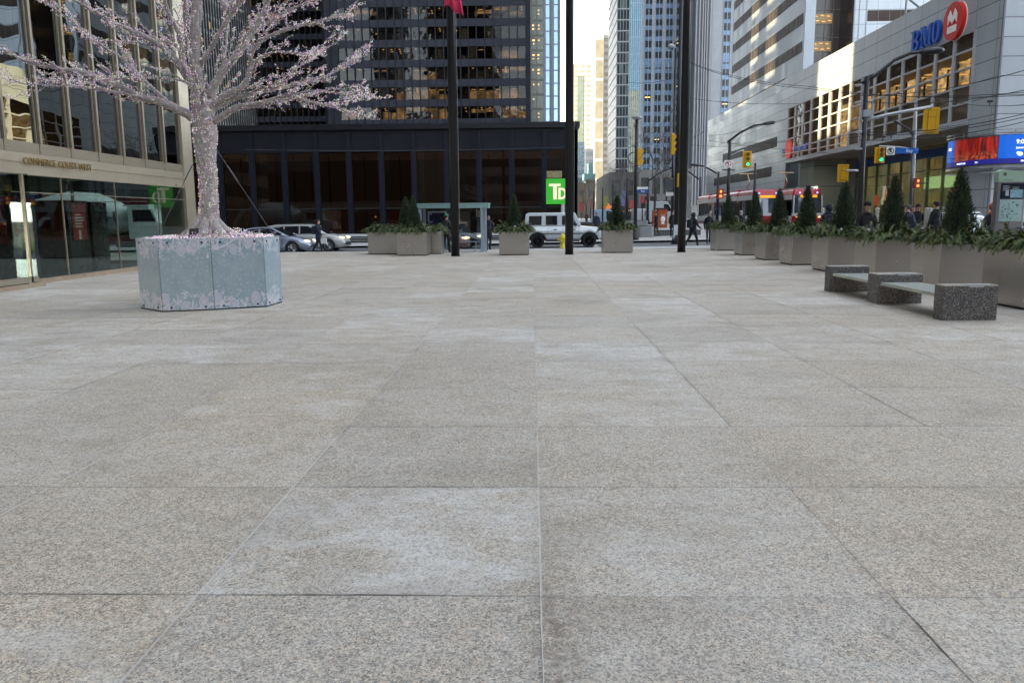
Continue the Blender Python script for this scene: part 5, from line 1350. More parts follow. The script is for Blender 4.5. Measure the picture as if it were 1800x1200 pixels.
def make_planter(loc, label, seed, W=PW, sx=1.0):
    rn = random.Random(seed)
    t = thing('planter', loc, label, 'planter', 'stainless steel planters with small conifers')
    b = MB(); b.box(0, W*sx, 0, W, .035, PH); 
    bx = b.build('planter_box', M_STAIN, t, False, .012)
    b = MB(); b.box(.04, W*sx-.04, .04, W-.04, 0, .035); b.build('plinth', M_TRIM, t)
    b = MB(); b.box(.03, W*sx-.03, .03, W-.03, PH+.001, PH+.03); b.build('soil', P('soil', (.03, .022, .015), .9), t)
    c = W/2; cx2 = c*sx
    b = MB(); b.cyl((cx2, c, PH), (cx2, c, PH+1.4), .05, .015, 6); b.build('trunk', P('bark', (.06, .045, .03), .9), t)
    b = MB(); hgt = 1.45
    def rad(h): 
        u = h/hgt; return .345*(1-u)**.80*(.62+.38*min(1, u*6))+.015
    for q in range(3600):
        h = hgt*(1-math.sqrt(rn.random())*.985) if rn.random() < .75 else hgt*rn.random()
        a = rn.random()*2*math.pi; lump = 1+.13*math.sin(3*a+h*7)+.10*math.sin(7*a-h*11)
        r_ = rad(h)*lump*(1-.35*rn.random()**2)
        p = Vector((cx2+r_*math.cos(a), c+r_*math.sin(a), PH+.05+h))
        d = Vector((math.cos(a)*rn.uniform(.2, 1), math.sin(a)*rn.uniform(.2, 1), rn.uniform(.3, 1.4))).normalized()
        s_ = Vector((rn.uniform(-1, 1), rn.uniform(-1, 1), rn.uniform(-.4, .4))).cross(d).normalized()
        l = rn.uniform(.035, .085); w_ = rn.uniform(.007, .014)
        b.add([p-s_*w_, p+s_*w_, p+d*l+s_*w_*.3, p+d*l-s_*w_*.3], [(0, 1, 2, 3)])
    b.build('conifer', M_CON, t)
    # core so that the crown is not see-through
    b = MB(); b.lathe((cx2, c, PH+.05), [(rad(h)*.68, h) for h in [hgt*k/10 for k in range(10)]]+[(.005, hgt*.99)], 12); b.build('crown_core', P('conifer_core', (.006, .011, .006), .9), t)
    b = MB(); b2 = MB()
    for q in range(int(430*sx)):
        a = rn.random()*2*math.pi; ca, sa = math.cos(a), math.sin(a); m_ = max(abs(ca), abs(sa))
        rr = (c/m_)*rn.uniform(.55, 1.0); p = Vector((cx2+ca*rr*sx, c+sa*rr, PH+.04+rn.uniform(0, .13)))
        edge = rr*m_/c; out_ = Vector((ca, sa, 0)).normalized()
        d = (out_*rn.uniform(.5, 1.2)+Vector((rn.uniform(-.7, .7), rn.uniform(-.7, .7), rn.uniform(.1, .9)))).normalized()
        ln = rn.uniform(.20, .42); tgt = b if rn.random() < .75 else b2; prev = p; seg = 6
        for k in range(seg):
            d2 = (d+Vector((0, 0, -.30*k*(1.2 if edge > .8 else .55)))).normalized(); nx = prev+d2*ln/seg
            sd = d2.cross(Vector((0, 0, 1))).normalized()
            for s_ in (1, -1):
                for jj in range(2):
                    tip = nx+sd*s_*rn.uniform(.035, .075)*(1-.1*k)+d2*.035+Vector((0, 0, rn.uniform(-.03, .02)))
                    if -.01 < tip.x < W*sx+.01 and -.01 < tip.y < W+.01: tip.z = max(tip.z, PH+.02)
                    o_ = d2*rn.uniform(.005, .012)
                    tgt.add([prev-o_, nx+o_*.2, tip], [(0, 1, 2)])
            if -.01 < nx.x < W*sx+.01 and -.01 < nx.y < W+.01: nx.z = max(nx.z, PH+.03)
            prev = nx
    b.build('greenery', M_SPR, t); b2.build('olive_greenery', M_SPR2, t)
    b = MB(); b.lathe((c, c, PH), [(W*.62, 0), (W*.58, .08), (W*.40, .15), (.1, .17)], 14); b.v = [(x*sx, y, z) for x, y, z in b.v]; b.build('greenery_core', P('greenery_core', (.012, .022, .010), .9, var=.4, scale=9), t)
    b = MB()
    for q in range(6):
        a = rn.random()*2*math.pi; ca, sa = math.cos(a), math.sin(a); rr = c/max(abs(ca), abs(sa))*rn.uniform(.85, 1.05)
        b.ell((cx2+ca*rr*sx, c+sa*rr, PH+.12+rn.uniform(-.05, .10)), .035, .035, rn.choice((.04, .06)), 8, 6)
    b.build('ornaments', P('frosted_ornament', (.50, .51, .56), .45, .1, var=.3, scale=30), t, True)
    b = MB()
    for q in range(9):
        a = rn.random()*2*math.pi; rr = rn.uniform(.3, .6); p = Vector((c+math.cos(a)*rr, c+math.sin(a)*rr, PH+.05))
        for k in range(3): b.cyl(p, p+Vector((rn.uniform(-.12, .12), rn.uniform(-.12, .12), rn.uniform(.15, .32))), .006, .003, 4)
    b.build('twigs', P('pale_twig', (.35, .30, .24), .8), t)
    b = MB()
    for q in range(4):
        a = rn.random()*2*math.pi; rr = c*rn.uniform(.75, 1.0); p = Vector((c+math.cos(a)*rr, c+math.sin(a)*rr, PH+.10))
        for k in range(14):
            d = Vector((rn.uniform(-1, 1), rn.uniform(-1, 1), rn.uniform(.2, 1.3))).normalized(); s_ = d.cross(Vector((rn.random(), rn.random(), 1))).normalized()*.012
            b.add([p-s_, p+s_, p+d*.13], [(0, 1, 2)])
    b.build('red_leaves', P('red_leaf', (.13, .018, .012), .6, var=.4, scale=9), t)
    return t
PLX = 8.20
row = [13.31, 16.3, 19.35, 22.46, 25.55, 28.5, 31.97, 36.4]
labs = ['steel planter nearest the camera at the right edge of the photo, beside the map totem', 'steel planter straight behind the near end of the speckled bench', 'steel planter behind the middle block of the speckled bench', 'steel planter just behind the far end of the speckled bench', 'fourth steel planter of the right row counted from its far end', 'third steel planter of the right row counted from its far end', 'second steel planter of the right row counted from its far end', 'steel planter at the far end of the right row, beside the crossing pedestrian']
pA = make_planter((PLX-.1, row[0], 0), labs[0], 3); pB = make_planter((PLX, row[1], 0), labs[1], 8)
def pdup(o, loc, q, label):
    q %= 4; dx, dy = ((0, 0), (PW, 0), (PW, PW), (0, PW))[q]
    return dup(o, (loc[0]+dx, loc[1]+dy, loc[2]), q*math.pi/2, label)
for i in range(2, 8):
    pdup((pA, pB)[i % 2], (PLX+(.0 if i < 6 else .1), row[i], 0), i//2+i % 2, labs[i])
pdup(pA, (-1.40, 33.6, 0), 2, 'single steel planter standing between the two left black masts')
pdup(pB, (3.10, 35.0, 0), 1, 'single steel planter standing between the centre and right black masts')
pdup(pB, (-5.72, 33.75, 0), 3, 'square steel planter in front of the long one left of the bus shelter')
make_planter((-7.25, 35.15, 0), 'long steel planter standing behind the square one left of the bus shelter', 19, PW, 2.56)

# ------------------------------------------------------------------ bench
def mat_aggregate():
    m, nt, p = new_mat('exposed_aggregate'); N = NT(nt); c = N.obj()
    v = N.node('ShaderNodeTexVoronoi'); N.lk(c, v.inputs['Vector']); v.inputs['Scale'].default_value = 105
    w_ = N.white(v.outputs['Position'])[0]
    t = N.mix(N.ramp(w_, .55, .62), (.022, .022, .025), (.17, .165, .17)); t = N.mix(N.m('GREATER_THAN', w_, .88), t, (.36, .35, .35))
    t = N.mix(N.ramp(v.outputs['Distance'], .35, .75), t, (.075, .073, .075))
    N.lk(t, p.inputs['Base Color']); p.inputs['Roughness'].default_value = .75; N.lk(N.bump(v.outputs['Distance'], .5, .01), p.inputs['Normal'])
    return m
M_AGG = mat_aggregate(); M_BTOP = P('cast_stone_top', (.34, .32, .29), .7, var=.15, scale=7, bump=.1); M_SEAT = P('grey_seat_board', (.30, .32, .29), .55, var=.10, scale=3, stretch=(5, .6, 1))
bn = thing('bench', (6.16, 12.05, 0), 'long low bench with speckled stone blocks and two grey seats', 'bench')
for y, d in ((0, .30), (2.33, .42), (4.62, .30)):
    b = MB(); b.box(0, .80, y, y+d, 0, .515); bl = b.build('block', M_AGG, bn, False, .008)
    b = MB(); b.box(.005, .795, y+.005, y+d-.005, .516, .53); b.build('cap', M_BTOP, bl)
    if y < 4:
        b = MB(); b.box(.36, .58, y-.004, y+.10, .50, .537); b.build('plaque', P('plaque_metal', (.40, .40, .43), .45, .5), bl)
for y0, y1 in ((.305, 2.325), (2.755, 4.615)):
    b = MB(); b.box(.05, .72, y0, y1, .33, .385); s_ = b.build('seat', M_SEAT, bn, False, .006)
    b = MB(); b.box(.26, .265, y0+.01, y1-.01, .3855, .3865); b.box(.49, .495, y0+.01, y1-.01, .3855, .3865); b.build('seam', M_TRIM, s_)

# ------------------------------------------------------------------ masts, shelter, hydrant
masts = []
for px, Y, lb in ((800.5, 33.1, 'leftmost of the three thick black masts, carrying the pink flag'), (1000.5, 33.8, 'centre of the three thick black masts, in front of the white off-roader'), (1197.5, 35.1, 'rightmost of the three thick black masts, by the street corner')):
    x = xat(px, Y, 445); m_ = thing('flagpole', (x, Y, 0), lb, 'flagpole', 'thick black flagpoles on the plaza')
    b = MB(); b.cyl((0, 0, 0), (0, 0, 22), .175, .16, 24); b.build('pole', P('mast_black', (.009, .009, .011), .38, .2, var=.2, scale=1, coat=.0), m_, True)
    b = MB(); b.lathe((0, 0, 0), [(.20, 0), (.20, .02), (.18, .03)], 24); b.build('base_ring', M_TRIM, m_)
    b = MB(); b.box(.17, .20, -.02, .02, 1.3, 1.5); b.tube([(.20, 0, 1.35), (.20, 0, 20)], .006, 4); b.build('halyard', P('halyard', (.3, .3, .3), .5, .4), m_)
x = xat(800.5, 33.1, 445)
fl = thing('flag', (x, 33.0, 10.2), 'pink red flag hanging limp against the leftmost mast', 'flag')
b = MB(); n = 14; vs = []; zb0 = atY(806, 22, 33).z-10.2
for j in range(9):
    for i in range(n+1):
        u = i/n; vv = j/8; X = -.22+u*.78*(1-.25*math.sin(vv*3)); zlow = zb0+.12-.62*max(0, (u-.35))+.1*math.sin(u*9); Z = zlow+(3.0)*vv
        vs.append((X, -.22-.07*math.sin(u*15+vv*2), Z))
b.add(vs, [(j*(n+1)+i, j*(n+1)+i+1, (j+1)*(n+1)+i+1, (j+1)*(n+1)+i) for j in range(8) for i in range(n)])
m, nt, p = new_mat('flag_cloth'); N = NT(nt); c = N.obj(); s = N.sep(c)
t_ = N.mix(N.m('MULTIPLY', N.m('COMPARE', s[0], .06, .05), N.m('GREATER_THAN', s[2], zb0+.75)), (.62, .035, .11), (.75, .55, .58)); N.lk(t_, p.inputs['Base Color']); p.inputs['Roughness'].default_value = .8
o = b.build('cloth', m, fl, True); sm = o.modifiers.new('thickness', 'SOLIDIFY'); sm.thickness = .006
# bus shelter
YS = 36.9; xs0, xs1 = xat(728, YS, 365), xat(858, YS, 365); zs_r = atY(800, 357, YS).z
sh = thing('bus_shelter', (xs0, YS, 0), 'glass bus shelter with pale green roof behind the leftmost mast', 'bus shelter')
M_SHG = P('pale_green_metal', (.30, .46, .46), .4, .3, var=.06); M_SHB = P('blue_grey_metal', (.34, .42, .50), .4, .3, var=.08)
W_ = xs1-xs0
b = MB(); b.box(0, W_, 0, 1.6, zs_r-.22, zs_r-.05); b.box(-.03, W_+.03, -.03, 1.63, zs_r-.05, zs_r); b.build('roof', M_SHG, sh)
pxs = [.25, W_-.30]
for x in pxs:
    for y in (.1, 1.45):
        b = MB(); b.box(x-.06, x+.07, y-.06, y+.06, -.02, zs_r-.22); b.build('post', M_SHB, sh)
b = MB(); b.box(W_-.16, W_-.08, .0, .12, -.02, zs_r-.22); b.build('post', M_SHB, sh)
M_SGL = glass('shelter_glass', (.80, .86, .86), .04, (.9, 1, 1), .01, 0, .5, .6)
b = MB(); b.box(.35, W_-.4, 1.44, 1.455, .15, zs_r-.35); b.build('rear_glass', M_SGL, sh)
b = MB(); b.box(pxs[1]-.01, pxs[1], .16, 1.38, .15, zs_r-.35); b.build('side_glass', M_SGL, sh)
ax = atY(746, 375, YS).x-xs0; ax1 = atY(780, 375, YS).x-xs0
b = MB(); b.box(ax, ax1, 1.20, 1.34, .35, atY(760, 371, YS).z); ad = b.build('poster_case', P('white_case', (.52, .56, .62), .4), sh)
b = MB(); b.box(ax+.07, ax1-.07, 1.185, 1.199, .45, atY(760, 374, YS).z); b.build('poster', P('shelter_poster', (.012, .013, .05), .3, var=.5, scale=5), ad)
b = MB(); rn = random.Random(1)
for k in range(16): x = ax+.12+rn.random()*(ax1-ax-.28); z = 1.15+rn.random()*.75; s_ = rn.uniform(.01, .035); b.box(x, x+s_, 1.175, 1.184, z, z+s_)
b.box(ax+.10, ax+.22, 1.175, 1.184, 1.35, 1.42); b.box(ax+.10, ax+.20, 1.175, 1.184, 1.72, 1.80)
b.build('poster_print', P('poster_lilac', (.30, .34, .85), .5), ad)
b = MB(); b.box(1.9, 2.3, 1.40, 1.43, 1.28, 1.37); b.box(2.75, 2.80, 1.40, 1.43, 1.6, 1.95); b.box(2.86, 2.91, 1.40, 1.43, 1.6, 1.9); b.build('stickers', P('sticker', (.6, .45, .38), .5), sh)
b = MB(); b.box(1.2, 2.9, 1.05, 1.35, .42, .46); b.box(1.3, 1.34, 1.1, 1.3, 0, .42); b.box(2.7, 2.74, 1.1, 1.3, 0, .42); b.build('bench_seat', M_SHB, sh)
# hydrant
hx, hy = xat(988.5, 41.0, 430), 41.0; hz0 = gz(hx, hy)+.13
hy_ = thing('fire_hydrant', (hx, hy, hz0), 'yellow fire hydrant on the kerb in front of the white off-roader', 'hydrant'); M_YEL = P('yellow_paint', (.62, .50, .035), .45, var=.08, coat=.2)
b = MB(); b.lathe((0, 0, 0), [(.19, 0), (.19, .04), (.12, .05), (.115, .50), (.15, .51), (.15, .56), (.13, .60), (.11, .68), (.06, .74), (.03, .75), (.03, .80), (.005, .80)], 16); b.build('barrel', M_YEL, hy_, True)
for s_ in (1, -1):
    b = MB(); b.cyl((s_*.1, 0, .44), (s_*.21, 0, .44), .05, n=10); b.cyl((s_*.21, 0, .44), (s_*.235, 0, .44), .062, n=8); b.build('side_nozzle', M_YEL, hy_)
b = MB(); b.cyl((0, -.1, .42), (0, -.2, .42), .07, n=12); b.cyl((0, -.2, .42), (0, -.225, .42), .085, n=10); b.build('front_nozzle', M_YEL, hy_)
# map totem at the right edge
ty = 17.6
q0 = atY(1757, 298, ty); q1 = atY(1800, 298, ty); 
tt = thing('map_totem', (q0.x, ty, 0), 'tall grey wayfinding totem with pale green top and street map', 'map totem'); Wt = q1.x-q0.x+.06; zt_ = q0.z
M_TG = P('totem_grey', (.26, .25, .27), .4, .3, var=.06); M_TGR = P('totem_pale_green', (.36, .50, .40), .45, var=.04)
zg = atY(1770, 320, ty).z
b = MB(); b.box(0, Wt, 0, .16, 0, zg); b.build('body', M_TG, tt)
b = MB(); b.prismf([(-.01, zg+.001), (Wt+.01, zg+.001), (Wt+.01, zt_-.07), (Wt*.15, zt_), (-.01, zt_-.05)], lambda u, v, d: (u, d, v), -.012, .17); b.build('cap', M_TGR, tt)
zm = atY(1770, 351, ty).z; z3 = atY(1770, 389, ty).z
b = MB(); b.box(.06, Wt-.03, -.012, -.002, zm+.02, zg-.03); dp = b.build('dark_panel', P('totem_navy', (.012, .016, .032), .3), tt)
b = MB(); b.box(.06, Wt-.03, -.012, -.002, z3, zm); mp = b.build('map_panel', P('totem_map', (.36, .52, .52), .4, var=.10, scale=9), tt)
b = MB(); rn = random.Random(7)
for k in range(46): x = .09+rn.random()*(Wt-.2); z = z3+.03+rn.random()*(zm-z3-.08); b.box(x, x+rn.uniform(.008, .035), -.016, -.013, z, z+rn.uniform(.006, .03))
b.build('map_print', P('map_print', (.08, .14, .17), .5), mp)
b = MB()
for k in range(4): b.box(.10, .22+.03*(k % 2), -.016, -.013, zg-.09-.030*k, zg-.08-.030*k)
for k in range(2): b.box(.30, .44, -.016, -.013, zg-.12-.030*k, zg-.11-.030*k)
b.build('panel_text', P('totem_text', (.5, .52, .55), .5), dp)
b = MB(); b.box(.26, Wt-.05, -.016, -.013, zm+.04, zm+.21); b.build('inset_map', P('inset_map', (.25, .46, .55), .5, var=.3, scale=20), dp)
b = MB(); b.box(.16, .23, -.016, -.013, zm+.08, zm+.21); b.build('inset_photo', P('inset_photo', (.4, .42, .48), .5, var=.5, scale=30), dp)
b = MB(); 
for k in range(14):
    a = 2*math.pi*k/14; a2 = 2*math.pi*(k+1)/14; cx, cz_ = .12, (zg+zt_)/2+.03
    b.prismf([(cx+.034*math.cos(a), cz_+.034*math.sin(a)), (cx+.034*math.cos(a2), cz_+.034*math.sin(a2)), (cx+.02*math.cos(a2), cz_+.02*math.sin(a2)), (cx+.02*math.cos(a), cz_+.02*math.sin(a))], lambda u, v, d: (u, -d, v), .013, .016)
b.box(.115, .125, -.016, -.013, cz_-.02, cz_+.02); b.build('cap_symbol', P('totem_symbol', (.03, .05, .05), .5), tt)
text_mesh('Bay St & King St W', .028, 'cap_text', _MC['totem_symbol'], tt, frame((.08, -.0135, zg+.03), (1, 0, 0)), .001)
# ------------------------------------------------------------------ octagonal tree box with printed snowflake panels
cx_, cy_ = -5.92, 15.2
pl = [(-7.14, 14.29), (-6.48, 13.72), (-4.89, 14.44), (-4.85, 15.23)]
poly = pl+[(-5.16, 16.15), (-5.85, 16.75), (-6.85, 16.55), (-7.36, 15.55)]
TZ = 1.27
tb = thing('tree_box', (cx_, cy_, 0), 'eight-sided pale blue box printed with snowflakes around the lit tree', 'tree box')
poly = [(x-cx_, y-cy_) for x, y in poly]
def mat_snow():
    m, nt, p = new_mat('snowflake_print'); N = NT(nt); uv = N.node('ShaderNodeUVMap').outputs[0]
    s = N.sep(uv); u, v = s[0], s[1]
    n = N.noise(uv, 4.0, 5, .6)
    base = N.mix(N.ramp(n, .3, .7), (.25, .325, .37), (.32, .39, .425))
    edge = N.m('MAXIMUM', N.ramp(v, .28, .0), N.ramp(v, .70, .98))
    # darker blue between flakes near top and bottom
    base = N.mix(N.m('MULTIPLY', edge, N.ramp(N.noise(uv, 9, 4, .7), .44, .60, 0, .8)), base, (.13, .29, .38))
    def flakes(scale, size, arms, seed, dens, thick):
        vor = N.node('ShaderNodeTexVoronoi', voronoi_dimensions='2D'); uvm = N.map(uv, (1, 1, 1), (seed, seed*.7, 0)); N.lk(uvm, vor.inputs['Vector']); vor.inputs['Scale'].default_value = scale; vor.inputs['Randomness'].default_value = .9
        dv = N.node('ShaderNodeVectorMath', operation='SUBTRACT'); N.lk(uvm, dv.inputs[0]); N.lk(vor.outputs['Position'], dv.inputs[1])
        q = N.sep(dv.outputs[0]); ang = N.m('ARCTAN2', q[1], q[0]); r_ = N.m('SQRT', N.m('ADD', N.m('MULTIPLY', q[0], q[0]), N.m('MULTIPLY', q[1], q[1])))
        w_ = N.white(vor.outputs['Position'])[0]
        sz = N.m('MULTIPLY', N.ramp(w_, 0, 1, .5, 1.0), size)
        arm = N.m('ABSOLUTE', N.m('SINE', N.m('ADD', N.m('MULTIPLY', ang, arms/2), N.m('MULTIPLY', w_, 6))))
        width = N.m('MULTIPLY', arm, r_)
        side = N.m('LESS_THAN', N.m('ABSOLUTE', N.m('SUBTRACT', N.m('MODULO', r_, size*.3), size*.12)), size*.05)
        lim = N.m('MULTIPLY_ADD', side, size*.10, thick)
        k = N.m('MULTIPLY', N.m('LESS_THAN', width, lim), N.m('LESS_THAN', r_, sz))
        return N.m('MULTIPLY', k, N.m('GREATER_THAN', N.m('ADD', N.m('MULTIPLY', w_, .999), N.m('MULTIPLY', edge, dens)), 1.0))
    f = N.m('MAXIMUM', flakes(2.7, .27, 6, 3.1, 1.15, .034), flakes(5.2, .14, 6, 7.7, 1.3, .018))
    f = N.m('MAXIMUM', f, flakes(10, .07, 6, 1.3, 1.4, .011))
    base = N.mix(N.m('MULTIPLY', f, .85), base, (.60, .57, .62))
    # small snow dots in the middle
    vor = N.node('ShaderNodeTexVoronoi', voronoi_dimensions='2D'); N.lk(uv, vor.inputs['Vector']); vor.inputs['Scale'].default_value = 11
    w_ = N.white(vor.outputs['Position'])[0]; k = N.m('MULTIPLY', N.m('LESS_THAN', vor.outputs['Distance'], .17), N.m('GREATER_THAN', w_, .35))
    base = N.mix(N.m('MULTIPLY', k, .6), base, (.42, .48, .53))
    # round baubles
    for (bu, bv, br) in ((.42, .84, .085), (.68, .92, .09), (1.42, .84, .08), (1.72, .93, .08), (.06, .16, .085), (.80, .10, .095), (.45, .04, .08), (1.06, .16, .08), (1.36, .05, .085), (1.80, .13, .09), (2.3, .8, .08), (2.6, .15, .08), (-.4, .8, .08), (-.3, .15, .07)):
        du = N.m('SUBTRACT', u, bu); dv_ = N.m('SUBTRACT', v, bv); d = N.m('SQRT', N.m('ADD', N.m('MULTIPLY', du, du), N.m('MULTIPLY', dv_, dv_)))
        k = N.m('LESS_THAN', d, br); ring_ = N.m('LESS_THAN', N.m('ABSOLUTE', N.m('SUBTRACT', d, br*.62)), br*.09)
        base = N.mix(N.m('MULTIPLY', k, .8), base, (.50, .49, .56)); base = N.mix(N.m('MULTIPLY', ring_, .4), base, (.26, .34, .42))
    st = N.noise(N.map(uv, (3, .6, 1)), 2.2, 4, .6); base = N.mix(N.ramp(st, .5, .75, 0, .25), base, (.30, .30, .28))
    N.lk(base, p.inputs['Base Color']); p.inputs['Roughness'].default_value = .42; p.inputs['Specular IOR Level'].default_value = .4
    return m
M_SNOW = mat_snow()
def uvpanel(name, a, c_, z0, z1, u0, u1, parent, thick=.012):
    a = Vector((*a, 0)); c_ = Vector((*c_, 0)); d = (c_-a).normalized(); n_ = Vector((d.y, -d.x, 0))*thick
    b = MB(); b.add([(a.x+n_.x, a.y+n_.y, z0), (c_.x+n_.x, c_.y+n_.y, z0), (c_.x+n_.x, c_.y+n_.y, z1), (a.x+n_.x, a.y+n_.y, z1), (a.x, a.y, z0), (c_.x, c_.y, z0), (c_.x, c_.y, z1), (a.x, a.y, z1)], [(0,1,2,3), (0,4,5,1), (1,5,6,2), (2,6,7,3), (3,7,4,0), (7,6,5,4)])
    o = b.build(name, M_SNOW, parent); uvl = o.data.uv_layers.new(name='UVMap')
    co = {0: (u0, 0), 1: (u1, 0), 2: (u1, 1), 3: (u0, 1), 4: (u0, 0), 5: (u1, 0), 6: (u1, 1), 7: (u0, 1)}
    for l in o.data.loops: uvl.data[l.index].uv = co[l.vertex_index]
    return o
mid = ((poly[1][0]+poly[2][0])/2+.02, (poly[1][1]+poly[2][1])/2-.10)
b = MB(); b.prism([(x*.97, y*.97) for x, y in poly], .0, TZ-.05); b.build('frame', P('dark_timber', (.05, .045, .04), .8), tb)
b = MB(); b.prism([(x*1.005, y*1.005) for x, y in poly], .0, .022); b.build('base_rail', M_TRIM, tb)
segs = []
for i in range(8):
    a, c_ = poly[i], poly[(i+1) % 8]
    if i == 1: segs += [(a, mid, 0.0, 1.0), (mid, c_, 1.0, 2.0)]
    else: segs.append((a, c_, 2.0+i*.37, 2.0+i*.37+math.hypot(c_[0]-a[0], c_[1]-a[1])*.95))
for a, c_, u0, u1 in segs:
    d = Vector((c_[0]-a[0], c_[1]-a[1], 0)); L_ = d.length; d /= L_; n_ = Vector((d.y, -d.x, 0)); g = .004
    pn = uvpanel('panel', (a[0]+d.x*g, a[1]+d.y*g), (c_[0]-d.x*g, c_[1]-d.y*g), .025, TZ, u0, u1, tb)
    b = MB()
    for f_ in (.17, .83):
        for z in (.07, TZ-.07):
            q = Vector((a[0], a[1], z))+d*(L_*f_)+n_*.012; b.cyl(q, q+n_*.012, .020, n=8)
    b.build('bolt_heads', M_TRIM, pn)
b = MB(); b.prism([(x*.95, y*.95) for x, y in poly], TZ-.049, TZ-.02); b.build('lid', P('mulch', (.06, .05, .04), .9), tb)

# ------------------------------------------------------------------ bare tree
def mat_bark():
    m, nt, p = new_mat('wrapped_bark'); N = NT(nt); c = N.obj()
    n = N.noise(N.map(c, (1, 1, .35)), 22, 5, .7); n2 = N.noise(c, 3.5, 4, .6)
    t = N.mix(N.ramp(n, .32, .68), (.20, .17, .15), (.46, .41, .38)); t = N.mix(N.ramp(n2, .4, .7, 0, .4), t, (.34, .32, .33))
    rg = N.m('LESS_THAN', N.m('MODULO', N.m('ADD', N.sep(c)[2], N.m('MULTIPLY', N.noise(c, 8, 2), .10)), .055), .012)
    t = N.mix(N.m('MULTIPLY', rg, .35), t, (.42, .38, .40))
    N.lk(t, p.inputs['Base Color']); p.inputs['Roughness'].default_value = .85; N.lk(N.bump(n, .6, .02), p.inputs['Normal']); return m
M_BARK = mat_bark()
YT = 15.35
def tp(px, py, dy=0.0): return atY(px, py, YT+dy)
tx_, ty_ = tp(366, 400).x, YT
tr = thing('bare_tree', (tx_, ty_, TZ-.02), 'bare winter tree wrapped in tiny pastel lights, growing from the snowflake box', 'tree'); TO = Vector(tr.location)
rt = random.Random(42)
paths = []    # (points, radii, level)
def limb(pts, r0, r1, lvl=0):
    """smooth and roughen a limb, keep it for the mesh and for the lights"""
    P_ = [Vector(p) for p in pts]; out_ = []
    n = 5
    for i in range(len(P_)-1):
        a = P_[max(i-1, 0)]; b_ = P_[i]; c_ = P_[i+1]; d = P_[min(i+2, len(P_)-1)]
        for k in range(n):
            t = k/n; t2, t3 = t*t, t*t*t
            q = .5*((2*b_)+(c_-a)*t+(2*a-5*b_+4*c_-d)*t2+(-a+3*b_-3*c_+d)*t3); out_.append(q)
    out_.append(P_[-1])
    m_ = len(out_)
    for i in range(1, m_-1):
        k = .012+.02*(lvl > 0); out_[i] += Vector((rt.uniform(-k, k), rt.uniform(-k, k), rt.uniform(-k, k)))
    rr = [r0+(r1-r0)*(i/(m_-1))**.8 for i in range(m_)]
    paths.append((out_, rr, lvl)); return out_, rr
def sprout(pts, rr, lvl, count, lmin, lmax, start=.25, droop=.0):
    m_ = len(pts)
    for q in range(count):
        i = int(m_*(start+(1-start)*(q+rt.random())/count)); i = min(m_-2, max(1, i))
        tdir = (pts[min(i+1, m_-1)]-pts[i-1]).normalized()
        side = Vector((rt.uniform(-1, 1), rt.uniform(-.8, .8), rt.uniform(-.5, 1))); side = (side-tdir*side.dot(tdir))
        if side.length < .05: continue
        side.normalize(); ang = rt.uniform(.15, .55) if lvl == 1 else rt.uniform(.3, .8)
        d = (tdir*math.cos(ang)+side*math.sin(ang)).normalized(); L_ = rt.uniform(lmin, lmax)*(1-.72*i/m_)
        p = pts[i].copy(); seg = 4; P_ = [p.copy()]
        for k in range(seg):
            d = (d+Vector((rt.uniform(-.15, .15), rt.uniform(-.12, .12), rt.uniform(-.12, .15)))+tdir*.22).normalized(); p = p+d*L_/seg; P_.append(p.copy())
        r0 = min(rr[i]*.62, .026 if lvl == 1 else .012 if lvl == 2 else .007)
        o, r2 = limb(P_, r0, .0035, lvl)
        if lvl < 2: sprout(o, r2, lvl+1, {1: 3, 2: 0}[lvl], {1: .14, 2: .10}[lvl], {1: .38, 2: .22}[lvl], .15)
trunk, trr = limb([tp(366, 425), tp(367, 385), tp(366, 335), tp(363, 285), tp(360, 240), tp(358, 205), tp(352, 170)], .27, .15)
n_ = len(trr)
for i in range(n_):
    z = trunk[i].z-TZ; trr[i] = .168+.22*math.exp(-max(z, 0)/.16)+.055*math.exp(-((z-1.95)/.45)**2)
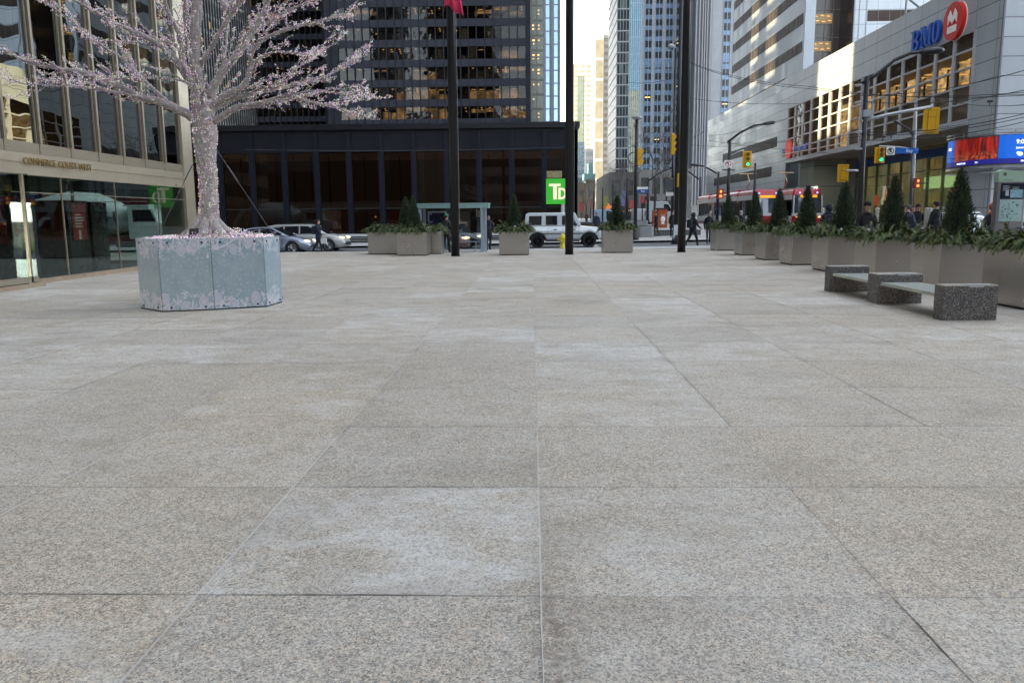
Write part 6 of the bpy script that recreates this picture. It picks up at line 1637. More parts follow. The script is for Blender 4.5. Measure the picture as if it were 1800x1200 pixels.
main = [
 ([(352, 215), (322, 198), (285, 180), (250, 172), (205, 150), (160, 132), (110, 122), (60, 112), (5, 90)], .115, .02, 0, -.5, 14),
 ([(350, 170), (325, 130), (300, 95), (262, 68), (215, 48), (165, 20), (120, -5)], .095, .02, 0, .4, 12),
 ([(345, 160), (322, 110), (318, 70), (300, 30), (285, -15)], .075, .025, 0, -.5, 9),
 ([(352, 180), (345, 130), (342, 80), (345, 30), (346, -30)], .135, .09, 0, 0, 9),
 ([(365, 170), (390, 128), (420, 92), (440, 62), (462, 25), (480, -20)], .10, .04, 0, .3, 10),
 ([(440, 62), (470, 40), (510, 18), (560, -8)], .045, .015, .3, .5, 8),
 ([(370, 190), (400, 165), (428, 150), (440, 118), (445, 90), (470, 66), (520, 48), (575, 35), (610, 22)], .085, .013, 0, -.3, 12),
 ([(372, 195), (410, 175), (460, 162), (505, 152), (560, 140), (600, 120), (632, 104)], .065, .01, 0, .35, 13),
 ([(375, 215), (415, 190), (460, 182), (505, 170), (545, 178), (590, 190), (634, 206)], .080, .01, 0, -.5, 13),
 ([(505, 168), (555, 160), (600, 165), (634, 170)], .022, .008, -.2, -.4, 7),
 ([(300, 185), (262, 150), (215, 105), (170, 75), (130, 40), (80, 5)], .045, .012, -.1, .5, 10),
 ([(250, 172), (190, 160), (130, 152), (75, 150), (25, 145)], .03, .008, -.3, -.9, 8),
 ([(345, 150), (300, 138), (250, 135), (200, 140), (150, 145)], .03, .008, 0, -.7, 8),
 ([(350, 120), (305, 80), (270, 72), (210, 75), (150, 62)], .028, .008, 0, .7, 8),
 ([(355, 110), (385, 62), (410, 20), (440, -20)], .055, .03, 0, -.4, 7),
 ([(360, 200), (350, 150), (325, 60), (330, -30)], .04, .02, 0, -1.5, 8),
 ([(360, 200), (380, 160), (400, 60), (395, -30)], .04, .02, 0, 1.5, 8),
 ([(445, 110), (480, 92), (520, 95), (550, 96)], .022, .007, -.1, -.5, 5),
 ([(470, 160), (515, 125), (550, 100), (590, 75)], .022, .007, .1, .6, 6),
 ([(400, 20), (350, -60), (300, -140)], .07, .03, 0, .8, 6), ([(346, -30), (340, -120), (380, -220)], .09, .03, 0, .2, 7), ([(480, -20), (520, -100), (560, -170)], .05, .02, .3, .8, 6), ([(120, -5), (90, -60), (40, -100)], .03, .01, .4, .6, 5),
]
for pts, r0, r1, y0, y1, cnt in main:
    m_ = len(pts); r0 *= .86; o, rr = limb([tp(x, y, y0+(y1-y0)*i/(m_-1)) for i, (x, y) in enumerate(pts)], r0, r1)
    sprout(o, rr, 1, int(cnt*1.15), .55, 1.45, .15)
b = MB(TO)
b.tube(trunk, trr, 16)
# root flare buttresses
for k in range(7):
    a = 2*math.pi*k/7+.3; c0 = Vector((tx_, ty_, TZ+.42)); c1 = Vector((tx_+math.cos(a)*.27, ty_+math.sin(a)*.27, TZ+.12)); c2 = Vector((tx_+math.cos(a)*.56, ty_+math.sin(a)*.56, TZ-.03))
    b.tube([c0, c1, c2], [.13, .11, .07], 8)
b.build('trunk', M_BARK, tr, True)
mains = [p for p in paths[1:] if p[2] == 0]
for P_, rr, l in mains:
    b = MB(TO); b.tube(P_, rr, 10); b.build('branch', M_BARK, tr, True)
b = MB(TO)
for P_, rr, l in paths:
    if l > 0: b.tube(P_, rr, 5 if l == 1 else 3, cap=False)
tag(b.build('twigs', M_BARK, tr, True), kind='stuff')
# tiny lights
cols = {'pearl': (.95, .84, .84), 'pink': (.90, .34, .60), 'violet': (.50, .22, .80), 'warm': (.95, .82, .50), 'green': (.52, .78, .28), 'aqua': (.20, .62, .75), 'clear': (.85, .88, .98)}
M_B = [P('bulb_'+k, c_, .25, 0, 0, spec=.9, emit=c_, es=.075) for k, c_ in cols.items()]
wts = [26, 17, 12, 15, 10, 3, 24]
sl_ = thing('string_lights', tuple(TO), 'thousands of tiny pastel bulbs wound along every limb of the bare tree', 'string lights')
b = MB(TO); nb = 0
def bulb(p, s_):
    global nb
    b.octa(p, s_, rt.choices(range(7), wts)[0]); nb += 1
for idx, (P_, rr, l) in enumerate([(trunk, trr, 0)]+[p for p in paths[1:]]):
    for i in range(len(P_)-1):
        a, c_ = P_[i], P_[i+1]; L_ = (c_-a).length; r_ = rr[i]
        dens = 24 if l else 45+420*r_
        if idx == 0: dens = 640
        k = L_*dens; k = int(k)+(rt.random() < k-int(k))
        for q in range(k):
            p = a.lerp(c_, rt.random()); t = (c_-a).normalized(); v_ = Vector((rt.uniform(-1, 1), rt.uniform(-1, 1), rt.uniform(-1, 1))); v_ = v_-t*v_.dot(t)
            if v_.length < .01: continue
            v_.normalize(); off = r_+rt.uniform(.002, .012) if r_ > .04 else r_+rt.uniform(.003, .020)
            bulb(p+v_*off, rt.uniform(.0052, .0092))
# heap of lights on the box lid
for q in range(1900):
    a = rt.random()*2*math.pi; rr_ = math.sqrt(rt.random())
    # inside the octagon
    ca, sa = math.cos(a), math.sin(a); lim = 99
    for i in range(8):
        x0, y0 = poly[i]; x1, y1 = poly[(i+1) % 8]; ex, ey = x1-x0, y1-y0; nx, ny = ey, -ex; ln = math.hypot(nx, ny); nx /= ln; ny /= ln
        dd_ = nx*x0+ny*y0; dn = nx*ca+ny*sa
        if dn > 1e-6: lim = min(lim, dd_/dn)
    rr_ *= lim*.93; h_ = .03+.07*(1-rr_/lim)+.07*math.exp(-((rr_-.35)/.2)**2)
    bulb(Vector((cx_+ca*rr_, cy_+sa*rr_, TZ-.02+rt.random()*h_*1.3)), rt.uniform(.006, .0105))
b.build('bulbs', M_B, sl_)
b = MB(TO)
for P_, rr, l in [(trunk, trr, 0)]+mains:
    pts = []; a0 = rt.random()*6
    for i in range(len(P_)-1):
        for k in range(8):
            t = k/8; c_ = P_[i].lerp(P_[i+1], t); tt_ = (P_[i+1]-P_[i]).normalized(); u = tt_.cross(Vector((.3, .9, .1))).normalized(); w_ = tt_.cross(u)
            a0 += .75; pts.append(c_+(u*math.cos(a0)+w_*math.sin(a0))*(rr[i]+.004))
    b.tube(pts, .0028, 3, cap=False)
for q in range(60):
    a = rt.random()*6.28; p = Vector((cx_+math.cos(a)*rt.uniform(.2, .9), cy_+math.sin(a)*rt.uniform(.2, .8), TZ+.01)); pts = [p]
    for k in range(8): p = p+Vector((rt.uniform(-.12, .12), rt.uniform(-.12, .12), rt.uniform(-.03, .035))); p.z = max(TZ-.01, p.z); pts.append(p)
    b.tube(pts, .004, 3, cap=False)
b.build('cable', P('light_cable', (.33, .27, .29), .6), sl_)
b = MB(); b.box(-.16, .02, -.50, -.30, .0, .18); b.build('power_box', M_TRIM, sl_)
# guy wires with turnbuckles
for (a, c_, lb) in ((tp(380, 262), Vector((poly[3][0]+cx_-.08, poly[3][1]+cy_, TZ)), 'steel guy wire running down right from the tree trunk to the box'), (tp(352, 262), Vector((poly[0][0]+cx_+.28, poly[0][1]+cy_+.2, TZ)), 'steel guy wire running down left from the tree trunk to the box')):
    g_ = thing('guy_wire', tuple(c_), lb, 'wire'); b = MB(tuple(c_)); b.tube([a, c_], .005, 5); b.build('cable', P('guy_steel', (.12, .12, .125), .4, .7), g_)
    q0, q1 = a.lerp(c_, .18), a.lerp(c_, .38); sd = (c_-a).normalized().cross(Vector((0, 1, 0)))*.009
    b = MB(tuple(c_)); b.tube([q0, q0.lerp(q1, .1)+sd, q0.lerp(q1, .9)+sd, q1], .005, 4); b.tube([q0, q0.lerp(q1, .1)-sd, q0.lerp(q1, .9)-sd, q1], .005, 4); b.build('turnbuckle', _MC['guy_steel'], g_)
print('bulbs', nb, 'paths', len(paths))
# ------------------------------------------------------------------ street lamps, signals, signs
M_POLE = P('pole_black', (.022, .022, .026), .4, .3, var=.2); M_GALV = P('galvanised', (.42, .44, .46), .4, .7, var=.1); M_YELS = P('signal_yellow', (.66, .36, .012), .4, var=.05, coat=.2)
def lamp_post(px, Y, pytop, label, arm=None, r=.11, group='black street lamps along the street'):
    """arm = list of pixel points of the arm, drawn at the same distance"""
    x = xat(px, Y, 400); z = gz(x, Y)+.13; t = thing('street_lamp', (x, Y, z), label, 'street lamp', group); top = atY(px, pytop, Y).z-z
    b = MB(); b.cyl((0, 0, 0), (0, 0, top), r, r*.72, 10); b.lathe((0, 0, 0), [(r*1.9, 0), (r*1.9, .12), (r*1.3, .5), (r, .55)], 10); b.build('post', M_POLE, t, True)
    if arm:
        q = [atY(a, c_, Y)-Vector((x, Y, z)) for a, c_ in arm]
        b = MB(); b.tube(q, [r*.55]*(len(q)-1)+[r*.4], 8); b.build('arm', M_POLE, t, True)
        d = (q[-1]-q[-2]).normalized(); b = MB(); b.tube([q[-1]-d*.1, q[-1]+d*.05, q[-1]+d*.65, q[-1]+d*.8], [.04, .11, .12, .03], 8); b.build('lamp_head', M_POLE, t, True)
    return t, x, z
def signal(px0, py0, px1, py1, Y, label, lit, view='front', group='yellow traffic signals at the crossing', hang=None):
    a = atY(px0, py0, Y); c_ = atY(px1, py1, Y); w_ = c_.x-a.x; h_ = a.z-c_.z; t = thing('traffic_signal', ((a.x+c_.x)/2, Y, c_.z), label, 'traffic signal', group)
    if view == 'front' or view == 'back':
        b = MB(); b.box(-w_/2, w_/2, -.01, .01, 0, h_); b.build('backboard', M_YELS, t, False, .004)
        s_ = -1 if view == 'front' else 1
        b = MB(); b.box(-w_*.24, w_*.24, min(0, s_*.22)+(.012 if s_ > 0 else 0), max(0, s_*.22)-(.012 if s_ < 0 else 0), h_*.08, h_*.92); b.build('housing', M_YELS if view == 'front' else M_YELS, t)
        if view == 'back':
            b = MB(); b.box(-w_*.22, w_*.22, -.05, -.011, h_*.10, h_*.90); b.build('rear_cover', M_YELS, t, False, .01)
            b = MB(); 
            for z in (.12, .62, .88): b.box(-w_*.27, w_*.27, -.054, -.050, h_*z, h_*z+.015)
            b.box(-w_*.25, -w_*.235, -.053, -.05, h_*.1, h_*.9); b.box(w_*.235, w_*.25, -.053, -.05, h_*.1, h_*.9); b.build('cover_seams', P('seam_brown', (.20, .11, .01), .6), t)
        for k, nm_ in enumerate(('green_lens', 'amber_lens', 'red_lens')):
            z = h_*(.22+.28*k); r_ = w_*.185; on = (nm_ == lit)
            mt = E_('green_signal', (.02, 1.0, .40), .13) if (on and k == 0) else P('lens_dark_'+nm_, ((.03, .10, .06), (.16, .09, .02), (.16, .04, .02))[k], .3)
            y = s_*.225
            b = MB(); b.prismf([(math.cos(2*math.pi*q/14)*r_, z+math.sin(2*math.pi*q/14)*r_) for q in range(14)], lambda u, v, d: (u, y+s_*d, v), .0, .012); b.build(nm_, mt, t)
            b = MB(); b.tube([(r_*1.15*math.cos(a_), y+s_*.08, z+r_*1.15*math.sin(a_)) for a_ in [math.pi*q/8 for q in range(9)]], .02, 4); b.build('visor', M_TRIM if view == 'front' else M_YELS, t)
    else:   # seen from the side
        b = MB(); b.box(-w_*.30, w_*.30, -.16, .16, 0, h_); b.build('housing', M_YELS, t, False, .03)
        b = MB()
        for k in range(3): z = h_*(.2+.3*k); b.prismf([(w_*.30, z-.09), (w_*.30, z+.12), (w_*.62, z+.10), (w_*.58, z+.02)], lambda u, v, d: (u, d, v), -.13, .13)
        b.build('visors', M_YELS, t)
    if hang:
        b = MB(tuple(t.location)); b.tube([atY(px, py, Y) for px, py in hang], .045, 6); b.build('bracket', M_GALV, t, True)
    return t
# big lamp post behind the right planters, with mast arm
Yp = 30.0
t, x, z = lamp_post(1509, Yp, 135, 'tall black lamp post whose long arm sweeps up right across the bank sign', [(1510, 150), (1540, 132), (1572, 106), (1600, 94), (1620, 92)], .115)
b = MB((x, Yp, z)); b.tube([atY(1512, 214, Yp), atY(1560, 202, Yp), atY(1636, 188, Yp)], .06, 8); b.build('mast_arm', M_GALV, t, True)
b = MB((x, Yp, z))
for py in (150, 180, 232, 262): q = atY(1509, py, Yp); b.lathe(q, [(.13, -.03), (.135, 0), (.13, .03)], 10)
q = atY(1515, 200, Yp); b.box(q.x+.02, q.x+.30, Yp-.1, Yp+.1, q.z-.12, q.z+.12); b.tube([atY(1514, 150, Yp), atY(1514, 330, Yp)], .025, 5)
b.build('control_box', P('pale_box', (.42, .44, .47), .5, .2), t)
signal(1624, 189, 1649.5, 235, Yp+.0, 'large yellow signal seen from behind at the end of the silver mast arm', None, 'back', hang=[(1636, 188), (1637, 184), (1637, 190)])
Yq = 42.0
# pole with street name sign
xq = xat(1606, Yq, 380)
sp = thing('sign_post', (xat(1600, Yq, 400), Yq, gz(13, Yq)+.1), 'slightly leaning dark post carrying the blue Bay street name plate', 'sign post')
o_ = Vector(sp.location)
b = MB(tuple(o_)); b.tube([o_, atY(1606, 232, Yq)], [.10, .08], 10); b.build('post', P('post_grey', (.10, .10, .115), .4, .4), sp, True)
b = MB(tuple(o_)); b.tube([atY(1605, 238, Yq), atY(1596, 226, Yq), atY(1571, 212, Yq)], [.07, .05, .05], 6); b.tube([atY(1605, 279, Yq), atY(1595, 272, Yq), atY(1580, 269, Yq)], .02, 5); b.build('bracket_arm', M_POLE, sp, True)
b = MB(tuple(o_)); b.tube([atY(1611, 195, Yq), atY(1609, 260, Yq), atY(1607, 320, Yq)], .025, 5); b.build('conduit', M_GALV, sp)
a, c_ = atY(1573, 261, Yq), atY(1612, 270, Yq)
ns = thing('street_name_sign', (a.x, Yq-.12, c_.z), 'blue street name plate reading Bay St beside the no-stopping sign', 'sign')
b = MB(); b.box(0, c_.x-a.x, -.02, 0, 0, a.z-c_.z); b.build('plate', P('plate_blue', (.01, .12, .50), .4), ns)
text_mesh('Bay', .24, 'plate_text', P('plate_white', (.8, .8, .8), .5), ns, frame((.50, -.024, .05), (1, 0, 0)), .002)
text_mesh('ST', .10, 'plate_text', _MC['plate_white'], ns, frame((.98, -.024, .14), (1, 0, 0)), .002)
a, c_ = atY(1557, 259, Yq), atY(1571, 273, Yq)
def round_sign(px0, py0, px1, py1, Y, label, style):
    a, c_ = atY(px0, py0, Y), atY(px1, py1, Y); w_ = c_.x-a.x; h_ = a.z-c_.z
    t = thing('prohibition_sign', ((a.x+c_.x)/2, Y-.1, c_.z), label, 'sign'); b = MB(); b.box(-w_/2, w_/2, -.012, 0, 0, h_); b.build('plate', P('plate_white', (.8, .8, .8), .5), t)
    r_ = min(w_, h_)*.42; cz2 = h_*.5; b = MB(); mt = P('ring_dark', (.10, .05, .05), .5) if style == 0 else P('ring_red', (.45, .05, .04), .5)
    for k in range(20):
        a1, a2 = 2*math.pi*k/20, 2*math.pi*(k+1)/20
        b.prismf([(r_*math.cos(a1), cz2+r_*math.sin(a1)), (r_*math.cos(a2), cz2+r_*math.sin(a2)), (r_*.78*math.cos(a2), cz2+r_*.78*math.sin(a2)), (r_*.78*math.cos(a1), cz2+r_*.78*math.sin(a1))], lambda u, v, d: (u, -d, v), .013, .018)
    b.prismf([(-r_*.6, cz2+r_*.72), (-r_*.72, cz2+r_*.6), (r_*.6, cz2-r_*.72), (r_*.72, cz2-r_*.6)], lambda u, v, d: (u, -d, v), .0185, .020)
    b.build('ring', mt, t)
    b = MB(); b.box(-.04, .04, -.0165, -.013, cz2-r_*.45, cz2+.12); b.prismf([(-.04, cz2+.04), (-.04, cz2+.12), (-r_*.5, cz2+.12), (-r_*.5, cz2+.04)], lambda u, v, d: (u, -d, v), .013, .0162); b.prismf([(-r_*.45, cz2+.2), (-r_*.7, cz2+.08), (-r_*.45, cz2-.04)], lambda u, v, d: (u, -d, v), .013, .0163); b.build('arrow', M_TRIM, t)
    return t
round_sign(1557, 259, 1571, 273, Yq, 'square white prohibition sign touching the blue Bay St plate', 0)
a, c_ = atY(1558, 274, Yq), atY(1570, 278.5, Yq); 
signal(1538, 259, 1554.5, 287, Yq, 'yellow signal showing green left of the blue Bay St plate', 'green_lens', hang=[(1605, 262), (1580, 259), (1546, 257), (1546, 262)])
# left signal group
Ys_ = 58.0
t, x, z = lamp_post(1278, Ys_, 247, 'black lamp post with a no-turn sign standing among the right row of small conifers', [(1279, 250), (1300, 234), (1325, 221), (1343, 218)], .14)
round_sign(1273, 282, 1285.5, 295, Ys_-.2, 'white no-turn sign with a ring on the black lamp post', 1)
b = MB((x, Ys_, z)); b.tube([atY(1269, 299, Ys_), atY(1292, 299, Ys_)], .04, 5); b.build('cross_bar', M_POLE, t)
signal(1306, 266, 1320.5, 295, Ys_, 'yellow signal showing green hanging left of the tall bank windows', 'green_lens', hang=[(1281, 275), (1300, 266), (1308, 264)])
lamp_post(1323.5, 64, 287, 'short black pole between the two streetcar pantographs', None, .12)
lamp_post(1260, 80, 302, 'black street lamp with arm reaching left, second from the big lamp post group', [(1260, 305), (1248, 298), (1236, 292), (1228, 291)], .15)
lamp_post(1228.5, 100, 311, 'black street lamp with arm reaching left, farthest down the street', [(1228.5, 315), (1216, 306), (1204, 297)], .17)
lamp_post(1138, 88, 318, 'black street lamp behind the blue street sign, arm reaching up right', [(1138, 320), (1152, 309), (1167, 300), (1178, 296)], .15)
# pedestrian signals
def pedsig(px0, py0, px1, py1, Y, label):
    a, c_ = atY(px0, py0, Y), atY(px1, py1, Y); w_ = c_.x-a.x; h_ = a.z-c_.z
    t = thing('pedestrian_signal', ((a.x+c_.x)/2, Y, c_.z), label, 'pedestrian signal'); b = MB(); b.box(-w_/2, w_/2, 0, .25, 0, h_); b.build('housing', P('ped_orange', (.30, .05, .02), .5), t)
    b = MB(); b.ell((0, -.01, h_*.72), w_*.20, .02, h_*.15, 8, 6); b.box(-w_*.22, -w_*.04, -.02, 0, h_*.12, h_*.38); b.box(w_*.04, w_*.22, -.02, 0, h_*.12, h_*.38); b.build('lit_hand', E_('ped_lit', (1.0, .30, .06), .2), t)
    b = MB(); b.cyl((w_*.2, .2, h_*.5), (w_*.2+.5, .2, h_*.5), .03, n=5); b.build('bracket', M_POLE, t); return t
pedsig(1262.5, 332, 1271.5, 349, 57, 'glowing orange pedestrian signal left of the black lamp post near the streetcar')
pedsig(1609.5, 313, 1618, 331, 41.5, 'glowing orange pedestrian signal right of the leaning post by the lit hall')
signal(1473, 289, 1491, 320, 31.0, 'pair of yellow signal heads seen from behind above a conifer', None, 'back', hang=[(1508, 300), (1492, 300), (1482, 300)])
# dark pole with side-on signal and blue neighbourhood sign
Yd = 52.0
t, x, z = lamp_post(1116.5, Yd, 210, 'slim dark pole with a globe lamp on top, left of the orange kiosk', None, .13)
b = MB((x, Yd, z)); q = atY(1120, 207, Yd); b.ell(q, .34, .3, .14, 12, 6); b.tube([atY(1116, 225, Yd), atY(1117, 214, Yd), q], .05, 6); b.build('lamp_head', P('globe_grey', (.30, .31, .32), .4), t, True)
b = MB((x, Yd, z)); pts = []
for k in range(9): a_ = math.pi*(.5+k/8); pts.append(atY(1114+10*math.cos(a_), 278+10*math.sin(a_), Yd))
b.tube(pts, .03, 5); b.build('ring_bracket', M_POLE, t)
signal(1117.5, 261, 1130, 291, Yd-.1, 'yellow signal seen side-on hanging from the slim dark pole', None, 'side')
a, c_ = atY(1118.5, 331, Yd), atY(1139, 339.5, Yd)
s3 = thing('street_name_sign', (a.x, Yd-.15, c_.z), 'small white and dark blue street plate on the slim dark pole', 'sign')
b = MB(); b.box(0, c_.x-a.x, -.02, 0, 0, (a.z-c_.z)*.75); b.build('plate', P('plate_navy', (.02, .09, .25), .4), s3); b = MB(); b.box(.02, c_.x-a.x-.02, -.02, 0, (a.z-c_.z)*.76, (a.z-c_.z)*1.25); b.build('crest_plate', P('plate_white', (.8, .8, .8), .5), s3)
text_mesh('Bay', .17, 'plate_text', P('plate_white', (.8, .8, .8), .5), s3, frame((.28, -.024, .06), (1, 0, 0)), .002)
# pole behind the right mast
Yr = 44.0
t, x, z = lamp_post(1188.5, Yr, -40, 'dark signal pole standing just behind the rightmost black mast', None, .13)
b = MB((x, Yr, z)); b.tube([atY(1186, 330, Yr), atY(1184, 245, Yr), atY(1182, 234, Yr)], .05, 6); b.build('side_arm', M_GALV, t, True)
b = MB((x, Yr, z)); q = atY(1186, 323, Yr); b.box(q.x-.55, q.x-.12, Yr-.2, Yr+.1, q.z-.35, q.z+.25); b.build('cabinet', P('cabinet_dark', (.07, .08, .09), .5), t)
b = MB((x, Yr, z)); q = atY(1177, 341, Yr); b.box(q.x-.2, q.x+.2, Yr-.05, Yr, q.z-.1, q.z+.1); b.build('small_plate', P('plate_white', (.8, .8, .8), .5), t)
b = MB((x, Yr, z)); q = atY(1187, 405, Yr); b.box(q.x-.11, q.x+.11, Yr-.16, Yr-.10, q.z-.6, q.z+.3); b.build('notices', P('paper_notice', (.6, .6, .6), .6, var=.5, scale=9), t)
signal(1177.5, 235, 1187, 272, Yr-.1, 'tall yellow signal seen side-on left of the rightmost black mast', None, 'side')
signal(1188, 305, 1199, 329, Yr-.3, 'yellow signal almost hidden behind the rightmost black mast', None, 'side')
signal(1172, 315, 1181, 325, Yr+6, 'small pale yellow signal box left of the dark signal pole', None, 'side')
# lamp head near the mast top
t, x, z = lamp_post(1181, 70, 86, 'distant tall lamp with a round head left of the rightmost black mast', [(1181, 88), (1186, 76), (1190, 72)], .14)
b = MB((x, 70, z)); q = atY(1180, 82, 70); b.ell(q, .3, .3, .22, 10, 6); b.build('lamp_globe', P('globe_grey', (.3, .3, .3), .4), t, True)
# further thin poles down the street
for px, Y, pt, lb in ((1102, 75, 314, 'thin black pole right of the conifer between the masts'), (1077, 90, 324, 'thin black pole far behind, just left of the small conifer'), (1059, 100, 330, 'thin black pole far behind, left of the small conifer'), (1043, 110, 336, 'thin black pole farthest down the street')):
    lamp_post(px, Y, pt, lb, None, .12, group='thin poles far down the street')
# overhead wires
M_WIRE = P('overhead_wire', (.030, .030, .033), .5, var=0)
def wire(a, Ya, c_, Yb, sag=.25, r=.013, mat=None):
    p, q = atY(*a, Ya), atY(*c_, Yb); mid_ = (p+q)/2; o = tuple(mid_); b = MB(o); pts = []
    for k in range(13): t = k/12; v_ = p.lerp(q, t); v_.z -= sag*4*t*(1-t); pts.append(v_)
    b.tube(pts, r, 5); ob = b.build('overhead_wire', mat or M_WIRE, loc=o); return ob
wires = [((1209, 108), 48, (1420, 152), 36), ((1209, 110), 48, (1420, 156), 36), ((1420, 152), 36, (1830, 166), 28), ((1420, 156), 36, (1830, 160), 28), ((1100, 145), 60, (1209, 130), 52), ((1209, 172), 60, (1500, 178), 34), ((1240, 240), 58, (1510, 165), 30), ((1240, 246), 58, (1700, 280), 40), ((1280, 252), 58, (1700, 218), 40), ((1510, 168), 30, (1840, 112), 26), ((1510, 232), 30, (1840, 190), 26), ((1510, 236), 30, (1840, 196), 27), ((1510, 246), 30, (1840, 204), 28), ((1513, 178), 30, (1840, 150), 24), ((1640, 170), 40, (1840, 180), 26), ((1105, 260), 52, (1182, 196), 44), ((1110, 295), 52, (1190, 180), 44), ((1120, 300), 56, (1186, 205), 44), ((1215, 255), 70, (1400, 245), 50)]
wl_ = ['upper of the twin wires running right from the rightmost mast', 'lower of the twin wires running right from the rightmost mast', 'lower twin wire crossing in front of the sunlit wall patch', 'upper twin wire crossing in front of the sunlit wall patch', 'wire sloping up to the rightmost mast across the pale stone tower', 'level wire from the pale stone tower to the tall lamp post', 'wire rising from the no-turn sign post to the tall lamp post', 'wire from the no-turn sign post down to the digital screen', 'wire from the no-turn sign post across to the yellow back plate', 'topmost wire rising right of the tall lamp post over the white corner', 'upper of three wires crossing just above the blue Bay St plate', 'middle of three wires crossing just above the blue Bay St plate', 'lowest of three wires crossing just above the blue Bay St plate', 'wire rising right from below the lamp arm across the lit windows', 'short wire with clamps crossing the white corner near the right edge', 'wire climbing from the slim dark pole to the rightmost mast, lowest', 'wire climbing steeply from the slim dark pole to the rightmost mast, middle', 'wire climbing beside the street plate to the rightmost mast, highest', 'wire running level from the far lamps to the first streetcar window bay']
for (a, Ya, c_, Yb), lb in zip(wires, wl_): tag(wire(a, Ya, c_, Yb), 'thin black overhead '+lb, 'wire', 'overhead wires above the crossing')
tag(wire((1209, 298), 80, (1480, 252), 44, .1, .03, P('pale_cable', (.5, .46, .36), .4, .6)), 'pale thick cable running level in front of the far bank windows', 'wire', 'pale cables')  # this cable is paler than the other wires
for px, py, Y, lb in ((1680, 178, 36, 'at the window edge below the bank sign'), (1740, 179, 34, 'on the white corner above the digital screen'), (1552, 241, 35, 'left of a pair above the green signal'), (1567, 236, 35, 'right of a pair above the blue plate')):
    q = atY(px, py, Y); o = tuple(q); b = MB(o); b.box(q.x-.10, q.x+.10, Y-.04, Y+.04, q.z-.03, q.z+.05); b.cyl((q.x, Y, q.z-.18), (q.x, Y, q.z), .02, n=5); tag(b.build('wire_insulator', M_WIRE, loc=o), 'small black wire clamp '+lb, 'insulator', 'insulators on the overhead wires')
# long wires crossing in front of the black towers
tag(wire((430, 263), 40, (1010, 258), 44, .12, .006, P('fine_wire', (.12, .12, .13), .5)), 'hair-thin wire crossing in front of the black pavilion', 'wire', 'hair-thin wires')

# ------------------------------------------------------------------ orange kiosk, grey planters, bollards, stalls
def kpos(px, Y): x = xat(px, Y); return x, gz(x, Y)+.13
x, z = kpos(1157, 60); x2, _ = kpos(1173, 60)
ko = thing('advertising_kiosk', (x, 60, z), 'orange advertising kiosk with a white emblem at the far corner', 'kiosk'); wk = x2-x; hk = atY(1165, 368, 60).z-z
M_OR = P('kiosk_orange', (.36, .07, .018), .5, var=.1)
b = MB(); b.box(0, wk, 0, .8, 0, hk); b.box(-.35, -.02, .1, .7, .3, hk*.95); b.build('body', M_OR, ko); b = MB(); b.box(-.05, wk+.05, -.05, .85, hk, hk+.1); b.build('cap', M_TRIM, ko)
b = MB(); b.box(wk*.3, wk*.75, -.02, 0, hk*.40, hk*.80); b.build('emblem_panel', P('emblem_grey', (.30, .22, .18), .5), ko); b = MB(); b.ell((wk*.52, -.03, hk*.62), .17, .02, .22, 10, 6); b.box(wk*.36, wk*.68, -.035, -.021, hk*.43, hk*.5); b.build('emblem', P('plate_white', (.8, .8, .8), .5), ko)
def stone_planter(pxa, pxb, Y, h_, label, d=1.5):
    x, z = kpos(pxa, Y); x2 = xat(pxb, Y); w_ = x2-x; t = thing('stone_planter', (x, Y, z), label, 'planter'); b = MB(); b.prism([(.2, 0), (w_-.2, 0), (w_, .3), (w_, d), (0, d), (0, .3)], 0, h_); b.build('body', P('grey_granite', (.22, .225, .235), .5, var=.15, scale=4), t, False, .03)
    b = MB(); b.box(.15, w_-.15, .2, d-.15, h_+.0, h_+.04); b.build('soil', P('soil', (.03, .02, .015), .9), t); return t
stone_planter(1121, 1151, 56, .78, 'grey granite street planter right of the slim dark pole')
stone_planter(1096, 1140, 62, 1.1, 'longer grey granite block behind the street planter')
b_ = thing('garden_wall', (xat(1014, 66), 66, gz(5, 66)), 'dark low wall with brown panels behind the white off-roader', 'wall'); O_ = tuple(b_.location); x0 = O_[0]; x1 = xat(1098, 66)
b = MB(O_); b.box(x0, x1, 66, 66.4, O_[2], O_[2]+1.0); b.build('wall_face', P('brown_panel_wall', (.12, .085, .07), .6, var=.3, scale=1.5), b_); b = MB(O_); b.box(x0-.1, x1+.1, 65.9, 66.6, O_[2]+1.0, O_[2]+1.18); b.build('coping', P('dark_granite', (.06, .06, .065), .4), b_)
b = MB(O_)
for k in range(9): xx = x0+(x1-x0)*k/8; b.box(xx-.07, xx+.07, 65.93, 65.99, O_[2], O_[2]+1.0)
b.build('wall_posts', P('dark_granite', (.06, .06, .065), .4), b_)
# white bollards
for i, (px, Y, lb) in enumerate(((1588, 33, 'first pale bollard left of the group by the leaning post'), (1594, 35, 'second pale bollard, close to the leaning post'), (1628, 33, 'pale bollard left of the big conifer, leftmost of three'), (1634.5, 35, 'pale bollard left of the big conifer, middle of three'), (1642, 33, 'pale bollard left of the big conifer, rightmost of three'), (1446, 42, 'pale bollard right of the second streetcar'), (1541.5, 33, 'pale bollard right of the person in the black beanie'))):
    x = xat(px, Y); z = gz(x, Y)
    h_ = atY(px, 368, Y).z-z
    b = MB((x, Y, z)); b.cyl((x, Y, z), (x, Y, z+h_), .07, n=12); b.lathe((x, Y, z+h_), [(.08, 0), (.08, .03), (.04, .06)], 12); tag(b.build('bollard', P('pale_bollard', (.46, .44, .40), .5, .2), loc=(x, Y, z)), lb, 'bollard', 'pale bollards on the far pavement')
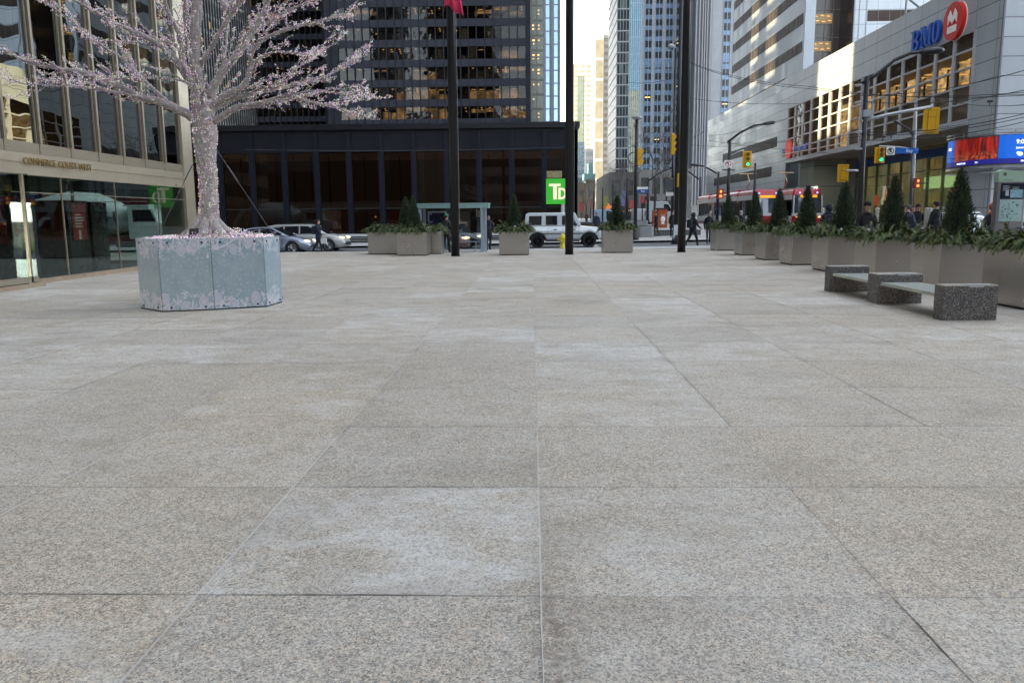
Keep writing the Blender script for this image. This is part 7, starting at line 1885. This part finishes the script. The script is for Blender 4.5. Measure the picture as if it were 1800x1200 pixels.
# bright banners and lit shop signs along the distant street
rn = random.Random(31)
for i, (pa, pb, ya, yb, Y, colr, em, lb) in enumerate((
 (1059, 1068, 344, 362, 130, (.22, .21, .05), 0, 'yellow banner far down the street'), (1092, 1101, 336, 362, 118, (.12, .15, .28), 0, 'blue and white banner right of the small conifer'),
 (1106, 1116, 352, 366, 116, (.26, .05, .04), .03, 'red lit shop sign left of the slim dark pole'), (1126, 1133, 345, 357, 90, (.30, .04, .05), .03, 'small dark red sign below the street plate'),
 (1018, 1026, 355, 372, 200, (.28, .06, .05), .03, 'red glowing sign beside the centre mast'), (1036, 1041, 350, 364, 170, (.28, .12, .10), .02, 'reddish banner right of the centre mast'),
 (1128, 1139, 345, 352, 96, (.02, .02, .02), 0, 'dark square signal back plate above the white van'), (1143, 1154, 345, 352, 96, (.02, .02, .02), 0, 'second dark square back plate above the white van'))):
    a, c_ = atY(pa, ya, Y), atY(pb, yb, Y); xm_ = (a.x+c_.x)/2; zg_ = gz(xm_, Y)
    t = thing('street_banner', (xm_, Y, zg_), lb, 'banner', 'banners and signs along the distant street')
    b = MB((xm_, Y, zg_)); b.box(a.x, c_.x, Y-.06, Y, c_.z, a.z); b.build('banner', P('banner_%d' % i, colr, .6, var=.4, scale=1.5, emit=colr if em else None, es=em*.7), t)
    b = MB((xm_, Y, zg_)); b.cyl((xm_, Y+.1, zg_), (xm_, Y+.1, a.z), .07, n=6); b.build('post', M_POLE, t)
q = atY(1068, 364, 140); o = tuple(q)
t = thing('road_sign', (q.x, 140, gz(q.x, 140)), 'orange diamond road works sign in the distance', 'sign'); s_ = .75; zz = q.z-t.location.z
b = MB(); b.prismf([(0, zz-s_), (s_, zz), (0, zz+s_), (-s_, zz)], lambda u, v, d: (u, -d, v), 0, .05); b.build('plate', P('works_orange', (.7, .22, .03), .5, emit=(1, .3, .05), es=.03), t); b = MB(); b.cyl((0, .05, 0), (0, .05, zz), .05, n=6); b.build('post', M_POLE, t)
# bare street trees
def street_tree(px, Y, h_, label, seed):
    rn = random.Random(seed); x = xat(px, Y); z = gz(x, Y)+.1; t = thing('street_tree', (x, Y, z), label, 'tree', 'bare street trees'); b = MB(); b.tube([(0, 0, 0), (.05, 0, h_*.35)], [.13, .10], 7); b.build('trunk', P('bark', (.06, .045, .03), .9), t)
    b = MB()
    def rec(p, d, L_, r_, lv):
        q = p+d*L_; b.tube([p, (p+q)/2+Vector((rn.uniform(-.1, .1), rn.uniform(-.1, .1), 0))*L_, q], [r_, r_*.8, r_*.6], 4, cap=False)
        if lv < 5:
            for k in range(rn.choice((2, 3)) if lv < 4 else 2): rec(q, (d+Vector((rn.uniform(-.8, .8), rn.uniform(-.8, .8), rn.uniform(-.1, .6)))).normalized(), L_*rn.uniform(.62, .82), max(.011, r_*.6), lv+1)
    for k in range(4): rec(Vector((.05, 0, h_*.33)), Vector((rn.uniform(-.6, .6), rn.uniform(-.6, .6), 1)).normalized(), h_*.20, .07, 0)
    b.build('crown', P('twig_grey', (.11, .095, .085), .9), t); return t
street_tree(1150, 80, 11, 'bare street tree in front of the tall pale stone tower', 5)
street_tree(1170, 95, 9, 'bare street tree right of the white van', 9)
street_tree(1099, 110, 9, 'bare street tree behind the small conifer between the masts', 14)
street_tree(1030, 150, 9, 'distant bare tree just right of the centre mast', 21)
# far street-level buildings closing the view
for pa, pb, Y, h_, colr, lb, nm_ in ((1070, 1122, 150, 9.5, (.10, .095, .09), 'low dark shop block with an entrance canopy at the foot of the grey-green tower', 'shop_block'), (1122, 1215, 170, 11, (.22, .215, .21), 'grey podium block at the foot of the pale stone tower', 'podium_block')):
    x0, x1 = xat(pa, Y), xat(pb, Y); t = thing(nm_, (x0, Y, 0), lb, 'building'); O_ = (x0, Y, 0); b = MB(O_); b.box(x0, x1, Y, Y+30, 0, h_); b.build('walls', P(nm_+'_wall', colr, .6, var=.3, scale=.5), t)
    b = MB(O_); k = x0+.5
    while k < x1-1.5: b.box(k, k+1.6, Y-.08, Y+.02, 1.2, h_*.42); b.box(k, k+1.6, Y-.08, Y+.02, h_*.55, h_*.85); k += 2.3
    b.build('windows', P('shop_window_mix', (.10, .10, .10), .2, .2, var=.8, scale=.8), t)
    b = MB(O_); k = x0+1; 
    while k < x1-1.5: 
        if rn.random() < .35: b.box(k, k+1.3, Y-.14, Y-.09, 2.0, 2.7)
        k += 2.3
    b.build('lit_signs', P('shop_sign_lit', (.6, .4, .2), .5, var=.5, scale=.4, emit=(1, .6, .3), es=.03), t)

# ------------------------------------------------------------------ towers behind and beside the camera, two of them added to shape the sunlight
def backtower(label, x0, x1, y0, y1, h_, col, win, seed):
    t = thing('office_block', (x0, y0, 0), label, 'building'); O_ = (x0, y0, 0); b = MB(O_); b.box(x0, x1, y0, y1, 0, h_); b.build('walls', P('block_wall_%d' % seed, col, .6, var=.1, scale=.2), t)
    b = MB(O_); k = 0; z = 5
    while z < min(h_-3, 140):
        b.box(x0-.05, x1+.05, y0-.05, y1+.05, z, z+1.9); z += 3.8
    b.build('window_bands', P('block_window_%d' % seed, win, .12, .5, var=.3, scale=.3), t)
    return t
backtower('tall stone office block behind the camera position', -60, 60, -95, -60, 48, (.36, .33, .29), (.10, .11, .12), 1)
tq = backtower('unseen dark slab added left beyond the lobby corner to block the sun', -43.2, -42, 34.5, 63.5, 200, (.09, .09, .10), (.10, .12, .14), 2)  # unseen sun blocker, its edge bounds the sun patch on the bank
b = MB(tuple(tq.location)); b.box(-43.2, -42, 69.5, 73.5, 0, 200); b.box(-43.2, -42, 78.5, 92, 0, 200); b.box(-43.1, -42.1, 63.5, 69.5, 0, 40); b.box(-43.1, -42.1, 73.5, 78.5, 0, 40)
for y0, y1 in ((63.5, 69.5), (73.5, 78.5)):
    k = 11
    while k < 54: b.box(-42.6, -42.5, y0, y1, 3.72*k, 3.72*k+1.5); k += 1
    y = y0+1.0
    while y < y1: b.box(-42.8, -42.65, y, y+.4, 40, 200); y += 1.7
b.build('sun_slot_lattice', P('sun_blocker_frame', (.2, .2, .2), .7), tq)  # unseen slab ends and lattice, added to break sunlight into gold patches
backtower('pale stone office block across the street to the right of the camera', 38, 80, -50, 24, 34, (.42, .38, .33), (.12, .13, .14), 3)
backtower('unseen mid-rise block added left beyond the tall tower to block low sun', -62, -46, -20, 34, 33, (.30, .28, .26), (.10, .11, .12), 4)  # unseen block added to keep sun off the lower bank wall
# ------------------------------------------------------------------ people
SKIN = P('skin', (.42, .25, .18), .55, var=.08, scale=6); SKIN2 = P('skin_tan', (.28, .16, .11), .55, var=.08, scale=6)
def cloth(name, col): return P('cloth_'+name, col, .85, var=.25, scale=7, bump=.2)
K_BLACK = cloth('black', (.010, .011, .014)); K_NAVY = cloth('navy', (.014, .018, .036)); K_CHAR = cloth('charcoal', (.035, .036, .042)); K_DENIM = cloth('denim', (.03, .04, .075)); K_BROWN = cloth('brown', (.06, .04, .03)); K_GREY = cloth('grey', (.16, .16, .17)); K_SHOE = cloth('shoe', (.02, .018, .016)); K_OL = cloth('olive', (.05, .055, .035))
def person(loc, heading, label, height=1.75, coat=K_BLACK, legs=K_BLACK, skin=SKIN, stride=.0, arms=((0, 0), (0, 0)), lean=0.0, hat=None, hood=None, pack=None, skirt=.0, hair=(.03, .022, .018), bag=None, scarf=None, headturn=0.0):
    """heading: direction faced, 0 = away from the camera (+Y). arms: per side (forward swing, elbow bend) in degrees"""
    t = thing('person', loc, label, 'person', None, heading); k = height/1.75
    V = []; E2 = []; Rr = []
    def v(p, r, parent=None):
        V.append(Vector(p)); Rr.append(r); i = len(V)-1
        if parent is not None: E2.append((parent, i))
        return i
    ln = Vector((0, math.sin(lean), 0))
    pel = v((0, 0, .95), (.155, .125)); sp_ = v((0, .01+lean*.2, 1.14), (.155, .125), pel); ch = v((0, .015+lean*.42, 1.33), (.19, .135), sp_); nk0 = v((0, .01+lean*.55, 1.46), (.10, .09), ch); nk = v((0, .02+lean*.6, 1.53), (.055, .058), nk0)
    hx_ = lean*.7
    hd0 = v((0, .035+hx_, 1.60), (.066, .075), nk); hd1 = v((0, .03+hx_, 1.67), (.078, .095), hd0); hd2 = v((0, .02+hx_, 1.735), (.062, .078), hd1)
    hands = []
    for s_, (sw, bend) in zip((-1, 1), arms):
        sh = v((s_*.17, lean*.48, 1.415), (.078, .078), nk0)
        a = R(sw); e = Vector((s_*.235, lean*.45+.29*math.sin(a), 1.415-.29*math.cos(a))); el = v(e, (.060, .060), sh)
        a2 = a+R(bend); d = Vector((-s_*.10*(bend > 50)-s_*.02, math.sin(a2), -math.cos(a2))).normalized(); wv_ = e+d*.25; wr = v(wv_, (.042, .042), el)
        pv_ = wv_+d*.065; pm = v(pv_, (.036, .024), wr); hands.append(pv_+d*.03)
        for f_, (off, L_) in enumerate(((-.027, .062), (-.009, .072), (.009, .068), (.026, .052))):
            k1 = v(pv_+d*.03+Vector((0, off, 0)), (.0095, .0095), pm); k2 = v(pv_+d*(.03+L_*.55)+Vector((-s_*.008, off, 0)), (.0085, .0085), k1); v(pv_+d*(.03+L_)+Vector((-s_*.024, off, 0)), (.0075, .0075), k2)
        th = v(pv_+Vector((-s_*.012, .034, -.004)), (.011, .011), pm); v(pv_+Vector((-s_*.028, .055, -.028)), (.009, .009), th)
    for s_ in (-1, 1):
        a = R(stride)*(s_); hp = v((s_*.095, 0, .90), (.105, .105), pel)
        kn = Vector((s_*.105, .43*math.sin(a*1.15), .90-.43*math.cos(a))); kk = v(kn, (.070, .072), hp)
        a2 = a-R(abs(stride)*.5+ (12 if s_*stride < 0 else 0)); an = kn+Vector((0, .41*math.sin(a2), -.41*math.cos(a2))); an.z = max(an.z, .075); aa = v(an, (.046, .048), kk)
        heel = v(an+Vector((0, -.035, -.035)), (.036, .034), aa); v(an+Vector((s_*.015, .13, -.042)), (.040, .028), aa)
    mz = min(p.z for p in V)-.03
    me = bpy.data.meshes.new('body'); me.from_pydata([(p.x*k, p.y*k, (p.z-mz)*k) for p in V], E2, []); o = bpy.data.objects.new('body_src', me); COL.objects.link(o)
    md = o.modifiers.new('s', 'SKIN'); md.use_smooth_shade = True
    for i, r_ in enumerate(Rr): me.skin_vertices[0].data[i].radius = (r_[0]*k, r_[1]*k)
    me.skin_vertices[0].data[0].use_root = True
    ss = o.modifiers.new('ss', 'SUBSURF'); ss.levels = 1; ss.render_levels = 1
    m2 = bpy.data.meshes.new_from_object(o.evaluated_get(bpy.context.evaluated_depsgraph_get())); bpy.data.objects.remove(o)
    for m_ in (coat, legs, skin, K_SHOE): m2.materials.append(m_)
    zk = lambda z: (z-mz)*k
    hv = [Vector((h.x*k, h.y*k, (h.z-mz)*k)) for h in hands]
    for f in m2.polygons:
        c = f.center
        if min((c-h).length for h in hv) < .115*k: f.material_index = 2
        elif c.z > zk(1.515): f.material_index = 2
        elif c.z < .10*k: f.material_index = 3
        elif c.z < zk(.90-skirt*.0) and abs(c.x) < .20*k: f.material_index = 1
        else: f.material_index = 0
        f.use_smooth = True
    bo = bpy.data.objects.new('body', m2); COL.objects.link(bo); bo.parent = t
    S = Matrix.Diagonal((k, k, k, 1)) @ Matrix.Translation((0, 0, -mz))
    HC = Vector((0, .03+hx_, 1.665))
    def part(b, name, m, smooth=True): b.xf(S); return b.build(name, m, t, smooth)
    # face
    b = MB(); b.add([HC+Vector(p) for p in ((-.012, .086, -.015), (.012, .086, -.015), (0, .118, -.022), (0, .088, .025), (0, .09, -.032))], [(0, 3, 2), (3, 1, 2), (0, 2, 4), (2, 1, 4)]); part(b, 'nose', skin)
    b = MB()
    for s_ in (-1, 1): b.ell(HC+Vector((s_*.03, .086, .018)), .011, .008, .007, 8, 5)
    b.box(-.022, .022, HC.y+.082, HC.y+.092, HC.z-.052, HC.z-.044); part(b, 'eyes_and_mouth', P('eye_dark', (.03, .018, .016), .4))
    b = MB()
    for s_ in (-1, 1): b.ell(HC+Vector((s_*.080, 0, -.005)), .012, .02, .032, 8, 6)
    part(b, 'ears', skin)
    if hood is None and hat is None or hair:
        b = MB(); b.ell(HC+Vector((0, -.016, .030)), .088, .100, .088, 14, 10); vs = b.v
        b.v = [(x, y, z) if y < HC.y+.035 or z > HC.z+.055 else (x, HC.y+.035, max(z, HC.z+.06)) for x, y, z in vs]
        part(b, 'hair', P('hair_%d' % int(hair[0]*1000), hair, .7, var=.3, scale=30))
    if hat: b = MB(); b.lathe(HC, [(.095, .028), (.100, .035), (.100, .062), (.094, .10), (.066, .132), (.03, .145), (.004, .147)], 16); b.v = [(x, HC.y+(y-HC.y)*1.12-.004, z) for x, y, z in b.v]; part(b, 'hat', hat)
    if hood:
        b = MB(); b.ell(HC+Vector((0, -.03, .018)), .118, .125, .128, 14, 10); b.v = [(x, min(y, HC.y+.045), z) for x, y, z in b.v]; part(b, 'hood', hood)
        b = MB(); b.lathe((0, lean*.6-.01, 1.49), [(.13, -.04), (.135, .02), (.11, .07), (.085, .08)], 14); part(b, 'collar', hood)
    else: b = MB(); b.lathe((0, .01+lean*.58, 1.49), [(.115, -.03), (.115, .02), (.085, .05), (.070, .05)], 14); part(b, 'collar', scarf or coat)
    # jacket skirt
    b = MB(); zl = .90-skirt; b.lathe((0, .0, 0), [(.185+.03*skirt, zl), (.19, (zl+1.0)/2), (.18, 1.08), (.165, 1.2)], 16); b.v = [(x, y*.80+lean*.35*clip(z-1, 0, 1), z) for x, y, z in b.v]; part(b, 'jacket_hem', coat)
    if pack:
        b = MB(); b.box(-.16, .16, -.33, -.14, 1.02, 1.46); b.v = [(x*(1-.15*(z > 1.3)), y+lean*.42, z) for x, y, z in b.v]; b.xf(S); q = b.build('backpack', pack, t, False, .05)
        b = MB(); 
        for s_ in (-1, 1): b.tube([(s_*.11, -.15+lean*.45, 1.44), (s_*.12, .0+lean*.5, 1.50), (s_*.13, .14+lean*.42, 1.36), (s_*.15, .10+lean*.3, 1.15)], .02, 5)
        part(b, 'straps', pack)
    if bag:
        h = hands[1] if bag == 1 else hands[0]
        b = MB(); b.box(h.x-.05, h.x+.05, h.y-.15, h.y+.15, h.z-.38, h.z-.10); b.tube([(h.x, h.y-.09, h.z-.10), (h.x, h.y, h.z-.01), (h.x, h.y+.09, h.z-.10)], .008, 4); b.xf(S); b.build('shopping_bag', P('white_bag', (.6, .6, .6), .5), t)
    return t
def pp(px, Y, pave=True):
    x = xat(px, Y); return (x, Y, gz(x, Y)+(.13 if pave else 0))
person((xat(558, 40.6), 40.6, gz(-11, 40.6)+.13), R(-90), 'person in dark coat crossing in front of the silver sedan, seen from the side', 1.66, K_NAVY, K_BLACK, stride=16, arms=((-15, 25), (20, 25)), pack=K_NAVY, skirt=.22, bag=1)
person((xat(784, 36.4), 36.4, -.0), R(-30), 'person with green hat and dark clothes by the bus shelter, left of the leftmost mast', 1.70, K_CHAR, K_BLACK, stride=6, arms=((25, 60), (5, 20)), hat=P('green_hat', (.03, .20, .09), .8), skirt=.1)
person(pp(858.5, 40.3), R(200), 'person in black waiting just right of the bus shelter', 1.72, K_BLACK, K_BLACK, stride=5, arms=((10, 40), (5, 15)), skirt=.25, hair=(.05, .03, .02))
person(pp(1048.5, 60.5), R(180), 'dark figure walking beyond the off-roader bonnet, left of the conifer', 1.78, K_NAVY, K_CHAR, stride=14, arms=((-15, 20), (18, 20)), skirt=.1)
person(pp(1153.5, 57.0), R(100), 'person in black standing before the orange kiosk', 1.70, K_BLACK, K_BROWN, stride=10, arms=((10, 30), (-10, 20)), hat=P('brown_hat', (.12, .05, .03), .8), skirt=.1)
person(pp(1182.5, 55), R(180), 'dark figure half hidden behind the signal pole at the corner', 1.75, K_BLACK, K_BLACK, stride=8, arms=((5, 20), (5, 20)), skirt=.2)
person((xat(1219, 42.6), 42.6, -.10), R(-60), 'tall hooded person with black backpack striding right of the rightmost mast', 1.80, K_BLACK, K_BLACK, stride=20, arms=((-10, 30), (18, 40)), hood=K_BLACK, pack=K_BLACK, skirt=.12)
person((xat(1246.5, 46.5), 46.5, -.05), R(180), 'bald person in dark jacket facing the camera before the streetcar', 1.78, K_BLACK, K_CHAR, skin=SKIN, stride=12, arms=((10, 20), (-10, 15)), hair=(.10, .06, .045), skirt=.1)
person((xat(1302, 44.5), 44.5, .0), R(-70), 'grey-haired person in black passing between the right row conifers', 1.80, K_BLACK, K_BLACK, stride=10, arms=((20, 50), (-10, 20)), hair=(.28, .27, .27), pack=K_CHAR, skirt=.1)
person((xat(1457, 28.0), 28.0, .03), R(-20), 'person in navy hooded jacket with backpack seen from behind by the row', 1.86, K_NAVY, K_BLACK, stride=8, arms=((5, 20), (5, 20)), hood=K_NAVY, pack=K_NAVY, skirt=.1)
person((xat(1524, 22.5), 22.5, .0), R(168), 'person in black beanie and black coat facing the camera behind the planters', 1.88, K_BLACK, K_BLACK, skin=SKIN, stride=6, arms=((8, 25), (8, 25)), hat=K_BLACK, skirt=.2, scarf=K_BLACK, hair=(.03, .02, .02))
person((xat(1611, 26.5), 26.5, .0), R(55), 'leaning person in dark coat holding a pink cup near the leaning post', 1.86, K_NAVY, K_CHAR, skin=P('pink_skin', (.45, .24, .22), .6), stride=10, arms=((60, 80), (55, 60)), lean=.35, skirt=.15, hair=(.07, .06, .055))
person((xat(1588, 40), 40, .0), R(180), 'small distant person in olive jacket between bollard and leaning post', 1.88, K_OL, K_BLACK, stride=4, arms=((5, 20), (5, 20)), skirt=.1)
person((xat(1605, 38), 38, .0), R(150), 'distant dark figure partly behind the leaning post', 1.90, K_BLACK, K_BLACK, stride=4, arms=((5, 20), (5, 20)), skirt=.1)
person((xat(1625, 33), 33.6, .0), R(170), 'person in black coat and cap, left of a pair near the big conifer', 1.92, K_BLACK, K_BLACK, stride=4, arms=((10, 40), (10, 40)), hat=K_BLACK, skirt=.2)
person((xat(1637, 33), 32.6, .0), R(20), 'tallest person in black coat, right of a pair near the big conifer', 2.0, K_BLACK, K_BLACK, stride=5, arms=((5, 20), (5, 20)), hat=K_BLACK, skirt=.25)
person((xat(1730, 22.5), 22.0, .0), R(-10), 'person in grey puffer with rust-orange fur hood and blue pack patch', 1.82, K_CHAR, K_BLACK, stride=8, arms=((8, 25), (8, 25)), hood=P('rust_hood', (.30, .085, .02), .9, var=.3, scale=20), pack=K_NAVY, skirt=.2, lean=.12)
person((xat(1735, 25.5), 25.0, .0), R(60), 'dark-haired person just behind the rust-orange hood', 1.94, K_BLACK, K_BLACK, stride=8, arms=((8, 25), (8, 25)), skirt=.1)
for i, (px, Y) in enumerate(((1070, 90), (1096, 84), (1106, 100), (1112, 96), (1031, 120))):
    person(pp(px, Y), R(180 if i % 2 else 0), ('tiny dark pedestrian left of the small conifer', 'tiny dark pedestrian right of the small conifer', 'tiny dark pedestrian near the red shop sign', 'tiny dark pedestrian close to the slim dark pole', 'tiny dark pedestrian right of the centre mast')[i], 1.75, (K_BLACK, K_NAVY, K_CHAR, K_BLACK, K_BROWN)[i], K_BLACK, stride=12, arms=((-12, 20), (12, 20)), skirt=.1)
